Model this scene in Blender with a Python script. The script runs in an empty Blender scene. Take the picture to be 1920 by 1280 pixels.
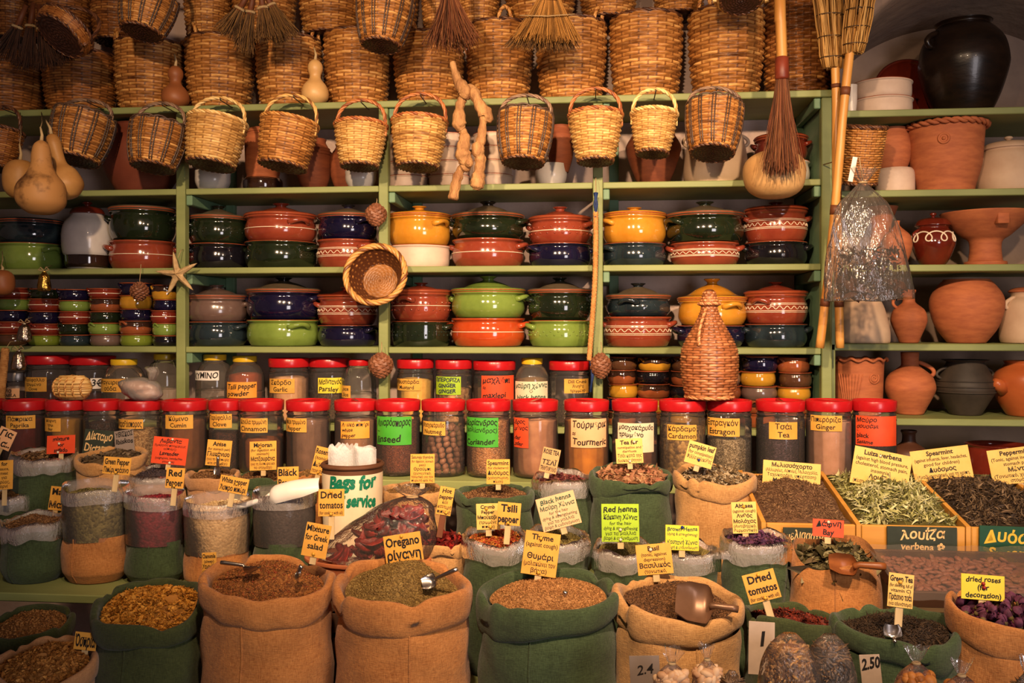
import bpy, math, random
import numpy as np
from mathutils import Vector, Matrix, Euler

random.seed(7)
RNG = np.random.default_rng(7)
PI = math.pi
SC = bpy.context.scene
COL = SC.collection

# ---------------------------------------------------------------- camera
FPX, YAW, EYE, HOR = 1700.0, math.radians(5.7), 1.55, 610.0
CA, SA = math.cos(YAW), math.sin(YAW)
cam = bpy.data.cameras.new('camera')
cam.sensor_width = 36.0
cam.lens = FPX / 1920 * 36.0
cam.shift_y = -(640 - HOR) / 1920
cam.clip_start = 0.05
camo = bpy.data.objects.new('camera', cam)
COL.objects.link(camo)
camo.location = (0, 0, EYE)
camo.rotation_euler = (PI / 2, 0, YAW)
SC.camera = camo

# ---------------------------------------------------------------- light
SC.view_settings.view_transform = 'Standard'
SC.view_settings.look = 'None'
SC.view_settings.gamma = 1.0
SC.view_settings.use_curve_mapping = False
SC.view_settings.exposure = 0.56
wd = bpy.data.worlds.new('world')
SC.world = wd
wd.use_nodes = True
wd.node_tree.nodes['Background'].inputs[0].default_value = (0.80, 0.62, 0.60, 1)
wd.node_tree.nodes['Background'].inputs[1].default_value = 0.055


def spot(name, loc, aim, power, color, angle, blend, size):
    l = bpy.data.lights.new(name, 'SPOT')
    l.energy, l.color, l.spot_size, l.spot_blend, l.shadow_soft_size = power, color, math.radians(angle), blend, size
    o = bpy.data.objects.new(name, l)
    COL.objects.link(o)
    o.location = loc
    o.rotation_euler = (Vector(aim) - Vector(loc)).to_track_quat('-Z', 'Y').to_euler()
    return o


def area(name, loc, aim, power, color, sx, sy):
    l = bpy.data.lights.new(name, 'AREA')
    l.shape, l.size, l.size_y, l.energy, l.color = 'RECTANGLE', sx, sy, power, color
    o = bpy.data.objects.new(name, l)
    COL.objects.link(o)
    o.location = loc
    o.rotation_euler = (Vector(aim) - Vector(loc)).to_track_quat('-Z', 'Y').to_euler()
    return o


WARM = (1.0, 0.68, 0.42)
for i, (lx, ly, lz, ax, az, pw) in enumerate([(-0.95, 0.75, 2.75, -0.95, 1.9, 190), (-0.15, 0.55, 2.8, -0.05, 1.25, 260),
                                          (0.85, 0.8, 2.75, 0.33, 1.3, 232), (1.9, 0.6, 2.7, 1.2, 1.3, 12)]):
    spot('ceiling_spot', (lx, ly, lz), (ax, 3.3, az), pw, WARM, 78, 1.0, 0.045)
area('doorway_daylight', (2.3, -1.6, 1.5), (0.1, 3.3, 1.2), 46, (1.0, 0.90, 0.93), 1.1, 1.9)

# ---------------------------------------------------------------- pixel helpers


def depth(px, Y):
    u = (px - 960) / FPX
    return Y / (u * SA + CA)


def W(px, py, Y):
    u, v = (px - 960) / FPX, (HOR - py) / FPX
    t = depth(px, Y)
    return Vector(((u * CA - SA) * t, Y, EYE + v * t))


def mt(px, Y):
    """metres per pixel at that column and world depth"""
    return depth(px, Y) / FPX


# ---------------------------------------------------------------- geometry helpers
class G:
    def __init__(self, V=None, F=None, val=None):
        self.V = np.zeros((0, 3)) if V is None else np.asarray(V, float).reshape(-1, 3)
        self.F = F or []
        self.val = val

    def xf(self, M):
        m = np.array(M)
        self.V = self.V @ m[:3, :3].T + m[:3, 3]
        return self

    def mv(self, x, y, z):
        self.V = self.V + np.array([x, y, z], float)
        return self

    def sc(self, x, y=None, z=None):
        self.V = self.V * np.array([x, x if y is None else y, x if z is None else z], float)
        return self

    def rot(self, ax, ang):
        return self.xf(Matrix.Rotation(ang, 4, ax))


def join(*gs):
    V, F, n, vals = [], [], 0, []
    anyv = any(g.val is not None for g in gs)
    for g in gs:
        V.append(g.V)
        for f in g.F:
            F.append(np.asarray(f) + n)
        if anyv:
            vals.append(g.val if g.val is not None else np.full(len(g.V), 0.5))
        n += len(g.V)
    return G(np.concatenate(V), F, np.concatenate(vals) if anyv else None)


def mesh(name, g, mat=None, smooth=True):
    me = bpy.data.meshes.new(name)
    V = np.asarray(g.V, np.float32)
    me.vertices.add(len(V))
    me.vertices.foreach_set('co', V.ravel())
    loops, starts, pos = [], [], 0
    for f in g.F:
        f = np.asarray(f, np.int32)
        if f.size == 0:
            continue
        k = f.shape[1]
        loops.append(f.ravel())
        starts.append(pos + k * np.arange(len(f), dtype=np.int32))
        pos += f.size
    loops = np.concatenate(loops)
    starts = np.concatenate(starts)
    me.loops.add(len(loops))
    me.loops.foreach_set('vertex_index', loops)
    me.polygons.add(len(starts))
    me.polygons.foreach_set('loop_start', starts)
    me.polygons.foreach_set('use_smooth', np.full(len(starts), smooth, bool))
    if g.val is not None:
        a = me.attributes.new('tone', 'FLOAT', 'POINT')
        a.data.foreach_set('value', np.asarray(g.val, np.float32))
    me.update(calc_edges=True)
    me.validate()
    if mat is not None:
        me.materials.append(mat)
    return me


def grid(V, wrap=True, val=None):
    """V: rows x cols x 3, columns wrap round"""
    R, C = V.shape[:2]
    i = np.arange(R - 1)[:, None]
    c = C if wrap else C - 1
    j = np.arange(c)[None, :]
    j2 = (j + 1) % C
    q = np.stack([i * C + j, i * C + j2, (i + 1) * C + j2, (i + 1) * C + j], -1).reshape(-1, 4)
    return G(V.reshape(-1, 3), [q], None if val is None else val.reshape(-1))


def lathe(prof, seg=40, sy=1.0):
    p = np.array(prof, float)
    p[:, 0] = np.maximum(p[:, 0], 1e-4)
    th = np.linspace(0, 2 * PI, seg, endpoint=False)
    V = np.zeros((len(p), seg, 3))
    V[..., 0] = p[:, 0, None] * np.cos(th)
    V[..., 1] = p[:, 0, None] * np.sin(th) * sy
    V[..., 2] = p[:, 1, None]
    return grid(V)


def smoothp(prof, k=4):
    """Catmull-Rom through profile points"""
    p = np.array(prof, float)
    P = np.vstack([p[0], p, p[-1]])
    out = []
    for i in range(len(p) - 1):
        a, b, c, d = P[i], P[i + 1], P[i + 2], P[i + 3]
        for s in range(k):
            t = s / k
            out.append(0.5 * (2 * b + (c - a) * t + (2 * a - 5 * b + 4 * c - d) * t * t + (3 * b - a - 3 * c + d) * t ** 3))
    out.append(p[-1])
    return np.array(out)


def tube(path, r, seg=8, closed=False, caps=True):
    P = np.array(path, float)
    n = len(P)
    rr = np.full(n, r, float) if np.isscalar(r) else np.array(r, float)
    T = np.roll(P, -1, 0) - np.roll(P, 1, 0)
    if not closed:
        T[0], T[-1] = P[1] - P[0], P[-1] - P[-2]
    T /= np.linalg.norm(T, axis=1)[:, None] + 1e-12
    ref = np.array([0, 0, 1.0]) if abs(T[0][2]) < 0.9 else np.array([1.0, 0, 0])
    N = np.zeros_like(P)
    v = np.cross(T[0], ref)
    for i in range(n):
        v = v - T[i] * np.dot(v, T[i])
        v /= np.linalg.norm(v) + 1e-12
        N[i] = v
    B = np.cross(T, N)
    th = np.linspace(0, 2 * PI, seg, endpoint=False)
    V = P[:, None] + rr[:, None, None] * (N[:, None] * np.cos(th)[None, :, None] + B[:, None] * np.sin(th)[None, :, None])
    if closed:
        V = np.concatenate([V, V[:1]])
        return grid(V)
    g = grid(V)
    if caps:
        g.F.append(np.array([list(range(seg))[::-1]]))
        g.F.append(np.array([[(n - 1) * seg + k for k in range(seg)]]))
    return g


def strands(path, R, r, k, turns, seg=5, closed=False):
    """k strands of radius r twisted about a path at radius R"""
    P = np.array(path, float)
    n = len(P)
    T = np.roll(P, -1, 0) - np.roll(P, 1, 0)
    if not closed:
        T[0], T[-1] = P[1] - P[0], P[-1] - P[-2]
    T /= np.linalg.norm(T, axis=1)[:, None]
    ref = np.array([0, 0, 1.0]) if abs(T[0][2]) < 0.9 else np.array([1.0, 0, 0])
    N = np.zeros_like(P)
    v = np.cross(T[0], ref)
    for i in range(n):
        v = v - T[i] * np.dot(v, T[i])
        v /= np.linalg.norm(v)
        N[i] = v
    B = np.cross(T, N)
    out = []
    s = np.arange(n) / (n if closed else n - 1)
    for j in range(k):
        a = 2 * PI * (turns * s + j / k)
        Q = P + R * (N * np.cos(a)[:, None] + B * np.sin(a)[:, None])
        g = tube(Q, r, seg, closed)
        g.val = np.full(len(g.V), (0.25, 0.75, 0.5, 0.9)[j % 4])
        out.append(g)
    return join(*out)


def box(x0, x1, y0, y1, z0, z1, b=0.0):
    if b <= 0:
        V = [(x, y, z) for z in (z0, z1) for (x, y) in ((x0, y0), (x1, y0), (x1, y1), (x0, y1))]
        return G(V, [np.array([[0, 3, 2, 1], [4, 5, 6, 7], [0, 1, 5, 4], [1, 2, 6, 5], [2, 3, 7, 6], [3, 0, 4, 7]])])
    rings = []
    for (z, i) in ((z0, b), (z0 + b, 0), (z1 - b, 0), (z1, b)):
        rings.append([(x0 + i, y0 + b, z), (x0 + b, y0 + i, z), (x1 - b, y0 + i, z), (x1 - i, y0 + b, z),
                      (x1 - i, y1 - b, z), (x1 - b, y1 - i, z), (x0 + b, y1 - i, z), (x0 + i, y1 - b, z)])
    g = grid(np.array(rings))
    g.F.append(np.array([list(range(8))[::-1]]))
    g.F.append(np.array([[24 + k for k in range(8)]]))
    return g


def ball(r, c=(0, 0, 0), seg=12, rings=8, sz=1.0):
    a = np.linspace(-PI / 2, PI / 2, rings)
    g = lathe(np.stack([r * np.cos(a), r * sz * np.sin(a)], 1), seg)
    return g.mv(*c)


def wob(th, seed, n=5, lo=1):
    """smooth periodic noise in about -1..1"""
    r = np.random.default_rng(seed)
    s = 0
    for k in range(lo, lo + n):
        s = s + r.normal() / (k ** 0.7) * np.cos(k * th + r.uniform(0, 6.28))
    return s / 1.8


def nz(x, y, seed, sc=1.0, n=5):
    r = np.random.default_rng(seed)
    s = 0
    for k in range(n):
        a = r.uniform(0, 6.28)
        f = sc * (1.0 + k * 0.8)
        s = s + np.sin((x * math.cos(a) + y * math.sin(a)) * f + r.uniform(0, 6.28)) / (1 + k * 0.5)
    return s / 2.2


# ---------------------------------------------------------------- things and parts
def link(name, data):
    o = bpy.data.objects.new(name, data)
    COL.objects.link(o)
    return o


def tag(o, label=None, cat=None, group=None, kind=None):
    if label:
        o['label'] = label
    if cat:
        o['category'] = cat
    if group:
        o['group'] = group
    if kind:
        o['kind'] = kind
    return o


def thing(name, label, cat, loc, rot=(0, 0, 0), group=None):
    o = link(name, None)
    o.empty_display_size = 0.05
    o.location, o.rotation_euler = loc, rot
    return tag(o, label, cat, group)


def part(name, g, mat, parent, smooth=True, label=None):
    o = link(name, mesh(name, g, mat, smooth) if isinstance(g, G) else g)
    o.parent = parent
    if label:
        o['label'] = label
    return o


def solo(name, g, mat, label, cat, loc=(0, 0, 0), rot=(0, 0, 0), group=None, kind=None, smooth=True):
    o = link(name, mesh(name, g, mat, smooth) if isinstance(g, G) else g)
    o.location, o.rotation_euler = loc, rot
    return tag(o, label, cat, group, kind)


def struct(name, g, mat, smooth=False):
    o = link(name, mesh(name, g, mat, smooth))
    o['kind'] = 'structure'
    return o


def copy_thing(src, label, loc, rot=(0, 0, 0), scale=(1, 1, 1), group=None):
    r = src.copy()
    COL.objects.link(r)
    r.location, r.rotation_euler, r.scale = loc, rot, scale
    tag(r, label, None, group)
    for ch in list(src.children):
        c = ch.copy()
        COL.objects.link(c)
        c.parent = r
        for gch in list(ch.children):
            d = gch.copy()
            COL.objects.link(d)
            d.parent = c
    return r


# ---------------------------------------------------------------- materials
MATS = {}


def lin(h):
    """sRGB hex to linear"""
    h = h.lstrip('#')
    c = [int(h[i:i + 2], 16) / 255 for i in (0, 2, 4)]
    return tuple((x / 12.92 if x <= 0.04045 else ((x + 0.055) / 1.055) ** 2.4) for x in c) + (1.0,)


class NT:
    def __init__(self, name):
        self.m = bpy.data.materials.new(name)
        self.m.use_nodes = True
        self.t = self.m.node_tree
        self.t.nodes.clear()
        self.out = self.n('ShaderNodeOutputMaterial')

    def n(self, typ, **kw):
        nd = self.t.nodes.new(typ)
        for k, v in kw.items():
            setattr(nd, k, v)
        return nd

    def l(self, a, b):
        self.t.links.new(a, b)

    def coords(self, scale=(1, 1, 1)):
        tc = self.n('ShaderNodeTexCoord')
        mp = self.n('ShaderNodeMapping')
        mp.inputs['Scale'].default_value = scale
        self.l(tc.outputs['Object'], mp.inputs['Vector'])
        return mp.outputs['Vector']

    def noise(self, vec, scale, detail=3, rough=0.6):
        nd = self.n('ShaderNodeTexNoise')
        nd.inputs['Scale'].default_value = scale
        nd.inputs['Detail'].default_value = detail
        nd.inputs['Roughness'].default_value = rough
        self.l(vec, nd.inputs['Vector'])
        return nd.outputs['Fac']

    def ramp(self, fac, stops):
        nd = self.n('ShaderNodeValToRGB')
        cr = nd.color_ramp
        cr.elements[0].position, cr.elements[0].color = stops[0]
        cr.elements[1].position, cr.elements[1].color = stops[-1]
        for p, c in stops[1:-1]:
            e = cr.elements.new(p)
            e.color = c
        self.l(fac, nd.inputs['Fac'])
        return nd.outputs['Color']

    def bump(self, h, strength, dist=0.002, normal=None):
        nd = self.n('ShaderNodeBump')
        nd.inputs['Strength'].default_value = strength
        nd.inputs['Distance'].default_value = dist
        self.l(h, nd.inputs['Height'])
        if normal:
            self.l(normal, nd.inputs['Normal'])
        return nd.outputs['Normal']

    def bsdf(self, **kw):
        b = self.n('ShaderNodeBsdfPrincipled')
        for k, v in kw.items():
            key = k.replace('_', ' ')
            if hasattr(v, 'is_linked') or isinstance(v, bpy.types.NodeSocket):
                self.l(v, b.inputs[key])
            else:
                b.inputs[key].default_value = v
        return b

    def done(self, b):
        self.l(b.outputs[0], self.out.inputs['Surface'])
        return self.m


def M(name, c1, c2=None, scale=8, rough=0.6, bs=0, bstr=0.3, bd=0.002, metal=0.0, coat=0.0, spec=0.4, stretch=(1, 1, 1), lo=0.35, hi=0.65, detail=4, sheen=0):
    """plain procedural material: two-colour noise, noise bump"""
    if name in MATS:
        return MATS[name]
    t = NT(name)
    vec = t.coords(stretch)
    if c2 is None:
        c2 = c1
    col = t.ramp(t.noise(vec, scale, detail), [(lo, lin(c1)), (hi, lin(c2))])
    kw = dict(Base_Color=col, Roughness=rough, Metallic=metal, Coat_Weight=coat, Specular_IOR_Level=spec)
    b = t.bsdf(**kw)
    b.inputs['Coat Roughness'].default_value = 0.04
    if sheen:
        b.inputs['Sheen Weight'].default_value = sheen
    if bs:
        t.l(t.bump(t.noise(vec, bs, 3), bstr, bd), b.inputs['Normal'])
    MATS[name] = t.done(b)
    return MATS[name]


def m_wicker(name, dark, mid, light, rough=0.42):
    if name in MATS:
        return MATS[name]
    t = NT(name)
    at = t.n('ShaderNodeAttribute', attribute_name='tone')
    vec = t.coords()
    n1 = t.noise(t.coords((1, 1, 2.5)), 14, 3)
    n2 = t.noise(t.coords((3, 3, 60)), 6, 2)
    mx = t.n('ShaderNodeMath', operation='MULTIPLY_ADD')
    t.l(n1, mx.inputs[0])
    mx.inputs[1].default_value = 0.55
    ad = t.n('ShaderNodeMath', operation='MULTIPLY_ADD')
    t.l(n2, ad.inputs[0])
    ad.inputs[1].default_value = 0.35
    t.l(at.outputs['Fac'], ad.inputs[2])
    t.l(ad.outputs[0], mx.inputs[2])
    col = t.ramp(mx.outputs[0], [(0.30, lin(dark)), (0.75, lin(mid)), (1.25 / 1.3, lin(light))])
    b = t.bsdf(Base_Color=col, Roughness=rough, Specular_IOR_Level=0.5)
    t.l(t.bump(t.noise(vec, 180, 2), 0.25, 0.001), b.inputs['Normal'])
    MATS[name] = t.done(b)
    return MATS[name]


def m_cloth(name, c1, c2, rough=0.9, spotc=None):
    """coarse sack cloth: thread weave bump, blotchy colour"""
    if name in MATS:
        return MATS[name]
    t = NT(name)
    v = t.coords()
    a = t.noise(t.coords((1, 1, 7)), 90, 2)
    b_ = t.noise(t.coords((6, 6, 0.7)), 90, 2)
    ad = t.n('ShaderNodeMath', operation='ADD')
    t.l(a, ad.inputs[0])
    t.l(b_, ad.inputs[1])
    fac = t.n('ShaderNodeMath', operation='MULTIPLY_ADD')
    t.l(ad.outputs[0], fac.inputs[0])
    fac.inputs[1].default_value = 0.42
    big = t.noise(v, 7, 4)
    mu = t.n('ShaderNodeMath', operation='MULTIPLY')
    t.l(big, mu.inputs[0])
    mu.inputs[1].default_value = 0.45
    t.l(mu.outputs[0], fac.inputs[2])
    col = t.ramp(fac.outputs[0], [(0.45, lin(c1)), (0.8, lin(c2))])
    b = t.bsdf(Base_Color=col, Roughness=rough, Specular_IOR_Level=0.15)
    b.inputs['Sheen Weight'].default_value = 0.15
    n1 = t.bump(ad.outputs[0], 0.5, 0.002)
    n2 = t.bump(t.noise(v, 18, 3), 0.35, 0.012, n1)
    t.l(n2, b.inputs['Normal'])
    MATS[name] = t.done(b)
    return MATS[name]


def m_grain(name, cols, scale=160, rough=0.75, bd=0.004, bstr=0.9, spec=0.25):
    """loose grains: random colour per cell, rounded cell bump"""
    if name in MATS:
        return MATS[name]
    t = NT(name)
    v = t.coords()
    vo = t.n('ShaderNodeTexVoronoi')
    vo.inputs['Scale'].default_value = scale
    t.l(v, vo.inputs['Vector'])
    sep = t.n('ShaderNodeSeparateColor')
    t.l(vo.outputs['Color'], sep.inputs[0])
    k = len(cols)
    col = t.ramp(sep.outputs[0], [(i / max(1, k - 1), lin(c)) for i, c in enumerate(cols)] if k > 1 else [(0, lin(cols[0])), (1, lin(cols[0]))])
    b = t.bsdf(Base_Color=col, Roughness=rough, Specular_IOR_Level=spec)
    inv = t.n('ShaderNodeMath', operation='SUBTRACT')
    inv.inputs[0].default_value = 1.0
    t.l(vo.outputs['Distance'], inv.inputs[1])
    n1 = t.bump(inv.outputs[0], bstr, bd)
    t.l(n1, b.inputs['Normal'])
    MATS[name] = t.done(b)
    return MATS[name]


def m_flake(name, cols, rough=0.7):
    """colour picked by the per-piece tone attribute"""
    if name in MATS:
        return MATS[name]
    t = NT(name)
    at = t.n('ShaderNodeAttribute', attribute_name='tone')
    k = len(cols)
    col = t.ramp(at.outputs['Fac'], [(i / (k - 1), lin(c)) for i, c in enumerate(cols)])
    b = t.bsdf(Base_Color=col, Roughness=rough, Specular_IOR_Level=0.3)
    MATS[name] = t.done(b)
    return MATS[name]


def m_film(name, tint=(1, 1, 1, 1), milky=0.12, gloss=0.06, wr=0, wscale=30, milkc=(0.8, 0.75, 0.72, 1), fres=1.45, spec=1.0, vs=0.5):
    """thin clear plastic: transparent with Fresnel gloss and a little milkiness"""
    if name in MATS:
        return MATS[name]
    t = NT(name)
    tr = t.n('ShaderNodeBsdfTransparent')
    tr.inputs[0].default_value = tint
    df = t.n('ShaderNodeBsdfDiffuse')
    df.inputs[0].default_value = milkc
    gl = t.n('ShaderNodeBsdfGlossy')
    gl.inputs['Roughness'].default_value = gloss
    gl.inputs['Color'].default_value = (spec, spec, spec, 1)
    m1 = t.n('ShaderNodeMixShader')
    m1.inputs[0].default_value = milky
    t.l(tr.outputs[0], m1.inputs[1])
    t.l(df.outputs[0], m1.inputs[2])
    fr = t.n('ShaderNodeFresnel')
    fr.inputs[0].default_value = fres
    m2 = t.n('ShaderNodeMixShader')
    t.l(fr.outputs[0], m2.inputs[0])
    t.l(m1.outputs[0], m2.inputs[1])
    t.l(gl.outputs[0], m2.inputs[2])
    if wr:
        v = t.coords((1, 1, vs))
        n = t.bump(t.noise(v, wscale, 5, 0.7), wr, 0.02)
        for q in (df, gl, fr):
            t.l(n, q.inputs['Normal'])
    t.l(m2.outputs[0], t.out.inputs['Surface'])
    MATS[name] = t.m
    return t.m


def glaze(name, c1, c2=None, rough=0.10):
    return M('glaze_' + name, c1, c2 or c1, scale=9, rough=rough, bs=22, bstr=0.10, bd=0.004, coat=0.6, spec=0.6)


TERRA = M('terracotta', '#9c5534', '#b5693f', 12, rough=0.75, bs=160, bstr=0.25, bd=0.001, stretch=(1, 1, 4))
TERRA_D = M('terracotta_dark', '#7c3f26', '#94502f', 12, rough=0.7, bs=160, bstr=0.25, bd=0.001, stretch=(1, 1, 4))
CREAM = M('cream_clay', '#c0a184', '#d2b698', 6, rough=0.6, bs=120, bstr=0.2, bd=0.001)
WHITE_G = M('white_glaze', '#c9bfb6', '#ddd4ca', 6, rough=0.3, coat=0.3)
PAINT = M('green_paint', '#77804c', '#8d955c', 5, rough=0.55, bs=40, bstr=0.35, bd=0.002, stretch=(0.4, 1, 1))
PAINT_B = M('blue_green_paint', '#5c7c5e', '#6d8a6a', 5, rough=0.55, bs=40, bstr=0.35, bd=0.002)
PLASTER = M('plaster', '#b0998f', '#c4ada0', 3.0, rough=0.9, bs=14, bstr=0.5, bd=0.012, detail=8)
PLASTER_D = M('plaster_shaded', '#8a7466', '#a58c78', 3.0, rough=0.9, bs=14, bstr=0.5, bd=0.012, detail=8)  # same plaster, with the dimness of the niche put into its colour
DARKWOOD = M('dark_wood', '#3a2417', '#4f3320', 6, rough=0.7, bs=30, bstr=0.3, stretch=(0.3, 3, 3))
SLIP = M('white_slip', '#e6d3b8', None, rough=0.4)
BLACKINK = M('ink_black', '#17110f', None, rough=0.7)
GREENINK = M('ink_green', '#0d4a38', None, rough=0.7)
NAVYINK = M('ink_navy', '#141a3c', None, rough=0.7)
CHALK = M('chalk_paint', '#c9a06a', '#d8b880', 30, rough=0.8)
STICK = M('stick_wood', '#b59a6b', '#cbb184', 12, rough=0.7, stretch=(3, 3, 0.5))
STICK_D = M('stick_dark', '#5a3018', '#6b3a1e', 12, rough=0.6)
STEEL = M('scoop_steel', '#b9b2ab', '#cfc8c2', 8, rough=0.28, metal=1.0)

# ================================================================ builders
WICK_HONEY = m_wicker('wicker_honey', '#4a250f', '#b4783a', '#e0ab62')
WICK_BROWN = m_wicker('wicker_brown', '#3d1d0c', '#a3652e', '#cf9650')
WICK_PALE = m_wicker('wicker_pale', '#6b3c18', '#cfa05a', '#eecb86')
WICK_DARK = m_wicker('wicker_dark', '#1d0d08', '#45271a', '#6d4429')
WICK_RED = m_wicker('wicker_redbrown', '#421b0e', '#8e4c28', '#b9723f')
WICK_COPPER = m_wicker('wicker_copper', '#42200f', '#a6653c', '#cf9362', 0.35)


def weave(rz, h, rows, N, a, b, seed, sub=6, tsub=6, stake=0.0, tone=0.25, bands=None, z0=0.0):
    """woven wall: rows of weavers passing over and under N stakes; rz(t) is the radius at height t=0..1"""
    r_ = np.random.default_rng(seed)
    nzr, nt = rows * sub + 1, N * tsub
    k = np.arange(nzr)
    t = k / (nzr - 1)
    fr = (k % sub) / sub
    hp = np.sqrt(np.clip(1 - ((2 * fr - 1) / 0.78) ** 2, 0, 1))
    row = np.minimum(k // sub, rows - 1)
    th = np.arange(nt) * 2 * PI / nt
    jit = r_.normal(0, 0.25, rows)
    c = np.cos(N / 2 * th[None, :] + PI * row[:, None] + jit[row][:, None] * 0.5)
    R = np.array([rz(x) for x in t])
    wv = R[:, None] + a * hp[:, None] + b * hp[:, None] * c
    d = (th * N / (2 * PI) + 0.5) % 1 - 0.5
    st = R[:, None] + a * 0.55 * np.exp(-(d / 0.13) ** 2)[None, :] + stake * np.exp(-(d / 0.13) ** 2)[None, :]
    isst = st > wv
    r = np.maximum(wv, st)
    seg = (th * N / (2 * PI)).astype(int)
    rt = r_.normal(0, 0.07, rows)
    tn = tone + rt[row][:, None] + r_.normal(0, 0.06, (rows, N))[row][:, seg % N]
    if bands:
        for b0, b1, dv in bands:
            m = (t >= b0) & (t < b1)
            tn[m] += dv
    tn = np.where(isst | (hp[:, None] < 0.05), tone - 0.34, tn)  # stakes have their own darker tone; gaps between rows are painted dark as shade
    V = np.zeros((nzr, nt, 3))
    V[..., 0] = r * np.cos(th)
    V[..., 1] = r * np.sin(th)
    V[..., 2] = z0 + (t * h)[:, None]
    return grid(V, True, tn)


def coil_disc(R, z, rings, tone, seed, amp=0.003, up=-1):
    k = np.arange(rings * 4 + 1)
    r = k / (rings * 4) * R
    zz = z + up * amp * np.abs(np.sin(PI * k / 4))
    th = np.linspace(0, 2 * PI, 60, endpoint=False)
    V = np.zeros((len(k), 60, 3))
    w = amp * 0.6 * np.cos(12 * th[None, :] + PI * (k // 4)[:, None]) * np.abs(np.sin(PI * k / 4))[:, None]
    rr = np.maximum(r, 1e-4)[:, None]
    V[..., 0], V[..., 1], V[..., 2] = rr * np.cos(th), rr * np.sin(th), zz[:, None] + up * w
    return grid(V, True, np.full(V.shape[:2], tone))


def circle(r, z, n=72, sy=1.0):
    th = np.linspace(0, 2 * PI, n, endpoint=False)
    return np.stack([r * np.cos(th), r * sy * np.sin(th), np.full(n, z)], 1)


def scallop_rim(R, z, n, r, amp):
    """row of looped ends along a basket rim"""
    out = []
    for i in range(n):
        a0, a1 = 2 * PI * i / n, 2 * PI * (i + 1.6) / n
        s = np.linspace(0, 1, 9)
        th = a0 + (a1 - a0) * s
        zz = z + amp * np.sin(PI * s)
        rr = R + 0.004 * np.sin(2 * PI * s)
        g = tube(np.stack([rr * np.cos(th), rr * np.sin(th), zz], 1), r, 5)
        g.val = np.full(len(g.V), 0.12)
        out.append(g)
    return join(*out)


def basket(name, label, kind, R, Rb, h, hand, loc, rot=(0, 0, 0), group=None, seed=1, mats=None, rows=20, N=24, bulge=0.0, bands=None, lidless=True):
    """handled basket; base at z=0, rim at z=h, handle top at z=h+hand"""
    bm, rm, hm, dm = mats
    root = thing(name, label, 'basket', loc, rot, group)
    rz = lambda t: Rb + (R - Rb) * t ** 0.8 + bulge * math.sin(PI * t) * R
    p = h / rows
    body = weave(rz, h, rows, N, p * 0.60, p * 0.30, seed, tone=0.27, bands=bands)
    inner = lathe([(rz(t) - 0.004, t * h) for t in np.linspace(0.02, 1, 8)][::-1] + [(0, 0.004)], 40)
    inner.val = np.full(len(inner.V), 0.05)
    if kind == 'ribbed':
        ribs = []
        nr = 13
        for i in range(nr):
            for dd in (-0.05, 0.05):
                th = 2 * PI * (i + 0.5) / nr + dd
                ts = np.linspace(0.06, 1.02, 14)
                rr = np.array([rz(min(t, 1)) + p * 0.8 for t in ts])
                wv = 0.03 * np.sin(ts * 3 + i)
                ribs.append(tube(np.stack([rr * np.cos(th + wv), rr * np.sin(th + wv), ts * h], 1), 0.0027 * R / 0.11, 5))
                ribs[-1].val = np.full(len(ribs[-1].V), -0.06)
        part('rib_strands', join(*ribs), rm, root)
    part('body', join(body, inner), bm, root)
    part('base', coil_disc(Rb + 0.002, 0.001, 7, 0.12, seed), dm, root)
    if kind == 'ribbed':
        rim = join(scallop_rim(R + 0.002, h - 0.002, 13, 0.0035 * R / 0.11, 0.012), strands(circle(R, h, 72), 0.003, 0.0035, 2, 8, 5, True))
    else:
        rim = strands(circle(R + 0.001, h, 96), 0.0042, 0.0046, 3, 12, 5, True)
    part('rim', rim, rm, root)
    foot = strands(circle(Rb + 0.003, 0.003, 72), 0.004, 0.004, 2, 14, 5, True)
    part('foot_rim', foot, dm, root)
    if hand > 0:
        s = np.linspace(-0.08, 1.08, 40)
        aa = PI * np.clip(s, 0, 1)
        x = -(R - 0.003) * np.cos(aa)
        z = h + hand * np.sin(aa) ** 0.75
        z = np.where(s < 0, h + s * 0.5, np.where(s > 1, h - (s - 1) * 0.5, z))
        path = np.stack([x, np.zeros_like(x), z], 1)
        part('handle', strands(path, 0.0036, 0.0046, 3, 5, 6), hm, root)
    return root


# ---------------------------------------------------------------- glazed pots
def pot_profile(R, h, style=0):
    if style == 1:      # straight sided
        pr = [(0.84, 0), (0.9, 0.03), (0.95, 0.25), (0.96, 0.6), (0.955, 0.86), (0.99, 0.93), (0.995, 0.98)]
    else:
        pr = [(0.80, 0), (0.87, 0.04), (0.965, 0.26), (0.985, 0.45), (0.965, 0.68), (0.925, 0.86), (0.985, 0.945), (0.99, 0.985)]
    q = smoothp([(a * R, b * h) for a, b in pr], 4)
    q[:, 1] = np.maximum(q[:, 1], 0)
    return q


def rad_at(pr, z):
    return float(np.interp(z, pr[:, 1], pr[:, 0]))


def add_deco(root, pr, R, h, deco, mat=None):
    mat = mat or SLIP

    def ring(z, r=0.0013):
        return tube(circle(rad_at(pr, z) + 0.0004, z, 64), r, 6, True)
    if deco == 'line':
        part('slip_line', ring(0.52 * h, 0.0017), mat, root)
    elif deco == 'wave':
        for z in (0.40, 0.66):
            part('slip_line', join(ring(z * h), ring((z + 0.045) * h)), mat, root)
        th = np.linspace(0, 2 * PI, 240, endpoint=False)
        zz = 0.55 * h + 0.05 * h * np.sin(26 * th)
        rr = np.array([rad_at(pr, z) for z in zz]) + 0.0005
        part('wavy_line', tube(np.stack([rr * np.cos(th), rr * np.sin(th), zz], 1), 0.0015, 5, True), mat, root)
    elif deco == 'linedots':
        part('slip_line', ring(0.55 * h, 0.0015), mat, root)


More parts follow.
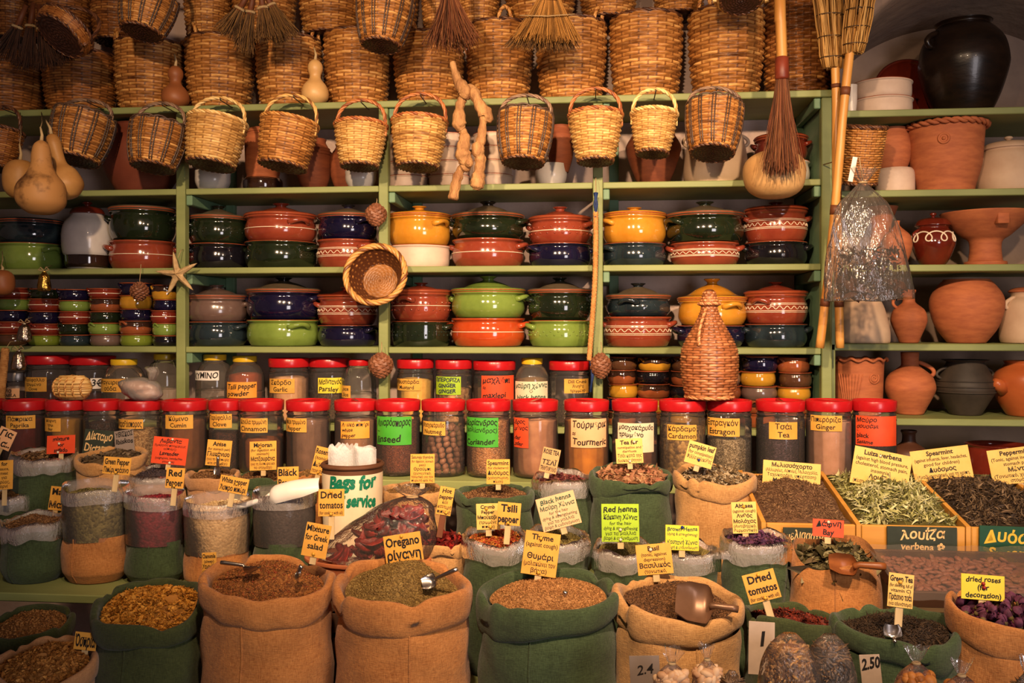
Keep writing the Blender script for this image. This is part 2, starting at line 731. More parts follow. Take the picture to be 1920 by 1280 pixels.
def knobs(pr, h, zs, n=26):
    out = []
    for z in zs:
        for i in range(n):
            a = 2 * PI * (i + (z > 0.55) * 0.5) / n
            r = rad_at(pr, z * h)
            out.append(ball(0.0042, (r * math.cos(a), r * math.sin(a), z * h), 7, 5))
    return join(*out)


def drip_collar(pr, R, h, mat, root, seed, lowz=0.55, amp=0.10):
    th = np.linspace(0, 2 * PI, 96, endpoint=False)
    lo = (lowz + amp * wob(th, seed, 9, 3)) * h
    rows = []
    for s in np.linspace(0, 1, 7):
        z = lo + (h * 0.985 - lo) * s
        rr = np.interp(z, pr[:, 1], pr[:, 0]) + (0.0012 if 0 < s else 0.0)
        rows.append(np.stack([rr * np.cos(th), rr * np.sin(th), z], 1))
    part('drip_glaze', grid(np.array(rows)), mat, root)


def ear(R, h, ang, zf=0.72, r=None, spread=0.30, out=1.10):
    r = 0.0085 * min(1.0, R / 0.13) if r is None else r
    out = 1.10 if R > 0.09 else 1.03
    s = np.linspace(0, 1, 13)
    th = ang + spread * (s * 2 - 1)
    rr = R * (0.93 + (out - 0.93) * np.sin(PI * s) ** 0.6)
    z = h * zf + 0.012 * np.sin(PI * s)
    return tube(np.stack([rr * np.cos(th), rr * np.sin(th), z], 1), r * (1 + 0.4 * np.abs(s * 2 - 1)), 8)


GL = {
    'dkgreen': glaze('dark_green', '#10160c', '#1d2616'), 'navy': glaze('navy', '#0c0a20', '#16132e'), 'black': glaze('black', '#0b0a0c', '#15131a'),
    'slate': glaze('slate', '#141c20', '#263238'), 'red': glaze('red_brown', '#783020', '#8d3f2a', 0.13), 'orange': glaze('orange_red', '#a23a18', '#b8491f'),
    'ltgreen': glaze('light_green', '#657a32', '#788f40'), 'mustard': glaze('mustard', '#b5761f', '#cc8e2f'), 'grey': glaze('grey_mauve', '#5a4640', '#6c564d', 0.2),
    'dkred': glaze('dark_red', '#561a10', '#6c2415'), 'brown': glaze('brown', '#43291a', '#553725'), 'umber': glaze('umber', '#281812', '#38231a'),
    'cream': CREAM, 'yellow': glaze('yellow', '#a8761f', '#bd8a2a'), 'olive': glaze('olive', '#5f6d1e', '#74832b'), 'redb': glaze('bowl_red', '#6a2318', '#7d2d1e'),
    'greylid': M('lid_grey', '#4b3f30', '#5f5240', 10, rough=0.38, coat=0.15, stretch=(1, 1, 3)), 'terra': TERRA,
    'white': WHITE_G, 'whiteclay': M('white_clay', '#bfa592', '#d6bca6', 7, rough=0.5, bs=60, bstr=0.2),
}
RUST = M('rust_edge', '#8a3f22', '#9c4d2c', 12, rough=0.35)


def pot(label, R, h, loc, col, deco=None, style=0, ears=None, lid=None, lidh=0, knobc=None, name='casserole', rz=0, dots=False, cat='pot', group=None):
    R *= 1.015
    root = thing(name, label, cat, loc, (0, 0, rz), group)
    pr = pot_profile(R, h, style)
    inn = [(0.93 * R, 0.985 * h), (0.90 * R, 0.9 * h), (0.90 * R, 0.4 * h), (0.78 * R, 0.10 * h), (0, 0.08 * h)]
    full = np.vstack([[(0, 0.001), (0.78 * R, 0.0)], pr, inn])
    g = lathe(full, 48)
    if dots:
        g = join(g, knobs(pr, h, (0.45, 0.58) if deco is None else (0.40, 0.66)))
    part('body', g, GL[col], root)
    part('foot', lathe([(0.79 * R, -0.0), (0.825 * R, 0.001), (0.845 * R, 0.02 * h + 0.002), (0.80 * R, 0.03 * h + 0.002)], 40), RUST, root)
    part('mouth_edge', tube(circle(0.975 * R, 0.99 * h, 56), 0.0022, 6, True), RUST, root)
    if deco in ('line', 'wave', 'linedots'):
        add_deco(root, pr, R, h, deco)
    elif deco == 'drip':
        drip_collar(pr, R, h, GL['umber'], root, int(R * 1e5) % 97)
    if ears is not None:
        for a in (ears, ears + 180):
            part('handle', ear(R, h, math.radians(a)), GL[col], root)
    if lid:
        kh = lidh * 0.27
        ch = lidh - kh
        lp = smoothp([(0.965 * R, 0.0), (1.01 * R, 0.004), (1.0 * R, 0.013), (0.90 * R, 0.017), (0.72 * R, 0.35 * ch), (0.45 * R, 0.72 * ch), (0.22 * R, 0.94 * ch), (0.17 * R, ch)], 4)
        lp = np.vstack([[(0.0, 0.0), (0.9 * R, 0.0)], lp, [(0, ch)]])
        lo = part('lid', lathe(lp, 48).mv(0, 0, h), GL[lid], root)
        part('lid_rim', tube(circle(1.0 * R, h + 0.008, 56), 0.003, 6, True), RUST, lo)
        kp = smoothp([(0.16 * R, 0), (0.145 * R, 0.35 * kh), (0.20 * R, 0.65 * kh), (0.235 * R, 0.85 * kh), (0.215 * R, kh), (0.13 * R, 0.96 * kh), (0, 0.9 * kh)], 4)
        part('knob', lathe(kp, 28).mv(0, 0, h + ch - 0.001), GL[knobc or lid], lo)
    return root


# ---------------------------------------------------------------- lettering
TXC = {}


def glyphs(s, bold=0.0):
    key = (s, bold)
    if key not in TXC:
        cu = bpy.data.curves.new('lettering', 'FONT')
        cu.body, cu.size, cu.resolution_u, cu.offset = s, 1.0, 2, bold
        o = bpy.data.objects.new('lettering', cu)
        me = bpy.data.meshes.new_from_object(o)
        V = np.zeros(len(me.vertices) * 3)
        me.vertices.foreach_get('co', V)
        V = V.reshape(-1, 3)
        me.calc_loop_triangles()
        T = np.zeros(len(me.loop_triangles) * 3, np.int32)
        me.loop_triangles.foreach_get('vertices', T)
        TXC[key] = (V, T.reshape(-1, 3))
        bpy.data.meshes.remove(me)
        bpy.data.objects.remove(o)
        bpy.data.curves.remove(cu)
    V, T = TXC[key]
    return G(V.copy(), [T.copy()])


def text_block(lines, w, h, bold=0.012, hand=0.0, fill=0.90, align='c', seed=0):
    """lines of (words, relative size) laid out in a w x h card, x right, y up, centred on the origin"""
    r = random.Random(seed)
    tot = sum(sz for _, sz in lines) * 1.28
    unit = h * 0.94 / tot
    y = h * 0.47
    out = []
    for s, sz in lines:
        fs = sz * unit * 1.22
        y -= sz * unit * 1.28
        if not s:
            continue
        g = glyphs(s, bold * (1.15 if sz >= 0.9 else 0.45))
        if len(g.V) == 0:
            continue
        wd = g.V[:, 0].max() - g.V[:, 0].min()
        sx = min(fs, w * fill / wd)
        x0 = -g.V[:, 0].min()
        V = g.V.copy()
        V[:, 0] = (V[:, 0] + x0) * sx
        V[:, 1] = V[:, 1] * fs + y + 0.25 * sz * unit
        if hand:
            V[:, 1] += hand * 0.06 * fs * np.sin(V[:, 0] / fs * 3.1 + r.uniform(0, 6)) + (V[:, 0] - wd * sx / 2) * hand * r.uniform(-0.03, 0.05)
            V[:, 0] += hand * 0.10 * (V[:, 1] - y)
        V[:, 0] -= wd * sx / 2 if align == 'c' else w * fill / 2
        out.append(G(V, g.F))
    return join(*out)


PAPER = {
    'amber': M('paper_amber', '#cf9238', '#dba546', 14, rough=0.65), 'yellow': M('paper_yellow', '#d9c02c', '#e2cb3a', 14, rough=0.6),
    'red': M('paper_orange_red', '#d2431f', '#dd5027', 10, rough=0.6), 'green': M('paper_green', '#3f9a2a', '#4aa832', 10, rough=0.55),
    'lime': M('paper_lime', '#93b41e', '#a2c228', 10, rough=0.55), 'peach': M('paper_peach', '#e0a878', '#e9b688', 10, rough=0.6),
    'cream': M('paper_cream', '#dcc6a4', '#e8d5b5', 10, rough=0.6), 'orange': M('paper_orange', '#df9433', '#e8a142', 10, rough=0.6),
    'slate': M('slate_board', '#232a20', '#2f372b', 9, rough=0.75), 'slategreen': M('slate_green', '#0d3a26', '#154a31', 9, rough=0.65),
    'grey': M('card_grey', '#7d6f66', '#8c7d72', 9, rough=0.75), 'kraft': M('card_kraft', '#b18a58', '#c29a66', 9, rough=0.75),
    'white': M('paper_white', '#dbd2c8', '#e7dfd6', 9, rough=0.6), 'card': M('card_pale', '#b59f8c', '#c8b29d', 12, rough=0.8, bs=60, bstr=0.2),
    'pale': M('paper_pale_amber', '#d8ac55', '#e2ba66', 14, rough=0.6),
}
PIN = M('pin_head', '#c9b9a0', '#dccdb6', 20, rough=0.35)
PIN_G = M('pin_amber', '#c7922b', '#d7a43b', 20, rough=0.35)
PIN_B = M('pin_blue', '#16246a', None, rough=0.35)


def sign(label, cx, cy, w, h, roll, Y, paper, lines, ink=None, stick=0, bold=0.026, hand=0.0, tilt=-8, yaw=0, pins=((0.5, 0.9),), name='price_sign', align='c', cat='sign', pinm=None, stickm=None, thick=0.0016, seed=0):
    k = mt(cx, Y)
    w, h = w * k, h * k
    c = W(cx, cy, Y)
    rot = Euler((math.radians(tilt), math.radians(roll), math.radians(yaw)), 'XYZ')
    base = c - rot.to_matrix() @ Vector((0, 0, h / 2))
    root = thing(name, label, cat, base, rot)
    cd = part('card', box(-w / 2, w / 2, 0, thick, 0, h, 0.0004), PAPER[paper], root, smooth=False)
    tx = text_block(lines, w, h, bold, hand, align=align, seed=seed)
    tx.xf(Matrix(((1, 0, 0, 0), (0, 0, -1, 0), (0, 1, 0, 0), (0, 0, 0, 1)))).mv(0, -0.0005, h / 2)
    part('lettering', tx, ink or BLACKINK, cd, smooth=False)
    for (u, v) in pins or ():
        part('pin', ball(0.0042, ((u - 0.5) * w, -0.002, v * h), 10, 6), pinm or PIN_G, root)
    if stick:
        part('stick', box(-0.008, 0.008, thick + 0.0003, thick + 0.004, -stick, h * 0.6, 0.001), stickm or STICK, root, smooth=False)
    return root


# ---------------------------------------------------------------- plastic jars
JARP = m_film('jar_plastic', (0.93, 0.90, 0.88, 1), 0.035, 0.05, fres=1.42)
JARC = m_film('jar_clear', (0.93, 0.92, 0.90, 1), 0.06, 0.06, fres=1.42, milkc=(0.8, 0.72, 0.62, 1))
LID_RED = M('lid_red', '#a3141a', '#b41a1e', 10, rough=0.28, coat=0.15)
LID_YEL = M('lid_yellow', '#c9a21e', '#d6b02a', 10, rough=0.3, coat=0.1)
LID_SIL = M('lid_silver', '#8d8580', '#9d958f', 10, rough=0.35, metal=0.6)
COMM = {}


def jar(label, x0, x1, ytop, Y, base, kind='big', lid='red', content=None, cont_label=None, fill=0.82, lab=None, topadj=0, barang=20, seed=0):
    cx = (x0 + x1) / 2
    k = mt(cx, Y)
    R = (x1 - x0) / 2 * k
    loc = W(cx, 700, Y)
    loc.z = base
    h = W(cx, ytop, Y).z - base
    root = thing('spice_jar', label, 'jar', loc)
    lm = {'red': LID_RED, 'yellow': LID_YEL, 'silver': LID_SIL}[lid]
    if kind == 'big':
        rl, Rb = R, R * 0.985
        zl = h - 0.036
        pr = smoothp([(0.88 * Rb, 0.002), (0.97 * Rb, 0.012), (Rb, 0.03), (Rb, h * 0.5), (Rb, h - 0.068), (0.975 * Rb, h - 0.062), (0.955 * Rb, h - 0.056), (0.985 * Rb, h - 0.05), (0.985 * Rb, h - 0.046), (0.93 * Rb, h - 0.040), (0.92 * Rb, h - 0.006)], 3)
        bt = h - 0.07
    else:               # rounded shoulders, narrow lid
        rl, Rb = R * 0.60, R
        zl = h - 0.024
        pr = smoothp([(0.86 * Rb, 0.002), (0.97 * Rb, 0.012), (Rb, 0.04), (Rb, h * 0.45), (0.985 * Rb, h * 0.47), (0.995 * Rb, h * 0.50), (0.97 * Rb, h * 0.66), (0.90 * Rb, h * 0.76), (0.72 * Rb, h * 0.855), (0.57 * Rb, h * 0.89), (0.56 * Rb, h - 0.006)], 3)
        bt = h * 0.72
    part('jar_wall', lathe(np.vstack([[(0, 0.004)], pr]), 48), JARP if kind == 'big' else JARC, root)
    lp = [(0.0, h - 0.010), (rl * 0.86, h - 0.010), (rl * 0.89, h - 0.009), (rl * 0.90, h - 0.001), (rl * 0.93, h), (rl * 0.975, h - 0.0008), (rl * 1.0, h - 0.004),
          (rl * 0.985, zl + 0.002), (rl * 0.975, zl), (rl * 0.94, zl)]
    lo = part('lid', lathe(lp, 48), lm, root)
    if kind == 'big':
        part('lid_grip', box(-rl * 0.885, rl * 0.885, -0.006, 0.006, h - 0.010, h - 0.0005, 0.001).rot('Z', math.radians(barang)), lm, lo, smooth=False)
    if content:
        top = bt * fill if fill < 1 else bt
        rc = np.interp(np.linspace(0.01, top, 14), pr[:, 1], pr[:, 0]) * 0.975 - 0.001
        zz = np.linspace(0.007, top, 14)
        cp = [(0, 0.007)] + list(zip(rc, zz)) + [(rc[-1] * 0.5, top + 0.006), (0, top + 0.009)]
        g = lathe(cp, 40)
        m = (zz[-1] - 0.001) < g.V[:, 2]
        g.V[:, 2] += np.where(g.V[:, 2] > top - 0.01, 0.005 * nz(g.V[:, 0], g.V[:, 1], seed + 3, 40), 0)
        solo('jar_filling', g, content, cont_label, 'spice', loc, kind='stuff')
    if lab:
        lx0, lx1, ly0, ly1, paper, lines, opt = lab
        t = depth(cx, Y)
        zz0, zz1 = (W(cx, ly1, Y - R * 0.9).z - base), (W(cx, ly0, Y - R * 0.9).z - base)
        a0, a1 = (math.asin(max(-0.98, min(0.98, (lx - cx) * k / (R * 1.0)))) for lx in (lx0, lx1))
        rr = Rb + 0.0009
        view = -PI / 2 + math.atan2(loc.x, loc.y) * -1.0     # direction from jar to the camera
        th = view + np.linspace(a0, a1, 14)
        rows = [np.stack([rr * np.cos(th), rr * np.sin(th), np.full(14, z)], 1) for z in (zz0, zz1)]
        lb = part('paper_label', grid(np.array(rows), wrap=False), PAPER[paper], root)
        tx = text_block(lines, (a1 - a0) * rr, zz1 - zz0, opt.get('bold', 0.012), opt.get('hand', 0), seed=seed, fill=opt.get('fill', 0.92), align=opt.get('align', 'c'))
        V = tx.V.copy()
        ang = view + (a0 + a1) / 2 + V[:, 0] / rr
        tx.V = np.stack([(rr + 0.0006) * np.cos(ang), (rr + 0.0006) * np.sin(ang), (zz0 + zz1) / 2 + V[:, 1]], 1)
        part('lettering', tx, opt.get('ink', BLACKINK), lb, smooth=False)
    return root


# ---------------------------------------------------------------- loose pieces
OCT = G([(1, 0, 0), (-1, 0, 0), (0, 1, 0), (0, -1, 0), (0, 0, 1), (0, 0, -1)], [np.array([[0, 2, 4], [2, 1, 4], [1, 3, 4], [3, 0, 4], [2, 0, 5], [1, 2, 5], [3, 1, 5], [0, 3, 5]])])


def leaf_shape(curl=0.5, wide=0.35, n=4):
    rows = []
    for s in np.linspace(-1, 1, n + 1):
        w = wide * math.cos(s * PI / 2 * 0.93)
        z = curl * (s * s - 0.4)
        rows.append([(s, -w, z + 0.25 * w), (s, 0, z), (s, w, z + 0.25 * w)])
    return grid(np.array(rows), wrap=False)


def scatter(P, shape, size, jit=0.35, pitch=0.5, seed=0, squash=None):
    r = np.random.default_rng(seed)
    n = len(P)
    B = shape.V if squash is None else shape.V * np.array(squash)
    k = len(B)
    yaw, pt, rl = r.uniform(0, 2 * PI, n), r.normal(0, pitch, n), r.uniform(0, 2 * PI, n)
    cy, sy, cp, sp, cr, sr = np.cos(yaw), np.sin(yaw), np.cos(pt), np.sin(pt), np.cos(rl), np.sin(rl)
    Z, O = np.zeros(n), np.ones(n)
    Rz = np.stack([np.stack([cy, -sy, Z], 1), np.stack([sy, cy, Z], 1), np.stack([Z, Z, O], 1)], 1)
    Ry = np.stack([np.stack([cp, Z, sp], 1), np.stack([Z, O, Z], 1), np.stack([-sp, Z, cp], 1)], 1)
    Rx = np.stack([np.stack([O, Z, Z], 1), np.stack([Z, cr, -sr], 1), np.stack([Z, sr, cr], 1)], 1)
    Mx = Rz @ Ry @ Rx
    s = size * np.exp(r.normal(0, jit, n))
    V = np.einsum('nij,kj->nki', Mx, B) * s[:, None, None] + P[:, None, :]
    F = []
    for f in shape.F:
        F.append((f[None] + (np.arange(n) * k)[:, None, None]).reshape(-1, f.shape[1]))
    val = np.repeat(r.uniform(0, 1, n), k)
    return G(V.reshape(-1, 3), F, val)


LEAF = leaf_shape()
LEAFW = leaf_shape(0.3, 0.5)
CURL = leaf_shape(0.9, 0.17, 5)
STICKS = G(OCT.V * np.array([1, 0.16, 0.16]), OCT.F)
GRAIN = G(OCT.V * np.array([1, 0.55, 0.55]), OCT.F)
SHAPES = {'leaf': LEAF, 'leafw': LEAFW, 'curl': CURL, 'stick': STICKS, 'grain': GRAIN, 'oct': OCT}

# what is in the sacks: (flake colours, base colours, shape, size, count)
STUFFS = {
    'greeksalad': (['#4a2a16', '#8a5227', '#6a4420', '#a76a35', '#7b2d16'], ['#5a3519', '#74461f', '#8c5a2b'], 'grain', 0.0032, 3200),
    'oregano': (['#57421f', '#7f6636', '#6b5029', '#9a8048'], ['#5a4422', '#70572c', '#826838'], 'grain', 0.0030, 3200),
    'thyme': (['#6e4726', '#99683a', '#b78450', '#82552d'], ['#74502c', '#8c6136', '#a3774a'], 'grain', 0.0029, 3200),
    'basil': (['#3e2716', '#5c3d22', '#745032', '#2d1c10'], ['#432b18', '#573a20', '#6a482b'], 'grain', 0.0032, 3200),
    'chamomile': (['#7a4a14', '#c07d25', '#d79a3c', '#94601c'], ['#7b4d18', '#94611f', '#a87127'], 'leafw', 0.0062, 2600),
    'tomato': (['#2d0f0a', '#5a1b10', '#7d2d18', '#3d140c'], ['#33120b', '#4b1a0f'], 'leafw', 0.0068, 1500),
    'greentea': (['#1c1410', '#34261a', '#4b3826', '#241a13'], ['#241a13', '#33261b'], 'stick', 0.0072, 2200),
    'rosebase': (['#4a1a35', '#7c2f55', '#5f2340', '#32121f'], ['#3b1626', '#4d1d33'], 'leafw', 0.0062, 500),
    'mallow': (['#2b1730', '#4a2748', '#6b3d57', '#3a2016'], ['#2f1a2c', '#402438'], 'leafw', 0.006, 1100),
    'bay': (['#33301a', '#544a28', '#6e6440', '#938a68', '#4a3820'], ['#332a16', '#43371e'], 'leaf', 0.020, 340),
    'henna': (['#665a2e', '#7d6e3a', '#51461f'], ['#62552a', '#746637'], 'grain', 0.003, 900),
    'tsili': (['#7d1f10', '#a2321a', '#c98a3a', '#5f160c'], ['#74200f', '#8f2d16', '#a86c2c'], 'leafw', 0.004, 1100),
    'hotpepper': (['#4c0d08', '#7a1a12', '#941f16', '#3b0a07'], ['#4a100a', '#64160e'], 'leaf', 0.014, 330),
    'spearmint': (['#4b2e1a', '#6b472a', '#84603b', '#39231a'], ['#4e321d', '#604027'], 'grain', 0.0042, 2000),
    'satureja': (['#5b3f21', '#7b5a30', '#926d3d'], ['#5f4424', '#75552f'], 'grain', 0.0038, 1300),
    'tea': (['#6f4a30', '#a27a55', '#8a4f3a', '#c39b72'], ['#5f3d26', '#7a5235'], 'leaf', 0.012, 520),
    'pumpkin': (['#4d3a25', '#7d6440', '#c2b294', '#3a2a1a', '#9c8560'], ['#57422a', '#6c5436'], 'leaf', 0.010, 900),
    'rosetea': (['#4d1e22', '#7a3a3a', '#94604f'], ['#4a2222', '#5d2e2a'], 'leafw', 0.006, 350),
    'brownherb': (['#4a301b', '#6e4b2b', '#8a6540'], ['#4f351f', '#64452a'], 'grain', 0.0042, 1000),
    'lavender': (['#2b2430', '#4a3f47', '#5d4d4a', '#221b1c'], ['#2e272d', '#3d3337'], 'stick', 0.006, 900),
    'stifado': (['#3a2417', '#6a4a2d', '#8c6b45', '#2a1a10'], ['#3d281a', '#54391f'], 'leafw', 0.007, 450),
    'dictamo': (['#4a3a2c', '#6b5a44', '#352a20'], ['#463729', '#57462f'], 'leafw', 0.009, 160),
    'greenpepper': (['#3b3115', '#5f5527', '#857a42', '#2b230f'], ['#4b401d', '#5e5328', '#776a3a'], 'oct', 0.0030, 1800),
    'redpepper': (['#3f0812', '#6e1120', '#8f1d2b', '#52101d'], ['#54101c', '#701825'], 'oct', 0.0034, 1500),
    'whitepepper': (['#a98759', '#c9aa7a', '#dfc699', '#8c6a40'], ['#a98a5e', '#c0a274'], 'oct', 0.0031, 1700),
    'blackpepper': (['#1e1614', '#3a2d2a', '#55443f'], ['#2a201e', '#3c302c'], 'oct', 0.0030, 700),
    'lentils': (['#8a5623', '#b37a37', '#6f4219', '#c99148'], ['#7d5223', '#966631'], 'leafw', 0.0056, 1900),
    'seeds': (['#5f3d1f', '#8a5d30', '#a87a45'], ['#65431f', '#7d552b'], 'grain', 0.0045, 1000),
    'melissa': (['#3b281a', '#65482f', '#8c6c4b', '#4b3323'], ['#4a3322', '#5f4430'], 'stick', 0.0065, 2600),
    'verbena': (['#4d4a20', '#7c7a3e', '#a7a46a', '#c9c496', '#5f5a2a'], ['#3d3616', '#4f4820'], 'curl', 0.014, 2600),
    'mint': (['#221811', '#3b2c20', '#58452f', '#79634a'], ['#241a12', '#32261a'], 'curl', 0.011, 2400),
}


def stuff_mats(key):
    fc, bc, shp, size, n = STUFFS[key]
    return m_flake('flakes_' + key, fc), m_grain('pile_' + key, bc + bc[::-1], 1.0 / (size * 2.4), bd=size * 0.9)


JUTE = m_cloth('jute', '#864f26', '#c0834a')
JUTE2 = m_cloth('jute_pale', '#8f6236', '#c89a62')
GREENC = m_cloth('green_cloth', '#262f1c', '#465638')
GREENC2 = m_cloth('green_cloth_moss', '#262c18', '#454d2c')
BEIGEC = m_cloth('beige_cloth', '#8c6440', '#b98a5e')
LINER = m_film('liner_plastic', (0.88, 0.82, 0.8, 1), 0.26, 0.14, wr=0.5, wscale=24, milkc=(0.74, 0.68, 0.64, 1))
BANDF = m_film('clear_band_film', (0.95, 0.93, 0.92, 1), 0.05, 0.10, wr=0.15, wscale=22, milkc=(0.8, 0.72, 0.66, 1), fres=1.3)
CLEARBAG = m_film('clear_bag', (0.93, 0.9, 0.88, 1), 0.14, 0.10, wr=0.8, wscale=22, milkc=(0.8, 0.72, 0.66, 1))


def sack(label, cx, hw, rim, Y, base, mat, cuff=0.045, key=None, heap=0.035, heap_label=None, liner=None, tilt=0.012, wave=0.008, seed=1, ry=0.86,
         sink=0.35, seam=True, band=0.0, name='spice_sack', bulge=0.03, hx=0.0, hy=0.0, cat='sack', square=0.0, flakes=1.0):
    """open sack; rim = pixel row of the mouth's middle; band = height of clear plastic wall showing the grain"""
    c = W(cx, rim, Y)
    rx = hw * mt(cx, Y) / 1.08
    H_ = c.z - base
    loc = Vector((c.x, Y, base))
    loc.z += 0.002
    root = thing(name, label, cat, loc)
    if liner == 'rim':
        cuff_h, cuff = 0.0, 0.02
    else:
        cuff_h = cuff
    th = np.linspace(0, 2 * PI, 128, endpoint=False)
    rc = np.random.default_rng(seed + 50)
    pinch = 0 * th
    for _ in range(5):
        dlt = (th - rc.uniform(0, 2 * PI) + PI) % (2 * PI) - PI
        pinch = pinch + rc.uniform(0.4, 1.0) * np.exp(-(dlt / rc.uniform(0.06, 0.16)) ** 2)
    wr = [(rc.integers(2, 9), rc.uniform(-26, 26), rc.uniform(0, 6.28), rc.uniform(0.4, 1)) for _ in range(9)]
    n1, n2, n3 = wob(th, seed), wob(th, seed + 1, 4), wob(th, seed + 2, 9, 4)
    sq = 1 + square * (np.cos(4 * th) * -0.06)

    def ringv(f, z, lump=1.0, fold=0.0, dz=1.0):
        z = np.full_like(th, z) if np.isscalar(z) else z
        up = np.clip(z / H_, 0, 1.2) ** 2
        r = rx * f * sq * (1 + 0.030 * lump * n1 + fold * 0.018 * n3)
        zz = z + dz * up * (tilt * np.sin(th) + wave * n2)
        return np.stack([r * np.cos(th), r * ry * np.sin(th), zz], 1)

    top = H_ - band
    prof = smoothp([(0.80, 0.0), (0.95, 0.02), (1.0 + bulge, 0.25 * top), (1.0 + bulge, 0.55 * top), (1.0, 0.8 * top), (0.965, top - cuff * 0.9 if not band else top)], 5)
    rows = [ringv(0.01, 0.003)] + [ringv(f, z, 0.5 + z / top, 0.4 + 0.9 * (z / top) ** 3) for f, z in prof]
    # soft horizontal creases
    V = np.array(rows)
    zc = V[..., 2]
    cr = 0.0035 * np.sin(zc * 46 + 2.2 * n1[None, :] + 1.3 * np.sin(3 * th + seed)[None, :]) * np.clip(zc / top * 1.4, 0, 1)
    wk = sum(a_ * np.sin(k_ * th[None, :] + m_ * zc + p_) for k_, m_, p_, a_ in wr) / 3
    tf = np.clip(zc / top, 0, 1)
    cr = cr + rx * (0.005 + 0.014 * tf ** 2) * wk - rx * 0.035 * pinch[None, :] * tf ** 5
    V[..., 0] *= 1 + cr / rx
    V[..., 1] *= 1 + cr / rx
    V[..., 2] = np.maximum(V[..., 2], 0)
    part('sack_body', grid(V), mat, root)
    if cuff_h and not band:
        cc = cuff * np.clip(1 + 0.34 * wob(th, seed + 5, 5), 0.5, 1.7)
        cp = smoothp([(0.955, -1.15), (1.0, -1.12), (1.035, -1.02), (1.065, -0.80), (1.078, -0.40), (1.062, -0.12), (1.01, 0.0), (0.945, -0.08), (0.915, -0.38), (0.90, -0.9), (0.885, -1.6)], 3)
        R_ = []
        wc = sum(a_ * np.sin((k_ + 3) * th + p_ * 2) for k_, m_, p_, a_ in wr) / 3
        for f, z in cp:
            v = ringv(f * (1 - 0.040 * pinch * (f > 0.93) + 0.005 * wc), H_ + z * cc - 0.30 * cuff * pinch * (z > -0.6) + 0.05 * cuff * wc, 1.3, 1.0)
            R_.append(v)
        part('rolled_cuff', grid(np.array(R_)), mat, root)
    if seam:
        a = -PI / 2 + (seed * 0.37 % 1.0 - 0.5) * 0.9
        i = int((a % (2 * PI)) / (2 * PI) * 128)
        part('seam', tube(V[2:, i, :] * np.array([1.004, 1.004, 1]), 0.0024, 5), mat, root)
    if liner == 'rim':
        r2 = np.random.default_rng(seed + 9)
        hf = wob(th, seed + 11, 14, 5)
        dr = 0.5 + 0.5 * wob(th, seed + 12, 5, 2)
        lp = [(0.90, -0.05, 0), (0.92, -0.01, 0.3), (0.96, 0.006, 0.6), (1.02, 0.010, 1), (1.09, 0.002, 1), (1.115, -0.010, 1), (1.12, -0.024, 1.2), (1.105, -0.036, 1.3)]
        R_ = []
        for f, z, q in lp:
            v = ringv(f * (1 + 0.022 * q * hf), H_ + z - 0.014 * q * np.clip(dr, 0, 1.5) * (f > 1.05), 1.0)
            v[:, 2] += 0.006 * q * wob(th, seed + int(f * 100), 12, 6)
            R_.append(v)
        part('plastic_liner', grid(np.array(R_)), LINER, root)
    if band:
        hf = wob(th, seed + 11, 14, 5)
        lp = [(0.995, -band - 0.012, 0), (1.012, -band * 0.8, 0.2), (1.03, -band * 0.5, 0.3), (1.02, -band * 0.2, 0.4), (0.985, -0.008, 0.8), (0.985, 0.012, 1.2), (1.01, 0.020, 1.4)]
        part('clear_band', grid(np.array([ringv(f * (1 + 0.010 * q * hf), H_ + z, 1.0) for f, z, q in lp])), BANDF, root)
        lp = [(1.005, 0.016, 1.2), (1.03, 0.014, 1), (1.055, 0.0, 1), (1.06, -0.012, 1.0), (1.055, -0.026, 1.1)]
        part('plastic_liner', grid(np.array([ringv(f * (1 + 0.012 * q * hf), H_ + z, 1.0) for f, z, q in lp])), LINER, root)
    if key:
        fm, bm = stuff_mats(key)
        fc, bc, shp, size, n = STUFFS[key]
        f0 = 0.868 if not band else 0.97
        z0 = H_ - sink * (cuff or 0.04) - (0.006 if band else 0)

        def hz(rho, a):
            x, y = rho * np.cos(a), rho * np.sin(a)
            d2 = np.clip((x - hx) ** 2 + (y - hy) ** 2, 0, 4)
            dome = heap * (np.exp(-1.3 * d2) - math.exp(-1.3)) * np.clip((1 - rho ** 2) * 1.6, 0, 1)
            up = 1.0
            return z0 + tilt * np.interp(a, th, np.sin(th), period=2 * PI) * rho + wave * np.interp(a, th, n2, period=2 * PI) * rho ** 2 + dome + 0.006 * nz(x * 3, y * 3, seed, 1.2) * np.clip((1 - rho) * 4, 0, 1)
        rho = np.linspace(0.001, 1, 26)
        RH, AA = np.meshgrid(rho, th, indexing='ij')

        def pos(rho, a):
            f = rx * f0 * np.interp(a, th, sq * (1 + 0.030 * n1), period=2 * PI)
            return np.stack([rho * f * np.cos(a), rho * f * ry * np.sin(a), hz(rho, a)], -1)
        g = grid(pos(RH, AA)[::-1])
        if band:
            w = [pos(np.ones_like(th), th)]
            for s in (0.35, 0.7, 1.0):
                w.append(ringv(0.97, H_ - 0.012 - (band - 0.0) * s, 1.0))
            g = join(g, grid(np.array(w[::-1])))
        rr = np.random.default_rng(seed + 77)
        nn = int(n * flakes * 0.9)
        pr_ = np.sqrt(rr.uniform(0, 0.95, nn))
        pa = rr.uniform(0, 2 * PI, nn)
        fl = scatter(pos(pr_, pa) + np.array([0, 0, size * 0.25]), SHAPES[shp], size, 0.3, 0.55, seed)
        me = mesh('heap', join(G(g.V, g.F, np.full(len(g.V), 0.5)), fl), bm)
        me.materials.append(fm)
        mi = np.zeros(len(me.polygons), np.int32)
        nb = sum(len(f) for f in g.F)
        mi[nb:] = 1
        me.polygons.foreach_set('material_index', mi)
        o = solo('spice_heap', me, None, heap_label, 'spice', loc, kind='stuff')
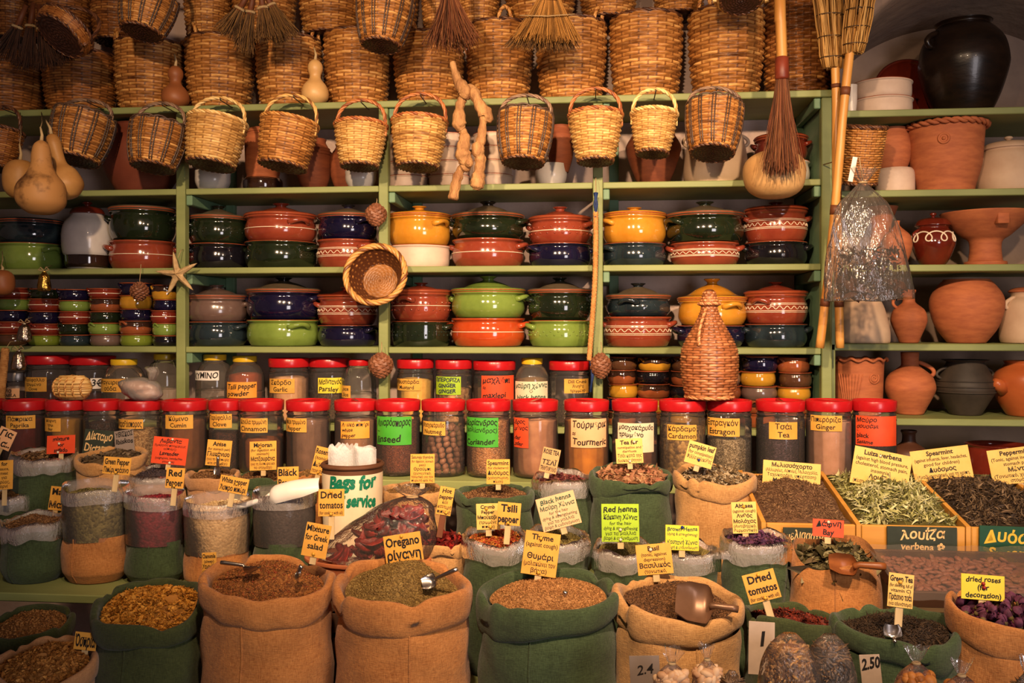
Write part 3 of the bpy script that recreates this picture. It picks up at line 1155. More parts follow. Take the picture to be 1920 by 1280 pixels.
    return root

# ================================================================ the room
YF, YW = 3.5, 3.86              # front edge of the shelves, back wall
YR, YRW = 3.58, 4.02            # the bay beside the tall post
Z1, Z2, Z3, Z4, Z5 = 2.431, 2.100, 1.782, 1.465, 1.156
ZR = [2.372, 2.066, 1.781, 1.480, 1.196]


def xat(px, Y):
    return W(px, 0, Y).x


XL = xat(-420, YF)
XP = xat(1550, YF)              # tall post
XR = xat(2250, YR)
struct('floor', box(-3.6, 4.2, -2.4, 4.2, -0.05, 0.0), M('floor_stone', '#4a3a2e', '#5e4b3b', 5, rough=0.8))
struct('wall_back', box(-3.6, XP + 0.012, YW, YW + 0.12, 0, 3.4), PLASTER)
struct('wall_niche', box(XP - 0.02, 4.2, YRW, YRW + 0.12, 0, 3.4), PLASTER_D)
struct('wall_left', box(-3.7, -3.6, -2.4, 4.2, 0, 3.4), PLASTER)
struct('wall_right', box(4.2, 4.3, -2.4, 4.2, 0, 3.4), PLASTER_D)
struct('ceiling', box(-3.7, 4.3, -2.4, 4.2, 3.3, 3.4), PLASTER)


def vault():
    # plastered arch in front of the niche: soffit band plus the wall face above it
    cx, cz, rx, rz, y0, y1 = xat(1895, 3.45), 2.42, 0.60, 0.44, 3.40, YRW
    a = np.linspace(PI * 1.02, -0.02 * PI, 60)
    x, z = cx + rx * np.cos(a), cz + rz * np.sin(a)
    rows = []
    for y, k in ((y1, 0.90), (y1 - 0.2, 0.93), (y0 + 0.10, 0.98), (y0 + 0.03, 1.0), (y0, 1.03)):
        rows.append(np.stack([cx + rx * k * np.cos(a), np.full_like(a, y), cz + rz * k * np.sin(a)], 1))
    top = rows[-1].copy()
    top[:, 2] = 3.3
    top[0, 0] -= 0.0
    rows.append(top)
    return grid(np.array(rows), wrap=False)


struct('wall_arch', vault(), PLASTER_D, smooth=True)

# ---------------------------------------------------------------- shelving
rack = thing('shelving_rack', 'long green painted wall shelving rack holding baskets, glazed casseroles and jars', 'shelf', (0, YF, 0))
posts = [xat(p, YF) for p in (-300, 339, 719, 1121)] + [XP]


def rb(name, x0, x1, y0, y1, z0, z1, mat=PAINT, b=0.003, par=None):
    return part(name, box(x0, x1, y0 - YF, y1 - YF, z0, z1, b), mat, par or rack, smooth=False)


rb('shelf_board', XL, XP + 0.02, YF - 0.012, YW, Z1 - 0.026, Z1)
for i in range(4):
    for z in (Z2, Z3, Z4, Z5):
        rb('shelf_board', posts[i] + 0.020, posts[i + 1] - 0.020, YF, YW, z - 0.024, z)
for i, x in enumerate(posts):
    rb('post', x - 0.019, x + 0.019, YF - 0.004, YF + 0.036, 0.0, Z1 - 0.027)
    rb('rear_post', x + 0.045 - (0.09 if i == 4 else 0), x + 0.085 - (0.09 if i == 4 else 0), YW - 0.03, YW, 0.0, Z1 - 0.027, PAINT_B)
    for z in (Z1, Z2, Z3, Z4):
        if i == 2 and z == Z4:
            continue
        s = -1 if i == 4 else 1
        rb('cleat', min(x + s * 0.02, x + s * 0.045), max(x + s * 0.02, x + s * 0.045), YF + 0.005, YW, z - 0.066, z - 0.026, PAINT_B)
rb('side_panel', XP - 0.014, XP - 0.002, YF + 0.04, YW, 0.6, Z1 - 0.03, PAINT_B)

rack2 = thing('shelving_rack', 'green niche shelving beside the tall post holding plain terracotta pots', 'shelf', (XP, YR, 0))
for z in ZR:
    part('shelf_board', box(0.014, XR - XP, 0, YRW - YR, z - 0.026, z, 0.003), PAINT, rack2, smooth=False)
part('post', box(0.022, 0.052, 0.0, 0.04, 0, 2.40, 0.003), PAINT, rack2, smooth=False)
for y in (0.36,):
    part('rear_post', box(0.06, 0.10, y + 0.03, y + 0.07, 0, 2.34, 0.003), PAINT_B, rack2, smooth=False)

# tiered stand for the jars and the sacks
ZJ = 1.026
stand = thing('display_stand', 'stepped green wooden stand carrying the front jars and the sacks', 'stand', (0, 2.4, 0))


def sb(name, x0, x1, y0, y1, z0, z1, mat=PAINT):
    return part(name, box(x0, x1, y0 - 2.4, y1 - 2.4, z0, z1, 0.003), mat, stand, smooth=False)


XS0, XS1 = -2.6, 2.6
sb('shelf_board', XS0, XS1, 3.02, 3.34, ZJ - 0.03, ZJ)
ZA, ZB, ZC = 0.785, 0.62, 0.40
XM = xat(606, 2.5)
XBOX = xat(1416, 2.6)
sb('shelf_board', XS0, XM, 2.44, 3.0, ZA - 0.025, ZA)
sb('shelf_board', XM + 0.01, XS1, 2.66, 3.0, ZA - 0.025, ZA)
sb('shelf_board', XM + 0.01, XS1, 2.24, 2.64, ZB - 0.025, ZB)
sb('shelf_board', XS0, XS1, 1.84, 2.22, ZC - 0.025, ZC, DARKWOOD)
for x in (XS0 + 0.05, -1.2, XM + 0.05, 0.6, 1.5, XS1 - 0.05):
    sb('leg', x - 0.025, x + 0.025, 3.28, 3.33, 0, ZJ - 0.031, DARKWOOD)
    sb('leg', x - 0.025, x + 0.025, 2.92, 2.97, 0, ZA - 0.026, DARKWOOD)
    if x > XM:
        sb('leg', x - 0.025, x + 0.025, 2.56, 2.61, 0, ZB - 0.026, DARKWOOD)
    sb('leg', x - 0.025, x + 0.025, 2.14, 2.19, 0, ZC - 0.026, DARKWOOD)

# low front bench for the bagged nuts
ZN = 0.775
bench = thing('bench', 'low dark wooden bench in front of the sacks carrying bags of nuts', 'bench', (0, 1.70, 0))
bx0, bx1 = xat(1140, 1.7), xat(2000, 1.7)
part('bench_top', box(bx0, bx1, -0.12, 0.085, ZN - 0.025, ZN, 0.003), DARKWOOD, bench, smooth=False)
for x in (bx0 + 0.04, bx1 - 0.04):
    for y in (-0.09, 0.055):
        part('leg', box(x - 0.02, x + 0.02, y - 0.02, y + 0.02, 0, ZN - 0.026, 0.002), DARKWOOD, bench, smooth=False)

# ================================================================ casseroles
YP = 3.665


def stack(x0, x1, yk, yr, ys, yb, z, low, top, lx=None, Y=YP):
    """a lidded pot on a second pot; rows: knob top, lid edge, seam, base"""
    cx = (x0 + x1) / 2
    k = mt(cx, Y)
    loc = W(cx, 500, Y)
    R = (x1 - x0) / 2 * k / 1.0
    hl = (yb - ys) * k
    ht = (ys - yr) * k
    hk = (yr - yk) * k
    nxt = [q for q in (Z1, Z2, Z3, Z4) if q > z + 0.02]
    tot = hl + ht + hk + 0.004
    if nxt and tot > min(nxt) - 0.030 - z:
        q = (min(nxt) - 0.030 - z) / tot
        hl, ht, hk = hl * q, ht * q, hk * q
    lcx = cx if lx is None else (lx[0] + lx[1]) / 2
    lR = R if lx is None else (lx[1] - lx[0]) / 2 * k
    l2 = W(lcx, 500, Y)
    lab, col, kw = low
    kw = dict(kw)
    ea = kw.pop('ears', None)
    if lab:
        pot(lab, lR, hl, (l2.x, Y, z + 0.001), col, ears=ea, **kw)
    lab, col, kw = top
    kw = dict(kw)
    zt = z + hl + 0.0025 if low[0] else z
    pot(lab, R, ht, (loc.x, Y, zt), col, lidh=hk, **kw)


GLD = dict(lid='greylid')
stack(0, 118, 398, 408, 446, 495, Z3, ('light green casserole under the navy one beneath the hanging gourds', 'ltgreen', dict(ears=-20)),
      ('navy casserole with black lid on the light green one beneath the hanging gourds', 'slate', dict(lid='slate', knobc='black', ears=200)))
stack(209, 327, 378, 388, 444, 496, Z3, ('red casserole with one white line, under dark green pot beside starfish', 'red', dict(deco='line', ears=-150)),
      ('dark green lidded casserole on a red one, between white jar and first green post', 'dkgreen', dict(lid='greylid', knobc='dkgreen', ears=-165)))
stack(356, 463, 378, 405, 451, 497, Z3, ('black casserole under dark green textured pot, just beside the post with starfish', 'black', dict(ears=-150)),
      ('dark green textured casserole with domed grey lid, just beside the post above the starfish', 'dkgreen', dict(lid='greylid', knobc='dkgreen', ears=-150, dots=True)))
stack(461, 593, 374, 402, 448, 497, Z3, ('dark green casserole under a big red lidded casserole', 'dkgreen', dict(ears=-10)),
      ('big red lidded casserole with a white line on a dark green casserole', 'red', dict(lid='red', deco='line', ears=-40)))
stack(598, 708, 377, 402, 444, 496, Z3, ('red casserole with white wavy band, partly behind the round hanging basket', 'red', dict(deco='wave', ears=-35)),
      ('navy casserole with grey lid beside the upper pine cone', 'navy', dict(lid='greylid', knobc='navy', ears=-40)), lx=(596, 707))
stack(728, 845, 378, 401, 453, 494, Z3, ('cream straight-sided dish under a mustard casserole', 'whiteclay', dict(style=1)),
      ('mustard casserole with mustard lid on a cream dish', 'mustard', dict(lid='mustard', ears=-35)))
stack(848, 982, 370, 402, 443, 494, Z3, ('red casserole with one white line under big dark green casserole', 'red', dict(deco='line', ears=-12)),
      ('biggest dark green casserole with grey lid, below the dried roots', 'dkgreen', dict(lid='greylid', knobc='black', ears=-10)))
stack(992, 1108, 381, 408, 452, 494, Z3, ('navy casserole under red dotted casserole beside the hanging rope', 'navy', dict(ears=-150)),
      ('red casserole with white line and raised dots beside the hanging rope', 'red', dict(lid='red', deco='line', dots=True, ears=-20)))
stack(1130, 1248, 382, 401, 451, 493, Z3, ('slate blue casserole under a mustard casserole just past the rope post', 'slate', dict(ears=-150)),
      ('mustard casserole on a slate blue one, just past the rope post', 'mustard', dict(lid='mustard', ears=-150)))
stack(1250, 1393, 371, 401, 450, 492, Z3, ('slim red casserole with white wave under a large dark green casserole', 'red', dict(deco='wave', ears=-5)),
      ('large dark green casserole with grey lid on the slim red wave casserole', 'dkgreen', dict(lid='greylid', knobc='dkgreen', ears=-150)), lx=(1258, 1384))
stack(1398, 1511, 371, 390, 447, 490, Z3, ('black casserole on the shelf under the round gourd', 'black', dict(ears=-10)),
      ('red wave-banded casserole with red lid directly below the round gourd', 'red', dict(lid='dkred', deco='wave', ears=0)))
# row below
stack(350, 463, 531, 557, 600, 644, Z4, ('slate blue casserole under the grey casserole', 'slate', dict(ears=-15)),
      ('mauve grey casserole with grey lid below the starfish', 'grey', dict(lid='grey', ears=-170)))
stack(465, 599, 517, 546, 597, 645, Z4, ('light green casserole under navy casserole, above the chilli powder jar', 'ltgreen', dict(ears=-45)),
      ('big navy casserole with grey lid on a light green one', 'navy', dict(lid='greylid', knobc='black', ears=-10)))
stack(597, 706, 535, 556, 606, 644, Z4, ('navy casserole below red wave casserole, next to the hanging round basket', 'navy', dict(ears=-20)),
      ('red wave casserole partly covered by the hanging round basket', 'red', dict(lid='dkred', deco='wave', ears=-170)))
stack(734, 845, 528, 549, 600, 646, Z4, ('dark green dotted casserole above the mustard powder jar', 'dkgreen', dict(dots=True, style=1, ears=-10)),
      ('red casserole with white line and arched handle beside the hanging round basket', 'red', dict(lid='red', deco='linedots', dots=True, ears=-110)))
stack(847, 984, 516, 547, 595, 647, Z4, ('orange red casserole with white line under the light green lidded casserole', 'orange', dict(deco='line', ears=-8)),
      ('big light green casserole with light green lid', 'ltgreen', dict(lid='ltgreen', ears=-15)))
stack(991, 1108, 519, 548, 599, 647, Z4, ('light green dotted casserole beside the rope', 'ltgreen', dict(dots=True, ears=-160)),
      ('dark green dotted casserole with grey lid on the light green dotted one', 'dkgreen', dict(lid='greylid', knobc='dkgreen', dots=True, ears=-170)))
stack(1137, 1256, 529, 558, 592, 647, Z4, ('red wave casserole under a slate one, beside the rope post', 'red', dict(deco='wave', ears=-10)),
      ('slate dark casserole with grey lid, between rope post and wicker demijohn', 'slate', dict(lid='greylid', knobc='slate', ears=-110)), lx=(1133, 1258))
stack(1272, 1398, 521, 563, 609, 648, Z4, ('navy casserole behind the neck of the wicker demijohn', 'navy', dict(ears=-170)),
      ('mustard casserole with tall mustard lid behind the wicker demijohn', 'mustard', dict(lid='mustard', ears=-60)), lx=(1270, 1394))
stack(1398, 1511, 529, 554, 608, 650, Z4, ('dark slate casserole above the stacked bowls at the tall post', 'slate', dict(ears=-5)),
      ('red wave casserole with red lid at the foot of the bamboo cane', 'red', dict(lid='red', deco='wave', ears=-130)))

# ---------------------------------------------------------------- small bowls in stacks


def bowls(x0, x1, rows, z, desc, group, Y=YP):
    cx = (x0 + x1) / 2
    k = mt(cx, Y)
    R = (x1 - x0) / 2 * k
    loc = W(cx, 500, Y)
    zz = z + 0.001
    n = len(rows)
    words = ['top', 'second', 'third', 'fourth', 'lowest']
    for i, (col, hpx) in enumerate(rows[::-1]):
        h = hpx * k * 0.955
        dec = None
        c = col
        if col == 'redline':
            c, dec = 'redb', 'line'
        elif col == 'drip':
            c, dec = 'terra_g', 'drip'
        elif col == 'ydrip':
            c, dec = 'yellow', 'drip'
        idx = n - 1 - i
        w = 'lowest' if i == 0 else words[idx]
        cn = {'redline': 'red bowl with white line', 'drip': 'terracotta bowl with dark dripped glaze', 'ydrip': 'yellow bowl with brown dripped glaze', 'navy': 'navy bowl', 'dkgreen': 'dark green bowl',
              'ltgreen': 'light green bowl', 'slate': 'slate bowl', 'grey': 'grey bowl', 'yellow': 'mustard yellow bowl', 'brown': 'brown bowl', 'black': 'black bowl', 'olive': 'olive green bowl', 'terra_g': 'glossy terracotta bowl'}[col]
        dx = 0.004 * math.sin(i * 2.3 + cx)
        pot(f'{cn}, {w} of the stack {desc}', R * (1 - 0.02 * (i % 2)), h - 0.0015, (loc.x + dx, Y - 0.05 + 0.003 * math.cos(i * 1.7), zz), c, deco=dec, ears=((-160 + 47 * i) % 360 if i % 3 == 1 else None), name='small_bowl', cat='bowl', group=group)
        zz += h


GL['terra_g'] = glaze('glossy_terracotta', '#7a3c22', '#93502d')
GA = 'small glazed bowls stacked under the green casserole shelf'
bowls(9, 68, [('redline', 21), ('ltgreen', 22), ('navy', 22), ('redline', 23), ('brown', 23)], Z4, 'nearest the little hanging gourd', GA)
bowls(70, 128, [('dkgreen', 19), ('redline', 24), ('navy', 24), ('redline', 21), ('olive', 21)], Z4, 'behind the gold hanging bag', GA)
bowls(125, 182, [('navy', 21), ('ltgreen', 21), ('redline', 23), ('dkgreen', 22), ('slate', 21)], Z4, 'midway between gold bag and brown cone', GA)
bowls(181, 238, [('redline', 19), ('drip', 25), ('dkgreen', 22), ('ltgreen', 22), ('grey', 22)], Z4, 'just before the brown cone', GA)
bowls(238, 296, [('navy', 24), ('yellow', 26), ('navy', 23), ('drip', 26), ('olive', 22)], Z4, 'behind the brown hanging cone', GA)
bowls(297, 345, [('ydrip', 28), ('navy', 21), ('redline', 24), ('ltgreen', 24), ('black', 20)], Z4, 'behind the starfish', GA)
GB = 'small glazed bowls stacked behind the front jars'
bowls(1139, 1193, [('brown', 25), ('drip', 27), ('yellow', 26), ('navy', 27), ('drip', 27)], Z5, 'beside the lower rope pine cone', GB)
bowls(1194, 1254, [('ydrip', 26), ('black', 25), ('drip', 27), ('yellow', 27), ('brown', 27)], Z5, 'two along from the rope post', GB)
bowls(1256, 1319, [('brown', 27), ('drip', 27), ('black', 26), ('drip', 26), ('yellow', 27)], Z5, 'half hidden by the demijohn', GB)
bowls(1322, 1384, [('yellow', 27), ('grey', 27), ('terra_g', 26), ('brown', 26), ('drip', 27)], Z5, 'wholly behind the demijohn', GB)
bowls(1386, 1451, [('navy', 29), ('yellow', 28), ('grey', 27), ('drip', 26), ('terra_g', 26)], Z5, 'just past the demijohn', GB)
bowls(1454, 1514, [('terra_g', 28), ('brown', 28), ('yellow', 26), ('drip', 26), ('grey', 26)], Z5, 'against the tall post', GB)

# ---------------------------------------------------------------- turned pottery from a profile


def px_niche(Y, cx):
    return cx > 1550


def turned(name, label, x0, x1, ytop, z, Y, prof, mat, cat='pot', parts=(), rz=0, wall=0.93, tiltx=0, mouth=True):
    """prof: (radius fraction, height fraction) of the outside, open at the top"""
    cx = (x0 + x1) / 2
    k = mt(cx, Y)
    R = (x1 - x0) / 2 * k
    loc = W(cx, ytop, Y)
    nxt = [q for q in (ZR if px_niche(Y, cx) else [Z1, Z2, Z3, Z4, Z5]) if q > z + 0.02]
    z = z + 0.001
    h = loc.z - z
    if nxt:
        h = min(h, min(nxt) - 0.036 - z - (0.045 if any(q[0] == 'lid' for q in parts) else 0))
    root = thing(name, label, cat, (loc.x, Y, z), (math.radians(tiltx), 0, math.radians(rz)))
    pr = smoothp([(a * R, b * h) for a, b in prof], 4)
    pr[:, 1] = np.maximum(pr[:, 1], 0)
    if mouth:
        n = len(pr)
        inn = [(max(r - (1 - wall) * R, 0.003), zz) for r, zz in pr[::-1] if zz > 0.35 * h]
        inn.append((0, 0.33 * h))
        full = np.vstack([[(0, 0.001)], pr, inn])
    else:
        full = np.vstack([[(0, 0.001)], pr, [(0, pr[-1, 1])]])
    part('body', lathe(full, 48), mat, root)
    for nm, fn, m in parts:
        for g in fn(pr, R, h):
            part(nm, g, m, root)
    return root


def loop_handle(r0, z0, z1, ang, out, thick):
    s = np.linspace(0, 1, 15)
    r = r0[0] * (1 - s) + r0[1] * s + out * np.sin(PI * s) ** 0.7
    z = z0 * (1 - s) + z1 * s
    return tube(np.stack([r * math.cos(ang), r * math.sin(ang), z], 1), thick, 8)


def side_handles(za, zb, out, th, angs):
    def fn(pr, R, h):
        return [loop_handle((rad_at(pr, za * h) - 0.004, rad_at(pr, zb * h) - 0.004), za * h, zb * h, math.radians(a), out * R, th * R) for a in angs]
    return fn


def ringpart(zs, r):
    def fn(pr, R, h):
        return [tube(circle(rad_at(pr, z * h) + 0.001, z * h, 56), r * R, 6, True) for z in zs]
    return fn


def lidpart(r0, z0, hgt, kr):
    """low lid with a button knob"""
    def fn(pr, R, h):
        p = smoothp([(r0 * R, z0 * h), (r0 * R * 1.03, z0 * h + 0.05 * R), (r0 * R * 0.8, z0 * h + hgt * R * 0.5), (kr * R * 0.7, z0 * h + hgt * R * 0.7), (kr * R * 0.6, z0 * h + hgt * R * 0.8), (kr * R, z0 * h + hgt * R * 0.92), (kr * R * 0.7, z0 * h + hgt * R * 1.05), (0, z0 * h + hgt * R * 1.08)], 4)
        return [lathe(np.vstack([[(0, z0 * h)], p]), 36)]
    return fn


def wavy_rim(z, amp, r, n):
    def fn(pr, R, h):
        th = np.linspace(0, 2 * PI, 160, endpoint=False)
        rr = pr[-1, 0] + 0.004 + amp * R * 0.5 * np.sin(n * th)
        return [tube(np.stack([rr * np.cos(th), rr * np.sin(th), z * h + amp * R * np.cos(n * th)], 1), r * R, 6, True)]
    return fn


JAR_P = [(0.55, 0), (0.62, 0.02), (0.9, 0.3), (1.0, 0.55), (0.95, 0.75), (0.72, 0.9), (0.66, 0.95), (0.70, 1.0)]
URN_P = [(0.42, 0), (0.5, 0.02), (0.72, 0.18), (0.97, 0.48), (1.0, 0.62), (0.9, 0.8), (0.72, 0.92), (0.70, 0.96), (0.76, 1.0)]
JUG_P = [(0.5, 0), (0.55, 0.02), (0.62, 0.08), (0.95, 0.34), (1.0, 0.46), (0.85, 0.62), (0.42, 0.74), (0.34, 0.80), (0.33, 0.92), (0.40, 0.97), (0.38, 1.0)]
BOWL_P = [(0.6, 0), (0.7, 0.03), (0.95, 0.45), (0.97, 0.8), (0.99, 0.96), (0.99, 1.0)]
# behind the hanging baskets
turned('storage_jar', 'white bulbous storage jar with dark red lid between two casserole stacks', 119, 209, 396, Z3, YP - 0.03,
       [(0.55, 0), (0.72, 0.02), (0.84, 0.08), (0.86, 0.24), (0.95, 0.32), (1.0, 0.55), (0.93, 0.8), (0.66, 0.96), (0.6, 1.0)], WHITE_G, 'jar',
       [('lid', lidpart(0.66, 1.0, 0.5, 0.2), GL['dkred']), ('glazed_foot', lambda pr, R, h: [lathe([(rad_at(pr, z) + 0.001, z) for z in np.linspace(0.002, 0.26 * h, 8)], 48)], GL['umber'])])
turned('wide_bowl', 'wide dull terracotta bowl behind the two ribbed hanging baskets', 196, 338, 238, Z2, YP, [(0.5, 0), (0.6, 0.02), (0.92, 0.3), (1.0, 0.5), (0.94, 0.75), (0.72, 0.95), (0.74, 1.0)], M('dull_terracotta', '#6c3424', '#7c3f2b', 8, rough=0.55), 'bowl')
turned('small_bowl', 'small white bowl under the pale hanging basket', 366, 432, 322, Z2, YP - 0.04, BOWL_P, WHITE_G, 'bowl')
turned('storage_jar', 'lidded terracotta jar with dark base between pale and twist-handled baskets', 456, 530, 243, Z2, YP, [(0.8, 0), (0.94, 0.04), (0.97, 0.2), (0.8, 0.28), (0.86, 0.4), (0.9, 0.9), (0.8, 0.97), (0.78, 1.0)], TERRA, 'jar',
       [('lid', lidpart(0.8, 1.0, 0.5, 0.22), TERRA), ('glazed_base', lambda pr, R, h: [lathe([(rad_at(pr, z) + 0.001, z) for z in np.linspace(0.002, 0.24 * h, 8)], 48)], GL['umber'])])
turned('storage_jar', 'ridged terracotta jar behind the twist-handled hanging basket', 555, 622, 262, Z2, YP, JAR_P, TERRA_D, 'jar', [('throwing_ridge', ringpart((0.7, 0.76, 0.82), 0.03), TERRA_D)])
turned('storage_jar', 'round terracotta jar half hidden behind basket under the second post', 618, 690, 272, Z2 , YP + 0.02, JAR_P, TERRA_D, 'jar')
turned('small_bowl', 'small white bowl beside the second green post, under a brown-rimmed basket', 647, 706, 322, Z2, YP - 0.08, BOWL_P, WHITE_G, 'bowl')
for cxs, nm in ((764, 'beside the second post'), (843, 'behind the dried roots'), (923, 'behind the ribbed basket past the roots')):
    kk = mt(cxs, YP)
    zz = Z2 + 0.001
    for i in range(4):
        lb = ['lowest', 'second from bottom', 'third from bottom', 'topmost'][i]
        hh = 0.056
        pot(f'cream clay dish, {lb} in the stack {nm}', 39 * kk * (1 - 0.03 * i), hh - 0.001, (W(cxs, 0, YP).x, YP, zz), 'whiteclay', style=1, name='clay_dish', cat='dish', group='cream clay dishes in three stacks')
        zz += hh
turned('storage_jar', 'terracotta jug with dark mouth standing on a white bowl, above the rope', 1026, 1076, 236, Z2 + 0.066, YP, JAR_P, TERRA_D, 'jar', [('handle', side_handles(0.85, 0.6, 0.35, 0.09, (10,)), TERRA_D)])
turned('small_bowl', 'white bowl carrying the terracotta jug above the rope', 1003, 1064, 309, Z2, YP, BOWL_P, WHITE_G, 'bowl')
turned('flower_pot', 'terracotta pot with pinched edges behind the small pale basket', 1174, 1276, 252, Z2, YP, [(0.45, 0), (0.52, 0.02), (0.8, 0.35), (1.0, 0.68), (0.98, 0.8), (0.8, 0.96), (0.78, 1.0)], TERRA_D, 'pot', [('pinched_rim', wavy_rim(0.86, 0.03, 0.05, 18), TERRA_D)])
turned('storage_jar', 'cream two-handled jar behind the last ribbed basket', 1282, 1402, 246, Z2, YP, [(0.86, 0), (0.92, 0.03), (1.0, 0.2), (0.96, 0.5), (0.86, 0.8), (0.78, 0.95), (0.8, 1.0)], CREAM, 'jar', [('handle', side_handles(0.92, 0.72, 0.2, 0.055, (5, 185)), CREAM)])
pot('white dish carrying a brown lidded pot behind the hanging broom', 50 * mt(1472, YP), 0.088, (W(1466, 0, YP).x, YP, Z2 + 0.001), 'white', name='clay_dish', cat='dish')
pot('brown lidded pot with handle behind the hanging broom', 48 * mt(1468, YP), 0.085, (W(1464, 0, YP).x, YP, Z2 + 0.0915), 'dkred', lid='dkred', lidh=0.06, ears=-15)

# ---------------------------------------------------------------- niche pottery
YN = 3.76
pot('whitewashed clay dish under another in the niche, topmost shelf', 55 * mt(1655, YN), 0.072, (W(1653, 0, YN).x, YN, ZR[0] + 0.001), 'whiteclay', style=1, name='clay_dish', cat='dish')
pot('whitewashed clay dish with chipped rim on another, beside the big dark urn', 54 * mt(1655, YN), 0.068, (W(1653, 0, YN).x, YN, ZR[0] + 0.0745), 'whiteclay', style=1, name='clay_dish', cat='dish')
turned('storage_jar', 'white waisted pot just behind the upside-down cane brooms', 1585, 1607, 160, ZR[0], 3.70, BOWL_P, WHITE_G, 'jar')
URNM = M('urn_glaze', '#120c08', '#2a1c12', 5, rough=0.30, bs=14, bstr=0.15, bd=0.006, coat=0.1, stretch=(1, 1, 3))
turned('urn', 'big black-brown glazed urn on the topmost niche shelf', 1728, 1884, 44, ZR[0], YN, [(0.52, 0), (0.58, 0.02), (0.8, 0.22), (0.98, 0.48), (1.0, 0.62), (0.9, 0.8), (0.66, 0.93), (0.56, 0.965), (0.64, 1.0)], URNM, 'urn',
       [('handle', side_handles(0.86, 0.70, 0.22, 0.07, (20, 205)), URNM)])
turned('plate', 'dark red round platter leaning behind the big dark urn', 1640, 1770, 210, ZR[0] + 0.01, 3.92, [(0.3, 0), (0.5, 0.05), (0.9, 0.6), (1.0, 1.0)], GL['dkred'], 'plate')
bpy.context.view_layer.update()
_pl = [o for o in bpy.data.objects if o.name.startswith('plate')][0]
_pl.rotation_euler = (math.radians(78), 0, 0)
_pl.location = (_pl.location.x, 3.955, ZR[0] + 65 * mt(1705, 3.9) + 0.004)
for ch in _pl.children:
    ch.data.transform(Matrix.Diagonal((1, 1, 1, 1)))
    vs = np.zeros(len(ch.data.vertices) * 3)
    ch.data.vertices.foreach_get('co', vs)
    vs = vs.reshape(-1, 3)
    vs[:, 2] = vs[:, 2] / max(1e-4, vs[:, 2].max() - vs[:, 2].min()) * 0.035
    ch.data.vertices.foreach_set('co', vs.ravel())
turned('storage_jar', 'orange terracotta jar standing on a white bowl beside the wicker bin', 1640, 1706, 231, ZR[1] + 0.079, YN, [(0.5, 0), (0.62, 0.03), (0.92, 0.3), (1.0, 0.55), (0.92, 0.8), (0.78, 0.92), (0.8, 1.0)], TERRA, 'jar')
turned('small_bowl', 'whitewashed bowl upside down under the orange terracotta jar', 1643, 1713, 317, ZR[1], YN - 0.01, [(0.97, 0), (1.0, 0.1), (0.98, 0.8), (0.88, 0.97), (0.84, 1.0)], GL['whiteclay'], 'bowl')


def medallion(pr, R, h):
    a = math.radians(-112)
    r = rad_at(pr, 0.72 * h)
    g = tube(circle(0.018, 0, 24), 0.005, 6, True)
    g = join(g, ball(0.008, (0, 0, 0), 10, 6))
    g.rot('X', PI / 2).rot('Z', a + PI / 2).mv(r * math.cos(a), r * math.sin(a), 0.74 * h)
    return [g]


turned('planter', 'large terracotta planter with rope-twist rim and a round medallion', 1702, 1843, 224, ZR[1], YN - 0.02, [(0.66, 0), (0.7, 0.02), (0.74, 0.14), (0.88, 0.42), (0.93, 0.75), (0.96, 0.96), (1.0, 1.0)], TERRA, 'planter',
       [('rope_rim', lambda pr, R, h: [strands(circle(R * 1.0, h * 0.985, 96), 0.006, 0.008, 2, 14, 5, True)], TERRA), ('medallion', medallion, TERRA)])
turned('storage_jar', 'cream lidded jar with curled handle beside the rope-rim planter', 1832, 1950, 282, ZR[1], YN, [(0.86, 0), (0.92, 0.03), (1.0, 0.25), (0.97, 0.5), (0.84, 0.85), (0.74, 0.97), (0.74, 1.0)], CREAM, 'jar',
       [('lid', lidpart(0.78, 1.0, 0.42, 0.13), CREAM), ('handle', side_handles(0.8, 0.55, 0.12, 0.05, (190,)), CREAM)])
turned('jug', 'flared terracotta pot behind the hanging plastic bag', 1622, 1682, 386, ZR[2], YN + 0.05, [(0.5, 0), (0.6, 0.05), (0.72, 0.4), (0.6, 0.66), (0.7, 0.8), (1.0, 1.0)], TERRA, 'pot')
turned('jug', 'round terracotta flask with narrow neck beside the plastic bag', 1655, 1709, 414, ZR[2], YN - 0.05, [(0.5, 0), (0.56, 0.02), (0.9, 0.3), (1.0, 0.48), (0.85, 0.68), (0.3, 0.85), (0.16, 0.92), (0.2, 1.0)], TERRA, 'jug')


def squiggle(pr, R, h):
    s = np.linspace(0, 1, 220)
    th = -PI + s * 2 * PI + 0.30 * np.sin(s * 2 * PI * 9)
    z = (0.72 + 0.12 * np.cos(s * 2 * PI * 9)) * h
    r = np.array([rad_at(pr, q) for q in z]) + 0.001
    return [tube(np.stack([r * np.cos(th), r * np.sin(th), z], 1), 0.0030, 5)]


turned('storage_jar', 'dark red glazed jar with looping white line and lid', 1711, 1788, 424, ZR[2], YN, URN_P, GL['dkred'], 'jar',
       [('lid', lidpart(0.8, 1.0, 0.62, 0.16), GL['dkred']), ('looping_line', squiggle, SLIP), ('handle', side_handles(0.9, 0.72, 0.16, 0.08, (10, 190)), GL['dkred'])])
turned('footed_bowl', 'wide terracotta footed bowl with square lugs on the niche shelf', 1770, 1925, 399, ZR[2], YN, [(0.47, 0), (0.47, 0.09), (0.38, 0.12), (0.36, 0.45), (0.55, 0.58), (0.85, 0.8), (1.0, 0.97), (1.0, 1.0)], TERRA, 'bowl',
       [('lug', lambda pr, R, h: [box(-0.022, 0.022, -0.02, 0.03, -0.022, 0.022, 0.003).rot('Z', math.radians(a + 90)).mv(0.83 * R * math.cos(math.radians(a)), 0.83 * R * math.sin(math.radians(a)), 0.83 * h) for a in (-88, 92)], TERRA)])
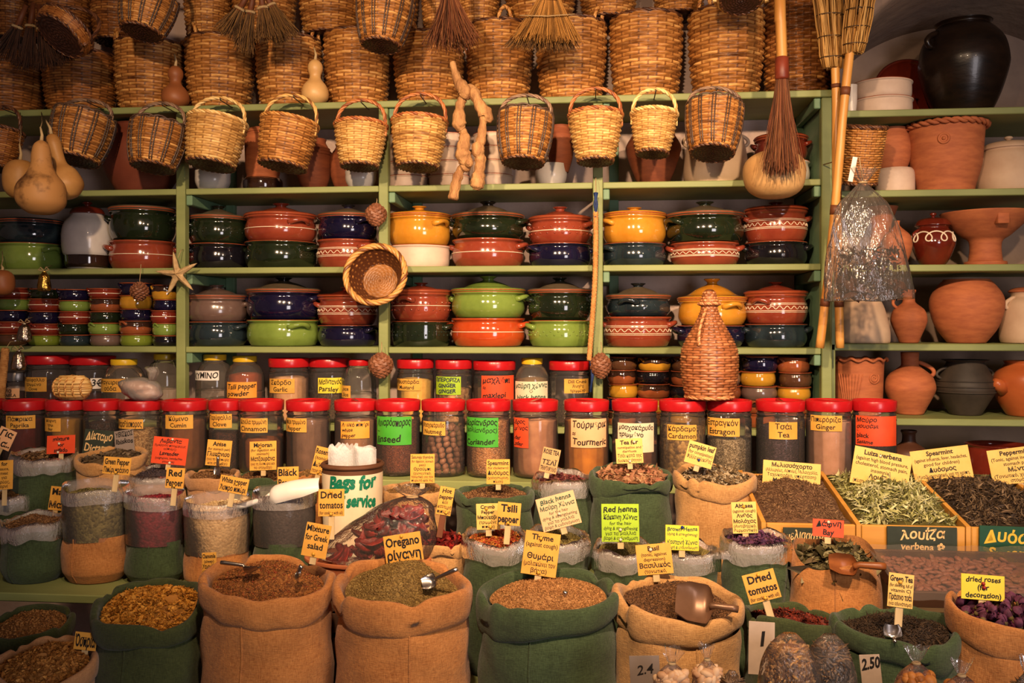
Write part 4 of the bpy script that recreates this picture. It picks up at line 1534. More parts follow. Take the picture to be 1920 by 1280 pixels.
turned('storage_jar', 'smooth cream rounded crock below the hanging plastic bag', 1569, 1666, 558, ZR[3], YN - 0.02, [(0.97, 0), (1.0, 0.06), (0.98, 0.3), (0.8, 0.75), (0.62, 0.97), (0.6, 1.0)], CREAM, 'jar')
turned('jug', 'slender terracotta jug with small loop handle under the plastic bag corner', 1672, 1736, 543, ZR[3], YN, JUG_P, TERRA, 'jug', [('handle', side_handles(0.93, 0.66, 0.42, 0.09, (185,)), TERRA)])
turned('storage_jar', 'very round big terracotta pot on the niche shelf', 1748, 1876, 524, ZR[3], YN, [(0.5, 0), (0.54, 0.02), (0.84, 0.25), (1.0, 0.55), (0.96, 0.75), (0.72, 0.94), (0.66, 0.97), (0.62, 1.0)], TERRA, 'pot')
turned('storage_jar', 'cream two-handled jar with red rim beside the very round pot', 1879, 1985, 548, ZR[3], YN, [(0.9, 0), (0.95, 0.03), (1.0, 0.2), (0.9, 0.75), (0.62, 0.92), (0.66, 1.0)], CREAM, 'jar',
       [('lid', lidpart(0.68, 1.0, 0.3, 0.14), TERRA), ('handle', side_handles(0.9, 0.68, 0.2, 0.07, (195, -15)), CREAM)])


def leafrelief(pr, R, h):
    out = []
    for i in range(9):
        a0 = math.radians(-125 + (i - 4) * 4)
        s = np.linspace(0, 1, 7)
        th = a0 + (i - 4) * 0.06 * s
        z = (0.18 + 0.55 * s) * h
        r = np.array([rad_at(pr, q) for q in z]) + 0.0005
        out.append(tube(np.stack([r * np.cos(th), r * np.sin(th), z], 1), 0.0026, 5))
    return [join(*out)]


def spiral(pr, R, h):
    s = np.linspace(0, 1, 60)
    rr = 0.005 + 0.018 * s
    a = s * 4.2 * PI
    g = tube(np.stack([rr * np.cos(a), rr * np.sin(a), 0 * s], 1), 0.0035, 6)
    b = math.radians(-68)
    r = rad_at(pr, 0.64 * h)
    return [g.rot('X', PI / 2).rot('Z', b + PI / 2).mv(r * math.cos(b), r * math.sin(b), 0.66 * h)]


turned('planter', 'terracotta planter with wavy rim, leaf relief and a spiral', 1562, 1657, 671, ZR[4], YN - 0.03, [(0.8, 0), (0.84, 0.02), (0.9, 0.3), (0.93, 0.7), (0.96, 0.95), (1.0, 1.0)], TERRA, 'planter',
       [('wavy_rim', wavy_rim(0.98, 0.05, 0.055, 12), TERRA), ('leaf_relief', leafrelief, TERRA), ('spiral_relief', spiral, TERRA)])
turned('jug', 'big round terracotta jug with tall neck and one strap handle', 1661, 1751, 651, ZR[4], YN, JUG_P[:6] + [(0.42, 0.76), (0.34, 0.81), (0.36, 1.0)], TERRA, 'jug', [('handle', side_handles(0.84, 0.62, 0.30, 0.085, (-12,)), TERRA)])
turned('urn', 'dark grey ringed urn with two small handles', 1758, 1862, 674, ZR[4], YN, [(0.5, 0), (0.55, 0.03), (0.8, 0.25), (0.98, 0.42), (1.0, 0.52), (0.92, 0.66), (0.66, 0.92), (0.62, 0.96), (0.8, 1.0)], M('dark_clay', '#2d2620', '#40372e', 8, rough=0.6), 'urn',
       [('ring', ringpart((0.42, 0.52, 0.62), 0.03), M('dark_clay', '#2d2620')), ('handle', side_handles(0.86, 0.66, 0.28, 0.05, (12, 190)), M('dark_clay', '#2d2620'))])
turned('jug', 'orange glazed pot-bellied jug with stub spout at the niche end', 1868, 1985, 676, ZR[4], YN - 0.02, JAR_P, GL['orange'] if False else M('orange_clay', '#a8542a', '#b96232', 8, rough=0.35, coat=0.3), 'jug',
       [('spout', lambda pr, R, h: [tube([(-0.86 * R, -0.3 * R, 0.5 * h), (-1.12 * R, -0.42 * R, 0.6 * h), (-1.22 * R, -0.45 * R, 0.62 * h)], [0.03, 0.022, 0.016], 12)], M('orange_clay', '#a8542a'))])
turned('jug', 'dark brown narrow-necked bottle below the niche boards, behind verbena sign', 1668, 1740, 806, 0.93, YN, JUG_P, M('brown_clay', '#4f2f20', '#5f3a28', 8, rough=0.5), 'jug')
turned('crock', 'brown glazed crock with pale strokes behind the spearmint card', 1812, 1930, 832, 0.93, YN - 0.1, [(0.8, 0), (0.9, 0.05), (1.0, 0.4), (0.95, 0.8), (0.9, 0.93), (0.98, 1.0)], GL['redb'], 'crock', [('pale_stroke', lambda pr, R, h: [tube([(rad_at(pr, q * h) * math.cos(a) * 1.003, rad_at(pr, q * h) * math.sin(a) * 1.003, q * h) for q in np.linspace(0.3, 0.85, 8)], 0.004, 5) for a in (-1.9, -1.75)], SLIP)])
part('shelf_board', box(0.03, XR - XP, 0.0, YRW - YR, 0.93 - 0.026, 0.93, 0.003), PAINT, rack2, smooth=False)

# ================================================================ plastic jars of spice


def powder(name, c1, c2, sc=25):
    return M('powder_' + name, c1, c2, sc, rough=0.9, bs=sc * 3, bstr=0.3, bd=0.002, spec=0.1)


PW = {
    'paprika': powder('paprika', '#4a0f0d', '#5e1612'), 'khaki': powder('khaki', '#7d5a1c', '#8f6a24'), 'cumin': powder('cumin', '#6b4327', '#7a4d2d'), 'cinnamon': powder('cinnamon', '#7d4523', '#8e522b'),
    'pepper': powder('pepper', '#6a5040', '#7b5e4c'), 'whitepepper': powder('whitepepper', '#8a6346', '#9b7251'), 'gcoriander': powder('gcoriander', '#96684a', '#a87a58'), 'turmeric': powder('turmeric', '#a8681a', '#bb7a20'),
    'gnutmeg': powder('gnutmeg', '#6f4230', '#7f4f3a'), 'ginger': powder('ginger', '#a98268', '#b9917a'), 'garlic': powder('garlic', '#b8906a', '#c9a37c'), 'mustard': powder('mustard', '#c9a24a', '#d9b45c'),
    'chili': powder('chili', '#7d3518', '#8f4220'), 'darkred': powder('darkred', '#2b1012', '#3a1618'), 'mahlepi': powder('mahlepi', '#7d5a44', '#8e6a52'), 'henna': powder('henna', '#6a5236', '#7a6040'),
}
GR = {
    'peppercorn': m_grain('seed_peppercorn', ['#120c0a', '#2a1a14', '#3a241a'], 150, 0.5), 'fennel': m_grain('seed_fennel', ['#8a6a44', '#c0a070', '#6a4c2c', '#a88656'], 210), 'clove': m_grain('seed_clove', ['#26120c', '#4a2618', '#1a0c08', '#38201a'], 190),
    'linseed': m_grain('seed_linseed', ['#5a2a18', '#7d4228', '#3f1a10', '#94573a'], 330, 0.45), 'coriander': m_grain('seed_coriander', ['#9a6a3c', '#c08a54', '#7a4e28', '#d0a070'], 230, 0.6), 'cardamom': m_grain('seed_cardamom', ['#7a5a30', '#a8884e', '#4d361c', '#8f7040'], 110),
    'estragon': m_grain('leaf_estragon', ['#6a5a3c', '#b8a888', '#4d3f28', '#8a7a58'], 260), 'tea': m_grain('leaf_tea', ['#1c1216', '#3a2a30', '#2a1c20', '#54424a'], 200), 'sesame': m_grain('seed_black_sesame', ['#0e0a0e', '#241a22', '#16101a'], 300, 0.5),
    'parsley': m_grain('leaf_parsley', ['#3a2a1c', '#5c4630', '#2a1c12'], 260), 'gingerbits': m_grain('bits_ginger', ['#8a6438', '#c09a68', '#5f4020', '#a88050'], 75), 'dill': m_grain('leaf_dill', ['#3a2c20', '#5a4632', '#2a1e16'], 280), 'kymino': m_grain('seed_cumin', ['#4a3020', '#7a5a40', '#33201a'], 260),
}
YJ = 3.15
XJ = dict(bold=0.012)
HD = dict(hand=1, bold=0.018, align='l')
front = [
    # x0, x1, content, content words, jar words, fill, label
    (-74, 7, PW['darkred'], 'dark spice', 'cut by the picture edge', 0.9, None),
    (9, 87, PW['paprika'], 'dark red paprika powder', 'labelled Paprika', 1, (16, 64, 779, 804, 'amber', [('Πάπρικα', 1), ('Paprika', 1)], XJ)),
    (88, 160, PW['khaki'], 'khaki powder', 'beside the paprika jar', 1, (86, 115, 784, 809, 'amber', [('Δάφνη', 1), ('τριμ.', 1), ('Bay', 1)], XJ)),
    (158, 226, GR['peppercorn'], 'whole black peppercorns', 'behind the Diktamo slate', 0.93, None),
    (225, 304, GR['fennel'], 'pale fennel seeds', 'under the clear bag of powder', 0.8, (226, 268, 786, 804, 'amber', [('Μαραθόσπορος', 1)], XJ)),
    (305, 390, PW['cumin'], 'brown cumin powder', 'labelled Cumin', 1, (313, 361, 778, 804, 'amber', [('Κύμινο', 1), ('Cumin', 1)], XJ)),
    (392, 455, GR['clove'], 'dark whole cloves', 'labelled Clove, partly behind the cinnamon jar', 0.72, (395, 434, 776, 802, 'amber', [('Γαρύφαλλο', 1), ('Clove', 1)], XJ)),
    (448, 532, PW['cinnamon'], 'cinnamon powder', 'labelled Cinnamon', 0.62, (453, 501, 784, 811, 'amber', [('Κανέλα τριμμένη', 1), ('Cinnamon', 1.1)], XJ)),
    (537, 620, PW['pepper'], 'grey brown ground pepper', 'labelled Pepper', 1, (538, 575, 784, 810, 'amber', [('Πιπέρι τριμμένο', 1), ('Pepper', 1)], XJ)),
    (627, 707, PW['whitepepper'], 'ground white pepper', 'labelled white pepper', 1, (640, 692, 790, 822, 'orange', [('Λευκό πιπέρι', 1), ('white', 1), ('pepper', 1)], HD)),
    (704, 789, GR['linseed'], 'shiny brown linseed', 'with green linseed label', 0.97, (708, 771, 781, 834, 'green', [('Λιναρόσπορος', 1), ('~', .6), ('linseed', 1)], HD)),
    (790, 873, None, 'nutmegs', 'of whole nutmegs', 0.9, (794, 835, 790, 816, 'amber', [('Μοσχοκάρυδο', 1), ('Nutmeg', 1)], XJ)),
    (874, 958, GR['coriander'], 'whole coriander seeds', 'with green Coriander label', 1, (876, 934, 783, 838, 'green', [('Κορίανδρος', 1), ('(κολίανδρος)', .8), ('—', .5), ('Coriander', 1)], HD)),
    (961, 1047, PW['gcoriander'], 'pinkish ground coriander', 'with narrow red label', 1, (964, 991, 784, 840, 'red', [('..δρος', 1), ('..μένος', 1), ('~', .5), ('..der', 1), ('..nder', 1)], HD)),
    (1057, 1142, PW['turmeric'], 'golden turmeric powder', 'with peach Tourmeric label', 1, (1071, 1136, 785, 839, 'peach', [('Τούρμερικ', 1), ('≈', .8), ('Tourmeric', 1)], HD)),
    (1147, 1233, PW['gnutmeg'], 'brown ground nutmeg', 'with cream nutmeg label', 0.55, (1159, 1225, 793, 848, 'cream', [('μοσχοκάρυδο', 1), ('τριμμένο', .9), ('~', .7), ('nutmeg', 1.2)], HD)),
    (1236, 1323, GR['cardamom'], 'tan cardamom pods', 'labelled Cardamon', 0.9, (1252, 1305, 796, 825, 'amber', [('Κάρδαμο', 1), ('Cardamon', 1)], XJ)),
    (1325, 1409, GR['estragon'], 'greenish estragon leaves', 'labelled Estragon', 0.68, (1328, 1386, 784, 818, 'amber', [('Εστραγκόν', 1), ('Estragon', 1)], XJ)),
    (1418, 1508, GR['tea'], 'dark loose tea', 'labelled Tea', 0.9, (1443, 1493, 791, 823, 'amber', [('Τσάι', 1), ('Tea', 1)], XJ)),
    (1511, 1596, PW['ginger'], 'pale ginger powder', 'labelled Ginger', 1, (1522, 1577, 779, 808, 'amber', [('Πιπερόριζα', 1), ('Ginger', 1)], XJ)),
    (1598, 1679, GR['sesame'], 'black sesame seeds', 'with red black Sesame label', 0.97, (1607, 1677, 780, 836, 'red', [('Μαύρο', 1), ('σουσάμι', .9), ('~', .5), ('black', 1), ('Sesame', .9)], HD)),
]
for i, (x0, x1, cm, cw, jw, fl, lb) in enumerate(front):
    jar(f'clear front-row jar {jw}, red screw lid', x0, x1, 749, YJ, ZJ + 0.001, 'big', 'red', cm, f'{cw} filling the front-row jar {jw}', fl, lb, barang=(-40 + 37 * i) % 180, seed=i)

# whole nutmegs, one by one
_nj = (790 + 873) / 2
_nc = W(_nj, 700, YJ)
_nR = 41.5 * mt(_nj, YJ)
NUT = M('nutmeg', '#6f4a35', '#94684c', 60, rough=0.6, bs=120, bstr=0.4)
nutm = mesh('nutmeg', ball(0.0108, (0, 0, 0), 12, 8, 1.2), NUT)
_k = 0
for lvl in range(9):
    zc = ZJ + 0.020 + lvl * 0.0185
    for (rr, cnt) in ((_nR * 0.82, 15), (_nR * 0.46, 8)):
        for q in range(cnt):
            if rr < _nR * 0.6 and lvl < 8:
                continue
            a = 2 * PI * (q + 0.5 * (lvl % 2)) / cnt + 0.2 * math.sin(lvl * 2.1)
            if rr > _nR * 0.6 and math.sin(a) > 0.45:
                continue
            rj = rr + 0.002 * math.sin(q * 3.3 + lvl)
            o = link('nutmeg', nutm)
            o.location = (_nc.x + rj * math.cos(a), YJ + rj * math.sin(a), zc + 0.003 * math.sin(q * 2.7 + lvl * 1.3))
            o.rotation_euler = (0.5 * math.sin(q * 5.1), 0.6 * math.cos(q * 3.7), q)
            tag(o, 'brown whole nutmeg packed inside the clear jar labelled Nutmeg', 'nutmeg', 'whole nutmegs in the jar')

YJ2 = 3.62
back = [
    (8, 56, 'big', 'silver', PW['darkred'], 'dark powder', 'with silver lid and dark contents', 697, 0.85, (8, 36, 728, 746, 'peach', [('ΞΥΛΟ', 1), ('KANELA', 1)], HD)),
    (51, 133, 'big', 'red', PW['darkred'], 'dark maroon spice', 'with dark spice and amber label, beside the silver bell', 666, 0.8, (52, 88, 707, 734, 'amber', [('Γαρύφαλλο', 1), ('τριμμένο', 1), ('Clove', 1)], XJ)),
    (133, 215, 'big', 'red', PW['darkred'], 'dark spice', 'with a white price label, behind the woven ball', 667, 0.55, (170, 194, 709, 729, 'white', [('3€', 1)], HD)),
    (193, 272, 'round', 'yellow', PW['garlic'], 'pale powder', 'with amber label behind the woven ball', 673, 0.2, (192, 235, 710, 735, 'amber', [('Μαγειρική', 1), ('σόδα', 1)], XJ)),
    (275, 345, 'round', 'yellow', None, '', 'empty of label, behind the bag of powder', 663, 0.3, None),
    (368, 438, 'round', 'yellow', GR['kymino'], 'dark cumin seed', 'with white Kymino label', 664, 0.45, (360, 410, 695, 713, 'white', [('KYMINO', 1)], HD)),
    (422, 496, 'round', 'yellow', PW['chili'], 'orange red chilli powder', 'full of chilli powder', 667, 1, (428, 480, 716, 746, 'orange', [('Tsili pepper', 1), ('powder', 1)], HD)),
    (504, 580, 'big', 'red', PW['garlic'], 'beige garlic powder', 'labelled Garlic', 671, 0.95, (507, 552, 710, 737, 'amber', [('Σκόρδο', 1), ('Garlic', 1)], XJ)),
    (579, 656, 'big', 'red', GR['parsley'], 'dried parsley', 'with yellow Parsley label', 671, 0.6, (597, 640, 708, 737, 'yellow', [('Μαϊντανός', 1), ('Parsley', 1)], HD)),
    (641, 706, 'round', 'red', None, '', 'half hidden by the lower pine cone', 674, 0.4, (642, 658, 723, 746, 'amber', [('..nce', 1), ('..lios', 1)], XJ)),
    (744, 814, 'big', 'red', PW['mustard'], 'yellow mustard powder', 'labelled Mustard', 673, 0.93, (745, 788, 710, 732, 'amber', [('Μουστάρδα', 1), ('Mustard', 1)], XJ)),
    (816, 886, 'big', 'red', GR['gingerbits'], 'dried ginger pieces', 'with green Ginger label', 674, 0.75, (818, 864, 706, 740, 'lime', [('ΠΙΠΕΡΟΡΙΖΑ', 1), ('GINGER', 1), ('GINGER', 1)], dict(hand=1, bold=0.03, ink=NAVYINK))),
    (887, 967, 'big', 'red', PW['mahlepi'], 'brown mahlep', 'with big red maxlepi label', 676, 0.8, (903, 963, 704, 750, 'red', [('μαχλέπι', 1), ('≈', .8), ('maxlepi', 1)], HD)),
    (964, 1031, 'round', 'yellow', PW['henna'], 'brown henna', 'with cream black henna label', 671, 0.95, (967, 1026, 715, 752, 'cream', [('μαύρη χέννα', 1), ('◇', .6), ('black henna', 1)], dict(hand=1, bold=0.02, ink=GREENINK))),
    (1029, 1107, 'big', 'red', GR['dill'], 'crumbled dill', 'with amber Dill label beside the rope', 676, 0.5, (1058, 1103, 710, 737, 'amber', [('Dill Crumb', 1), ('Άνηθο', .9), ('τριμμένο', .9)], XJ)),
]
for i, (x0, x1, kd, ld, cm, cw, jw, yt, fl, lb) in enumerate(back):
    jar(f'{"shouldered" if kd == "round" else "straight"} shelf jar {jw}, {ld} lid', x0, x1, yt, YJ2 + (0.03 if i in (2, 4, 8) else -0.02), Z5 + 0.001, kd, ld, cm, f'{cw} inside the shelf jar {jw}', fl, lb, barang=25 * i, seed=30 + i)

# ================================================================ baskets
HON = (WICK_HONEY, WICK_DARK, WICK_BROWN, WICK_DARK)
BRN = (WICK_BROWN, WICK_DARK, WICK_DARK, WICK_DARK)
PAL = (WICK_PALE, WICK_PALE, WICK_PALE, WICK_DARK)
RIB = (WICK_HONEY, m_wicker('wicker_grey_rib', '#3a2a22', '#6b5140', '#8f7058'), m_wicker('wicker_grey_rib', '', '', ''), WICK_DARK)
RBH = (WICK_PALE, WICK_RED, WICK_RED, WICK_DARK)
GT = 'big baskets on the top shelf'
tops = [(-62, 84, 108, BRN, 'dark basket under the dark hanging brushes, cut by the picture edge'), (84, 220, 108, BRN, 'basket under the tilted round hanging basket'), (217, 344, 87, HON, 'basket behind the small brown gourd'),
        (349, 477, 80, HON, 'basket between the brown gourd and the whisk bundle'), (480, 604, 80, HON, 'basket behind the pale bottle gourd'), (607, 734, 70, HON, 'basket beneath the ribbed basket, beside the pale gourd'),
        (737, 871, 76, HON, 'basket below the dark heather broom'), (873, 1000, 54, HON, 'basket above the dried root strings'), (1004, 1138, 50, HON, 'basket partly under the tan fan broom'),
        (1142, 1280, 40, HON, 'basket with clear view, second from the bamboo broom handle'), (1290, 1432, 30, HON, 'biggest clear basket beside the bamboo broom handle')]
protos = []
for v, (mt_, sd) in enumerate(((HON, 11), (BRN, 12), (HON, 13))):
    pass
pro = {}
for i, (x0, x1, yt, ms, lb) in enumerate(tops):
    cx = (x0 + x1) / 2
    Y = 3.665 + 0.02 * (i % 2)
    R = (x1 - x0) / 2 * mt(cx, Y) - 0.0095
    loc = W(cx, yt, Y)
    h = loc.z - Z1 - 0.008
    key = (id(ms), i % 2)
    lab = 'honey wicker ' + lb if ms is HON else 'brown wicker ' + lb
    if key not in pro:
        pro[key] = (basket('wicker_basket', lab, 'plain', R, R * 0.80, h, 0.0, (loc.x, Y, Z1 + 0.007), (0, 0, 0.3 * i), GT, 20 + i, ms, rows=24, N=24, bulge=0.055), R, h)
        # two small side loops
        r0 = pro[key][0]
        for a in (0.1, PI + 0.1):
            s = np.linspace(0, 1, 16)
            tt = a + (s - 0.5) * 0.42
            part('loop_handle', strands(np.stack([R * np.cos(tt), R * np.sin(tt), h + 0.045 * np.sin(PI * s) ** 0.6], 1), 0.004, 0.005, 3, 4, 5), ms[2], r0)
    else:
        src, R0, h0 = pro[key]
        copy_thing(src, lab, (loc.x, Y, Z1 + 0.007), (0, 0, 0.7 * i), (R / R0, R / R0, h / h0), GT)
srcs = list(pro.values())
ups = [(-30, 44, 66, 'darkest corner'), (34, 150, 70, 'above the dark brushes'), (152, 250, 70, 'behind the tilted round basket'), (330, 424, 74, 'behind the whisk bundle'), (420, 543, 72, 'over the whisk bundle'), (547, 671, 66, 'with clear view beside the big ribbed basket'), (672, 780, 60, 'behind the big ribbed basket'),
       (782, 860, 60, 'behind the heather broom'), (850, 938, 44, 'between heather broom and fan broom'), (940, 1080, 40, 'behind the fan broom'), (1082, 1200, 36, 'past the fan broom'), (1222, 1330, 28, 'below the hanging wicker tray')]
for i, (x0, x1, yb, lb) in enumerate(ups):
    cx = (x0 + x1) / 2
    Y = 3.69
    src, R0, h0 = srcs[0 if i > 3 and len(srcs) < 4 else i % len(srcs)]
    src, R0, h0 = (srcs[i % 2] if i < 3 else srcs[2 + i % 2]) if len(srcs) >= 4 else srcs[i % len(srcs)]
    R = min((x1 - x0) / 2 * mt(cx, Y) - 0.012, 0.15)
    loc = W(cx, yb, Y - R * 0.7)
    zmin = max([W((a_ + b_) / 2, c_, 3.665).z for a_, b_, c_, _m, _l in tops if a_ < x1 - 6 and b_ > x0 + 6] or [0]) + 0.012
    loc.z = max(loc.z, zmin)
    copy_thing(src, 'stacked upper wicker basket ' + lb, (loc.x, Y, loc.z), (0, 0, i), (R / R0, R / R0, 0.25 / h0), 'baskets stacked on the top shelf baskets')
# tall dark-banded basket at the shelf end
cx = 1494
R = 57 * mt(cx, 3.68)
loc = W(cx, -20, 3.68)
basket('wicker_basket', 'tall dark-banded wicker basket at the shelf end behind the bamboo handle', 'plain', R, R * 0.92, loc.z - Z1, 0.0, (loc.x, 3.68, Z1 + 0.007), (0, 0, 0), None, 41, BRN, rows=30, N=28, bulge=0.03, bands=[(0.0, 0.14, -0.22), (0.55, 0.68, -0.22), (0.86, 1.01, -0.22)])
NAIL = M('nail', '#4a4038', '#5a4e44', 10, rough=0.5, metal=0.7)


def hung(label, x0, x1, yt, yb, yh, kind, ms, tilt, roll, ratio=0.72, bulge=0.02, bands=None, seed=1, Y=3.385, rows=19, N=20, nail=True, group='small handled baskets hanging in front of the shelf', rz=0.0, name='wicker_basket'):
    cx = (x0 + x1) / 2
    k = mt(cx, Y)
    R = (x1 - x0) / 2 * k * 0.97
    ct = math.cos(math.radians(tilt))
    sn = math.sin(math.radians(abs(tilt))) + 0.16
    h = max(((yb - yt) * k - (1 + ratio) * R * sn * 0.9) / ct, 0.45 * (yb - yt) * k)
    hd = (yt - yh) * k + R * sn * 0.9
    hook = W(cx, yh, Y)
    rot = Euler((math.radians(tilt), math.radians(roll), rz), 'XYZ')
    base = hook - rot.to_matrix() @ Vector((0, 0, h + hd + 0.001))
    b = basket(name, label, kind, R, R * ratio, h, hd, base, rot, group, seed, ms, rows, N, bulge, bands)
    if nail:
        p = hook - Vector((0, YF, 0))
        zn = min(p.z - 0.013, Z1 - 0.006)
        part('nail', tube([(p.x, -0.131, p.z - 0.004), (p.x, -0.128, p.z - 0.0135), (p.x, -0.098, p.z - 0.0135), (p.x, -0.02, zn - 0.002), (p.x, -0.010, zn)], 0.0022, 6), NAIL, rack)
    return b


TWIST = (WICK_HONEY, WICK_BROWN, m_wicker('wicker_two_tone', '#2c130b', '#8e5a2a', '#e3b569'), WICK_DARK)
hung('brown-handled basket cut by the picture edge, next to the hanging gourds', -28, 49, 238, 326, 200, 'plain', BRN, -8, 4, seed=51)
hung('ribbed barrel basket hanging right beside the big gourds', 114, 222, 206, 318, 187, 'ribbed', RIB, -11, 7, 0.74, 0.07, seed=52)
hung('ribbed barrel basket hanging in front of the wide terracotta bowl, near the first post', 257, 358, 225, 330, 193, 'ribbed', RIB, -10, 5, 0.74, 0.07, seed=53)
hung('pale basket hanging just past the first green post, pale handle', 362, 470, 215, 325, 183, 'plain', PAL, -8, 6, 0.78, seed=54)
hung('basket with two-tone twisted handle and ragged rim', 500, 606, 219, 326, 178, 'plain', TWIST, -6, 8, 0.80, seed=55)
hung('basket with red-brown handle hanging before the second green post', 630, 728, 226, 322, 187, 'plain', RBH, -5, 1, 0.66, seed=56)
hung('basket with dark waist band and red-brown handle beside the dried roots', 738, 842, 218, 324, 175, 'plain', RBH, -5, 2, 0.70, bands=[(0.56, 0.63, -0.3)], seed=57)
hung('ribbed barrel basket hanging on the far side of the dried roots', 938, 1040, 206, 320, 178, 'ribbed', RIB, -9, 3, 0.72, 0.07, seed=58)
hung('tapered basket with red-brown handle and rim above the rope', 1066, 1167, 207, 313, 165, 'plain', RBH, -5, 0, 0.62, seed=59)
hung('smallest pale tapered basket in front of the pinched terracotta pot', 1186, 1272, 206, 298, 167, 'plain', PAL, -6, 3, 0.64, seed=60)
hung('ribbed barrel basket hanging nearest the broom, showing its round base', 1291, 1394, 187, 308, 164, 'ribbed', RIB, -14, 5, 0.74, 0.06, seed=61)
# hung high, in front of the top baskets
hung('tilted round basket hanging high, dark base turned outward', 112, 216, 46, 96, 20, 'plain', BRN, -34, 24, 0.86, 0.05, seed=62, Y=3.30, rows=11, nail=False, group=None)
hung('ribbed basket hanging high beside the tilted round basket', 246, 348, -12, 84, -60, 'ribbed', RIB, -12, 8, 0.70, 0.05, seed=63, Y=3.32, nail=False, group=None)
hung('large ribbed basket hanging high over the top shelf centre', 677, 783, -14, 102, -62, 'ribbed', RIB, -8, 4, 0.64, 0.06, seed=64, Y=3.32, nail=False, group=None)
hung('shallow wicker tray hanging at the top above the biggest clear basket', 1336, 1436, -22, 22, -70, 'plain', PAL, -22, 2, 0.7, 0.06, seed=65, Y=3.36, rows=9, nail=False, group=None)

# open basket hanging face-out on the second post
cx, Y = 706, 3.40
R = 56 * mt(cx, Y)
c = W(cx, 521, Y)
rot = Euler((math.radians(74), 0, 0), 'XYZ')
b = basket('wicker_basket', 'round wicker basket hanging face-out on the second post, open mouth forward', 'plain', R, R * 0.62, 0.085, 0.0, c + Vector((0, 0.062, -0.01)), rot, None, 66, HON, rows=9, N=26, bulge=0.03)
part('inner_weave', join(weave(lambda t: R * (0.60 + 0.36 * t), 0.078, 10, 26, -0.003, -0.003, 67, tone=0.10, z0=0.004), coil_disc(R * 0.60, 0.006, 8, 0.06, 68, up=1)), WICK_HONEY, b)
th = np.linspace(0, 2 * PI, 110, endpoint=False)
part('braided_rim', strands(np.stack([R * 1.0 * np.cos(th), R * 1.0 * np.sin(th), 0.085 + 0 * th], 1), 0.0062, 0.0068, 4, 8, 6, True), m_wicker('wicker_rim', '#2c130b', '#7d4a22', '#c8924e'), b)

# wicker demijohn standing on two jar lids
cx, Y = 1330, 3.13
k = mt(cx, Y)
R = 55 * k * 0.96
zl = W(1330, 749, YJ).z + 0.004
h = W(cx, 545, Y).z - zl
dj = thing('wicker_demijohn', 'tall wicker covered demijohn bottle standing on red jar lids', 'bottle', (W(cx, 0, Y).x, Y, zl))
pts = [(0, .76), (.05, .86), (.2, .97), (.36, 1.0), (.46, .97), (.56, .80), (.66, .58), (.76, .38), (.82, .29), (.85, .27), (.88, .33), (.91, .30), (1.0, .19)]
px_, py_ = np.array(pts).T
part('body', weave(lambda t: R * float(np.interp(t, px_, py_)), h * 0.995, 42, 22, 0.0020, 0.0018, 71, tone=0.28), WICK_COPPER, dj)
part('base', coil_disc(R * 0.77, 0.002, 6, 0.1, 72), WICK_RED, dj)
part('stopper', ball(R * 0.185, (0, 0, h * 0.992), 14, 8, 0.5), WICK_COPPER, dj)
for zf, rf in ((0.02, .83), (.88, .36)):
    part('bound_ring', strands(circle(R * rf, h * zf, 60), 0.003, 0.0035, 3, 9, 5, True), WICK_COPPER, dj)
s = np.linspace(0, 1, 20)
a = math.radians(-118)
rr = R * np.interp(0.50 + 0.33 * s, px_, py_) + 0.004 + 0.022 * np.sin(PI * s)
part('handle', strands(np.stack([rr * math.cos(a), rr * math.sin(a), h * (0.50 + 0.33 * s)], 1), 0.003, 0.0036, 3, 6, 6), WICK_COPPER, dj)

# ================================================================ hanging oddments
GOURD = M('gourd_skin', '#a5713a', '#c59455', 6, rough=0.5, bs=30, bstr=0.2, detail=6)
GOURD_S = M('gourd_spotted', '#4f3018', '#b5824a', 11, rough=0.6, bs=40, bstr=0.25, lo=0.34, hi=0.50, detail=8)
GOURD_B = M('gourd_brown', '#8a4f2a', '#9c5d33', 6, rough=0.5)
GOURD_L = M('gourd_pale', '#c99a5c', '#dab073', 6, rough=0.42)
STRING = M('string', '#9a7f58', '#b59a70', 40, rough=0.9)


def gourd(label, x0, x1, yt, yb, Y, prof, mat, base=None, roll=0, stem=0.05, string=None):
    cx = (x0 + x1) / 2
    k = mt(cx, Y)
    R = (x1 - x0) / 2 * k
    p = W(cx, yb, Y)
    if base is not None:
        p.z = base
    h = W(cx, yt, Y).z - p.z
    root = thing('dried_gourd', label, 'gourd', p, (0, math.radians(roll), 0))
    pr = smoothp([(a * R, b * h) for a, b in prof], 5)
    pr[0] = (0, 0)
    g = lathe(pr, 40)
    g.V[:, :2] *= (1 + 0.02 * np.sin(g.V[:, 2:3] * 40 + g.V[:, :1] * 25))
    part('shell', g, mat, root)
    zs = h
    part('stem', tube([(0, 0, zs - 0.004), (0.003, 0, zs + stem * 0.4), (-0.006, 0.004, zs + stem)], [0.007, 0.005, 0.003], 8), STICK, root)
    if string:
        part('string', tube([(-0.006, 0.004, zs + stem - 0.004), (p.x * 0.3 * ((YF - 0.014) / Y - 1), (YF - Y) * 0.3, zs + stem + string * 0.4), (p.x * ((YF - 0.014) / Y - 1), YF - 0.014 - Y, max(Z1 - 0.012 - p.z, zs + stem + 0.01) if string > 0.1 else zs + stem + string)], 0.0015, 5), STRING, root)
    return root


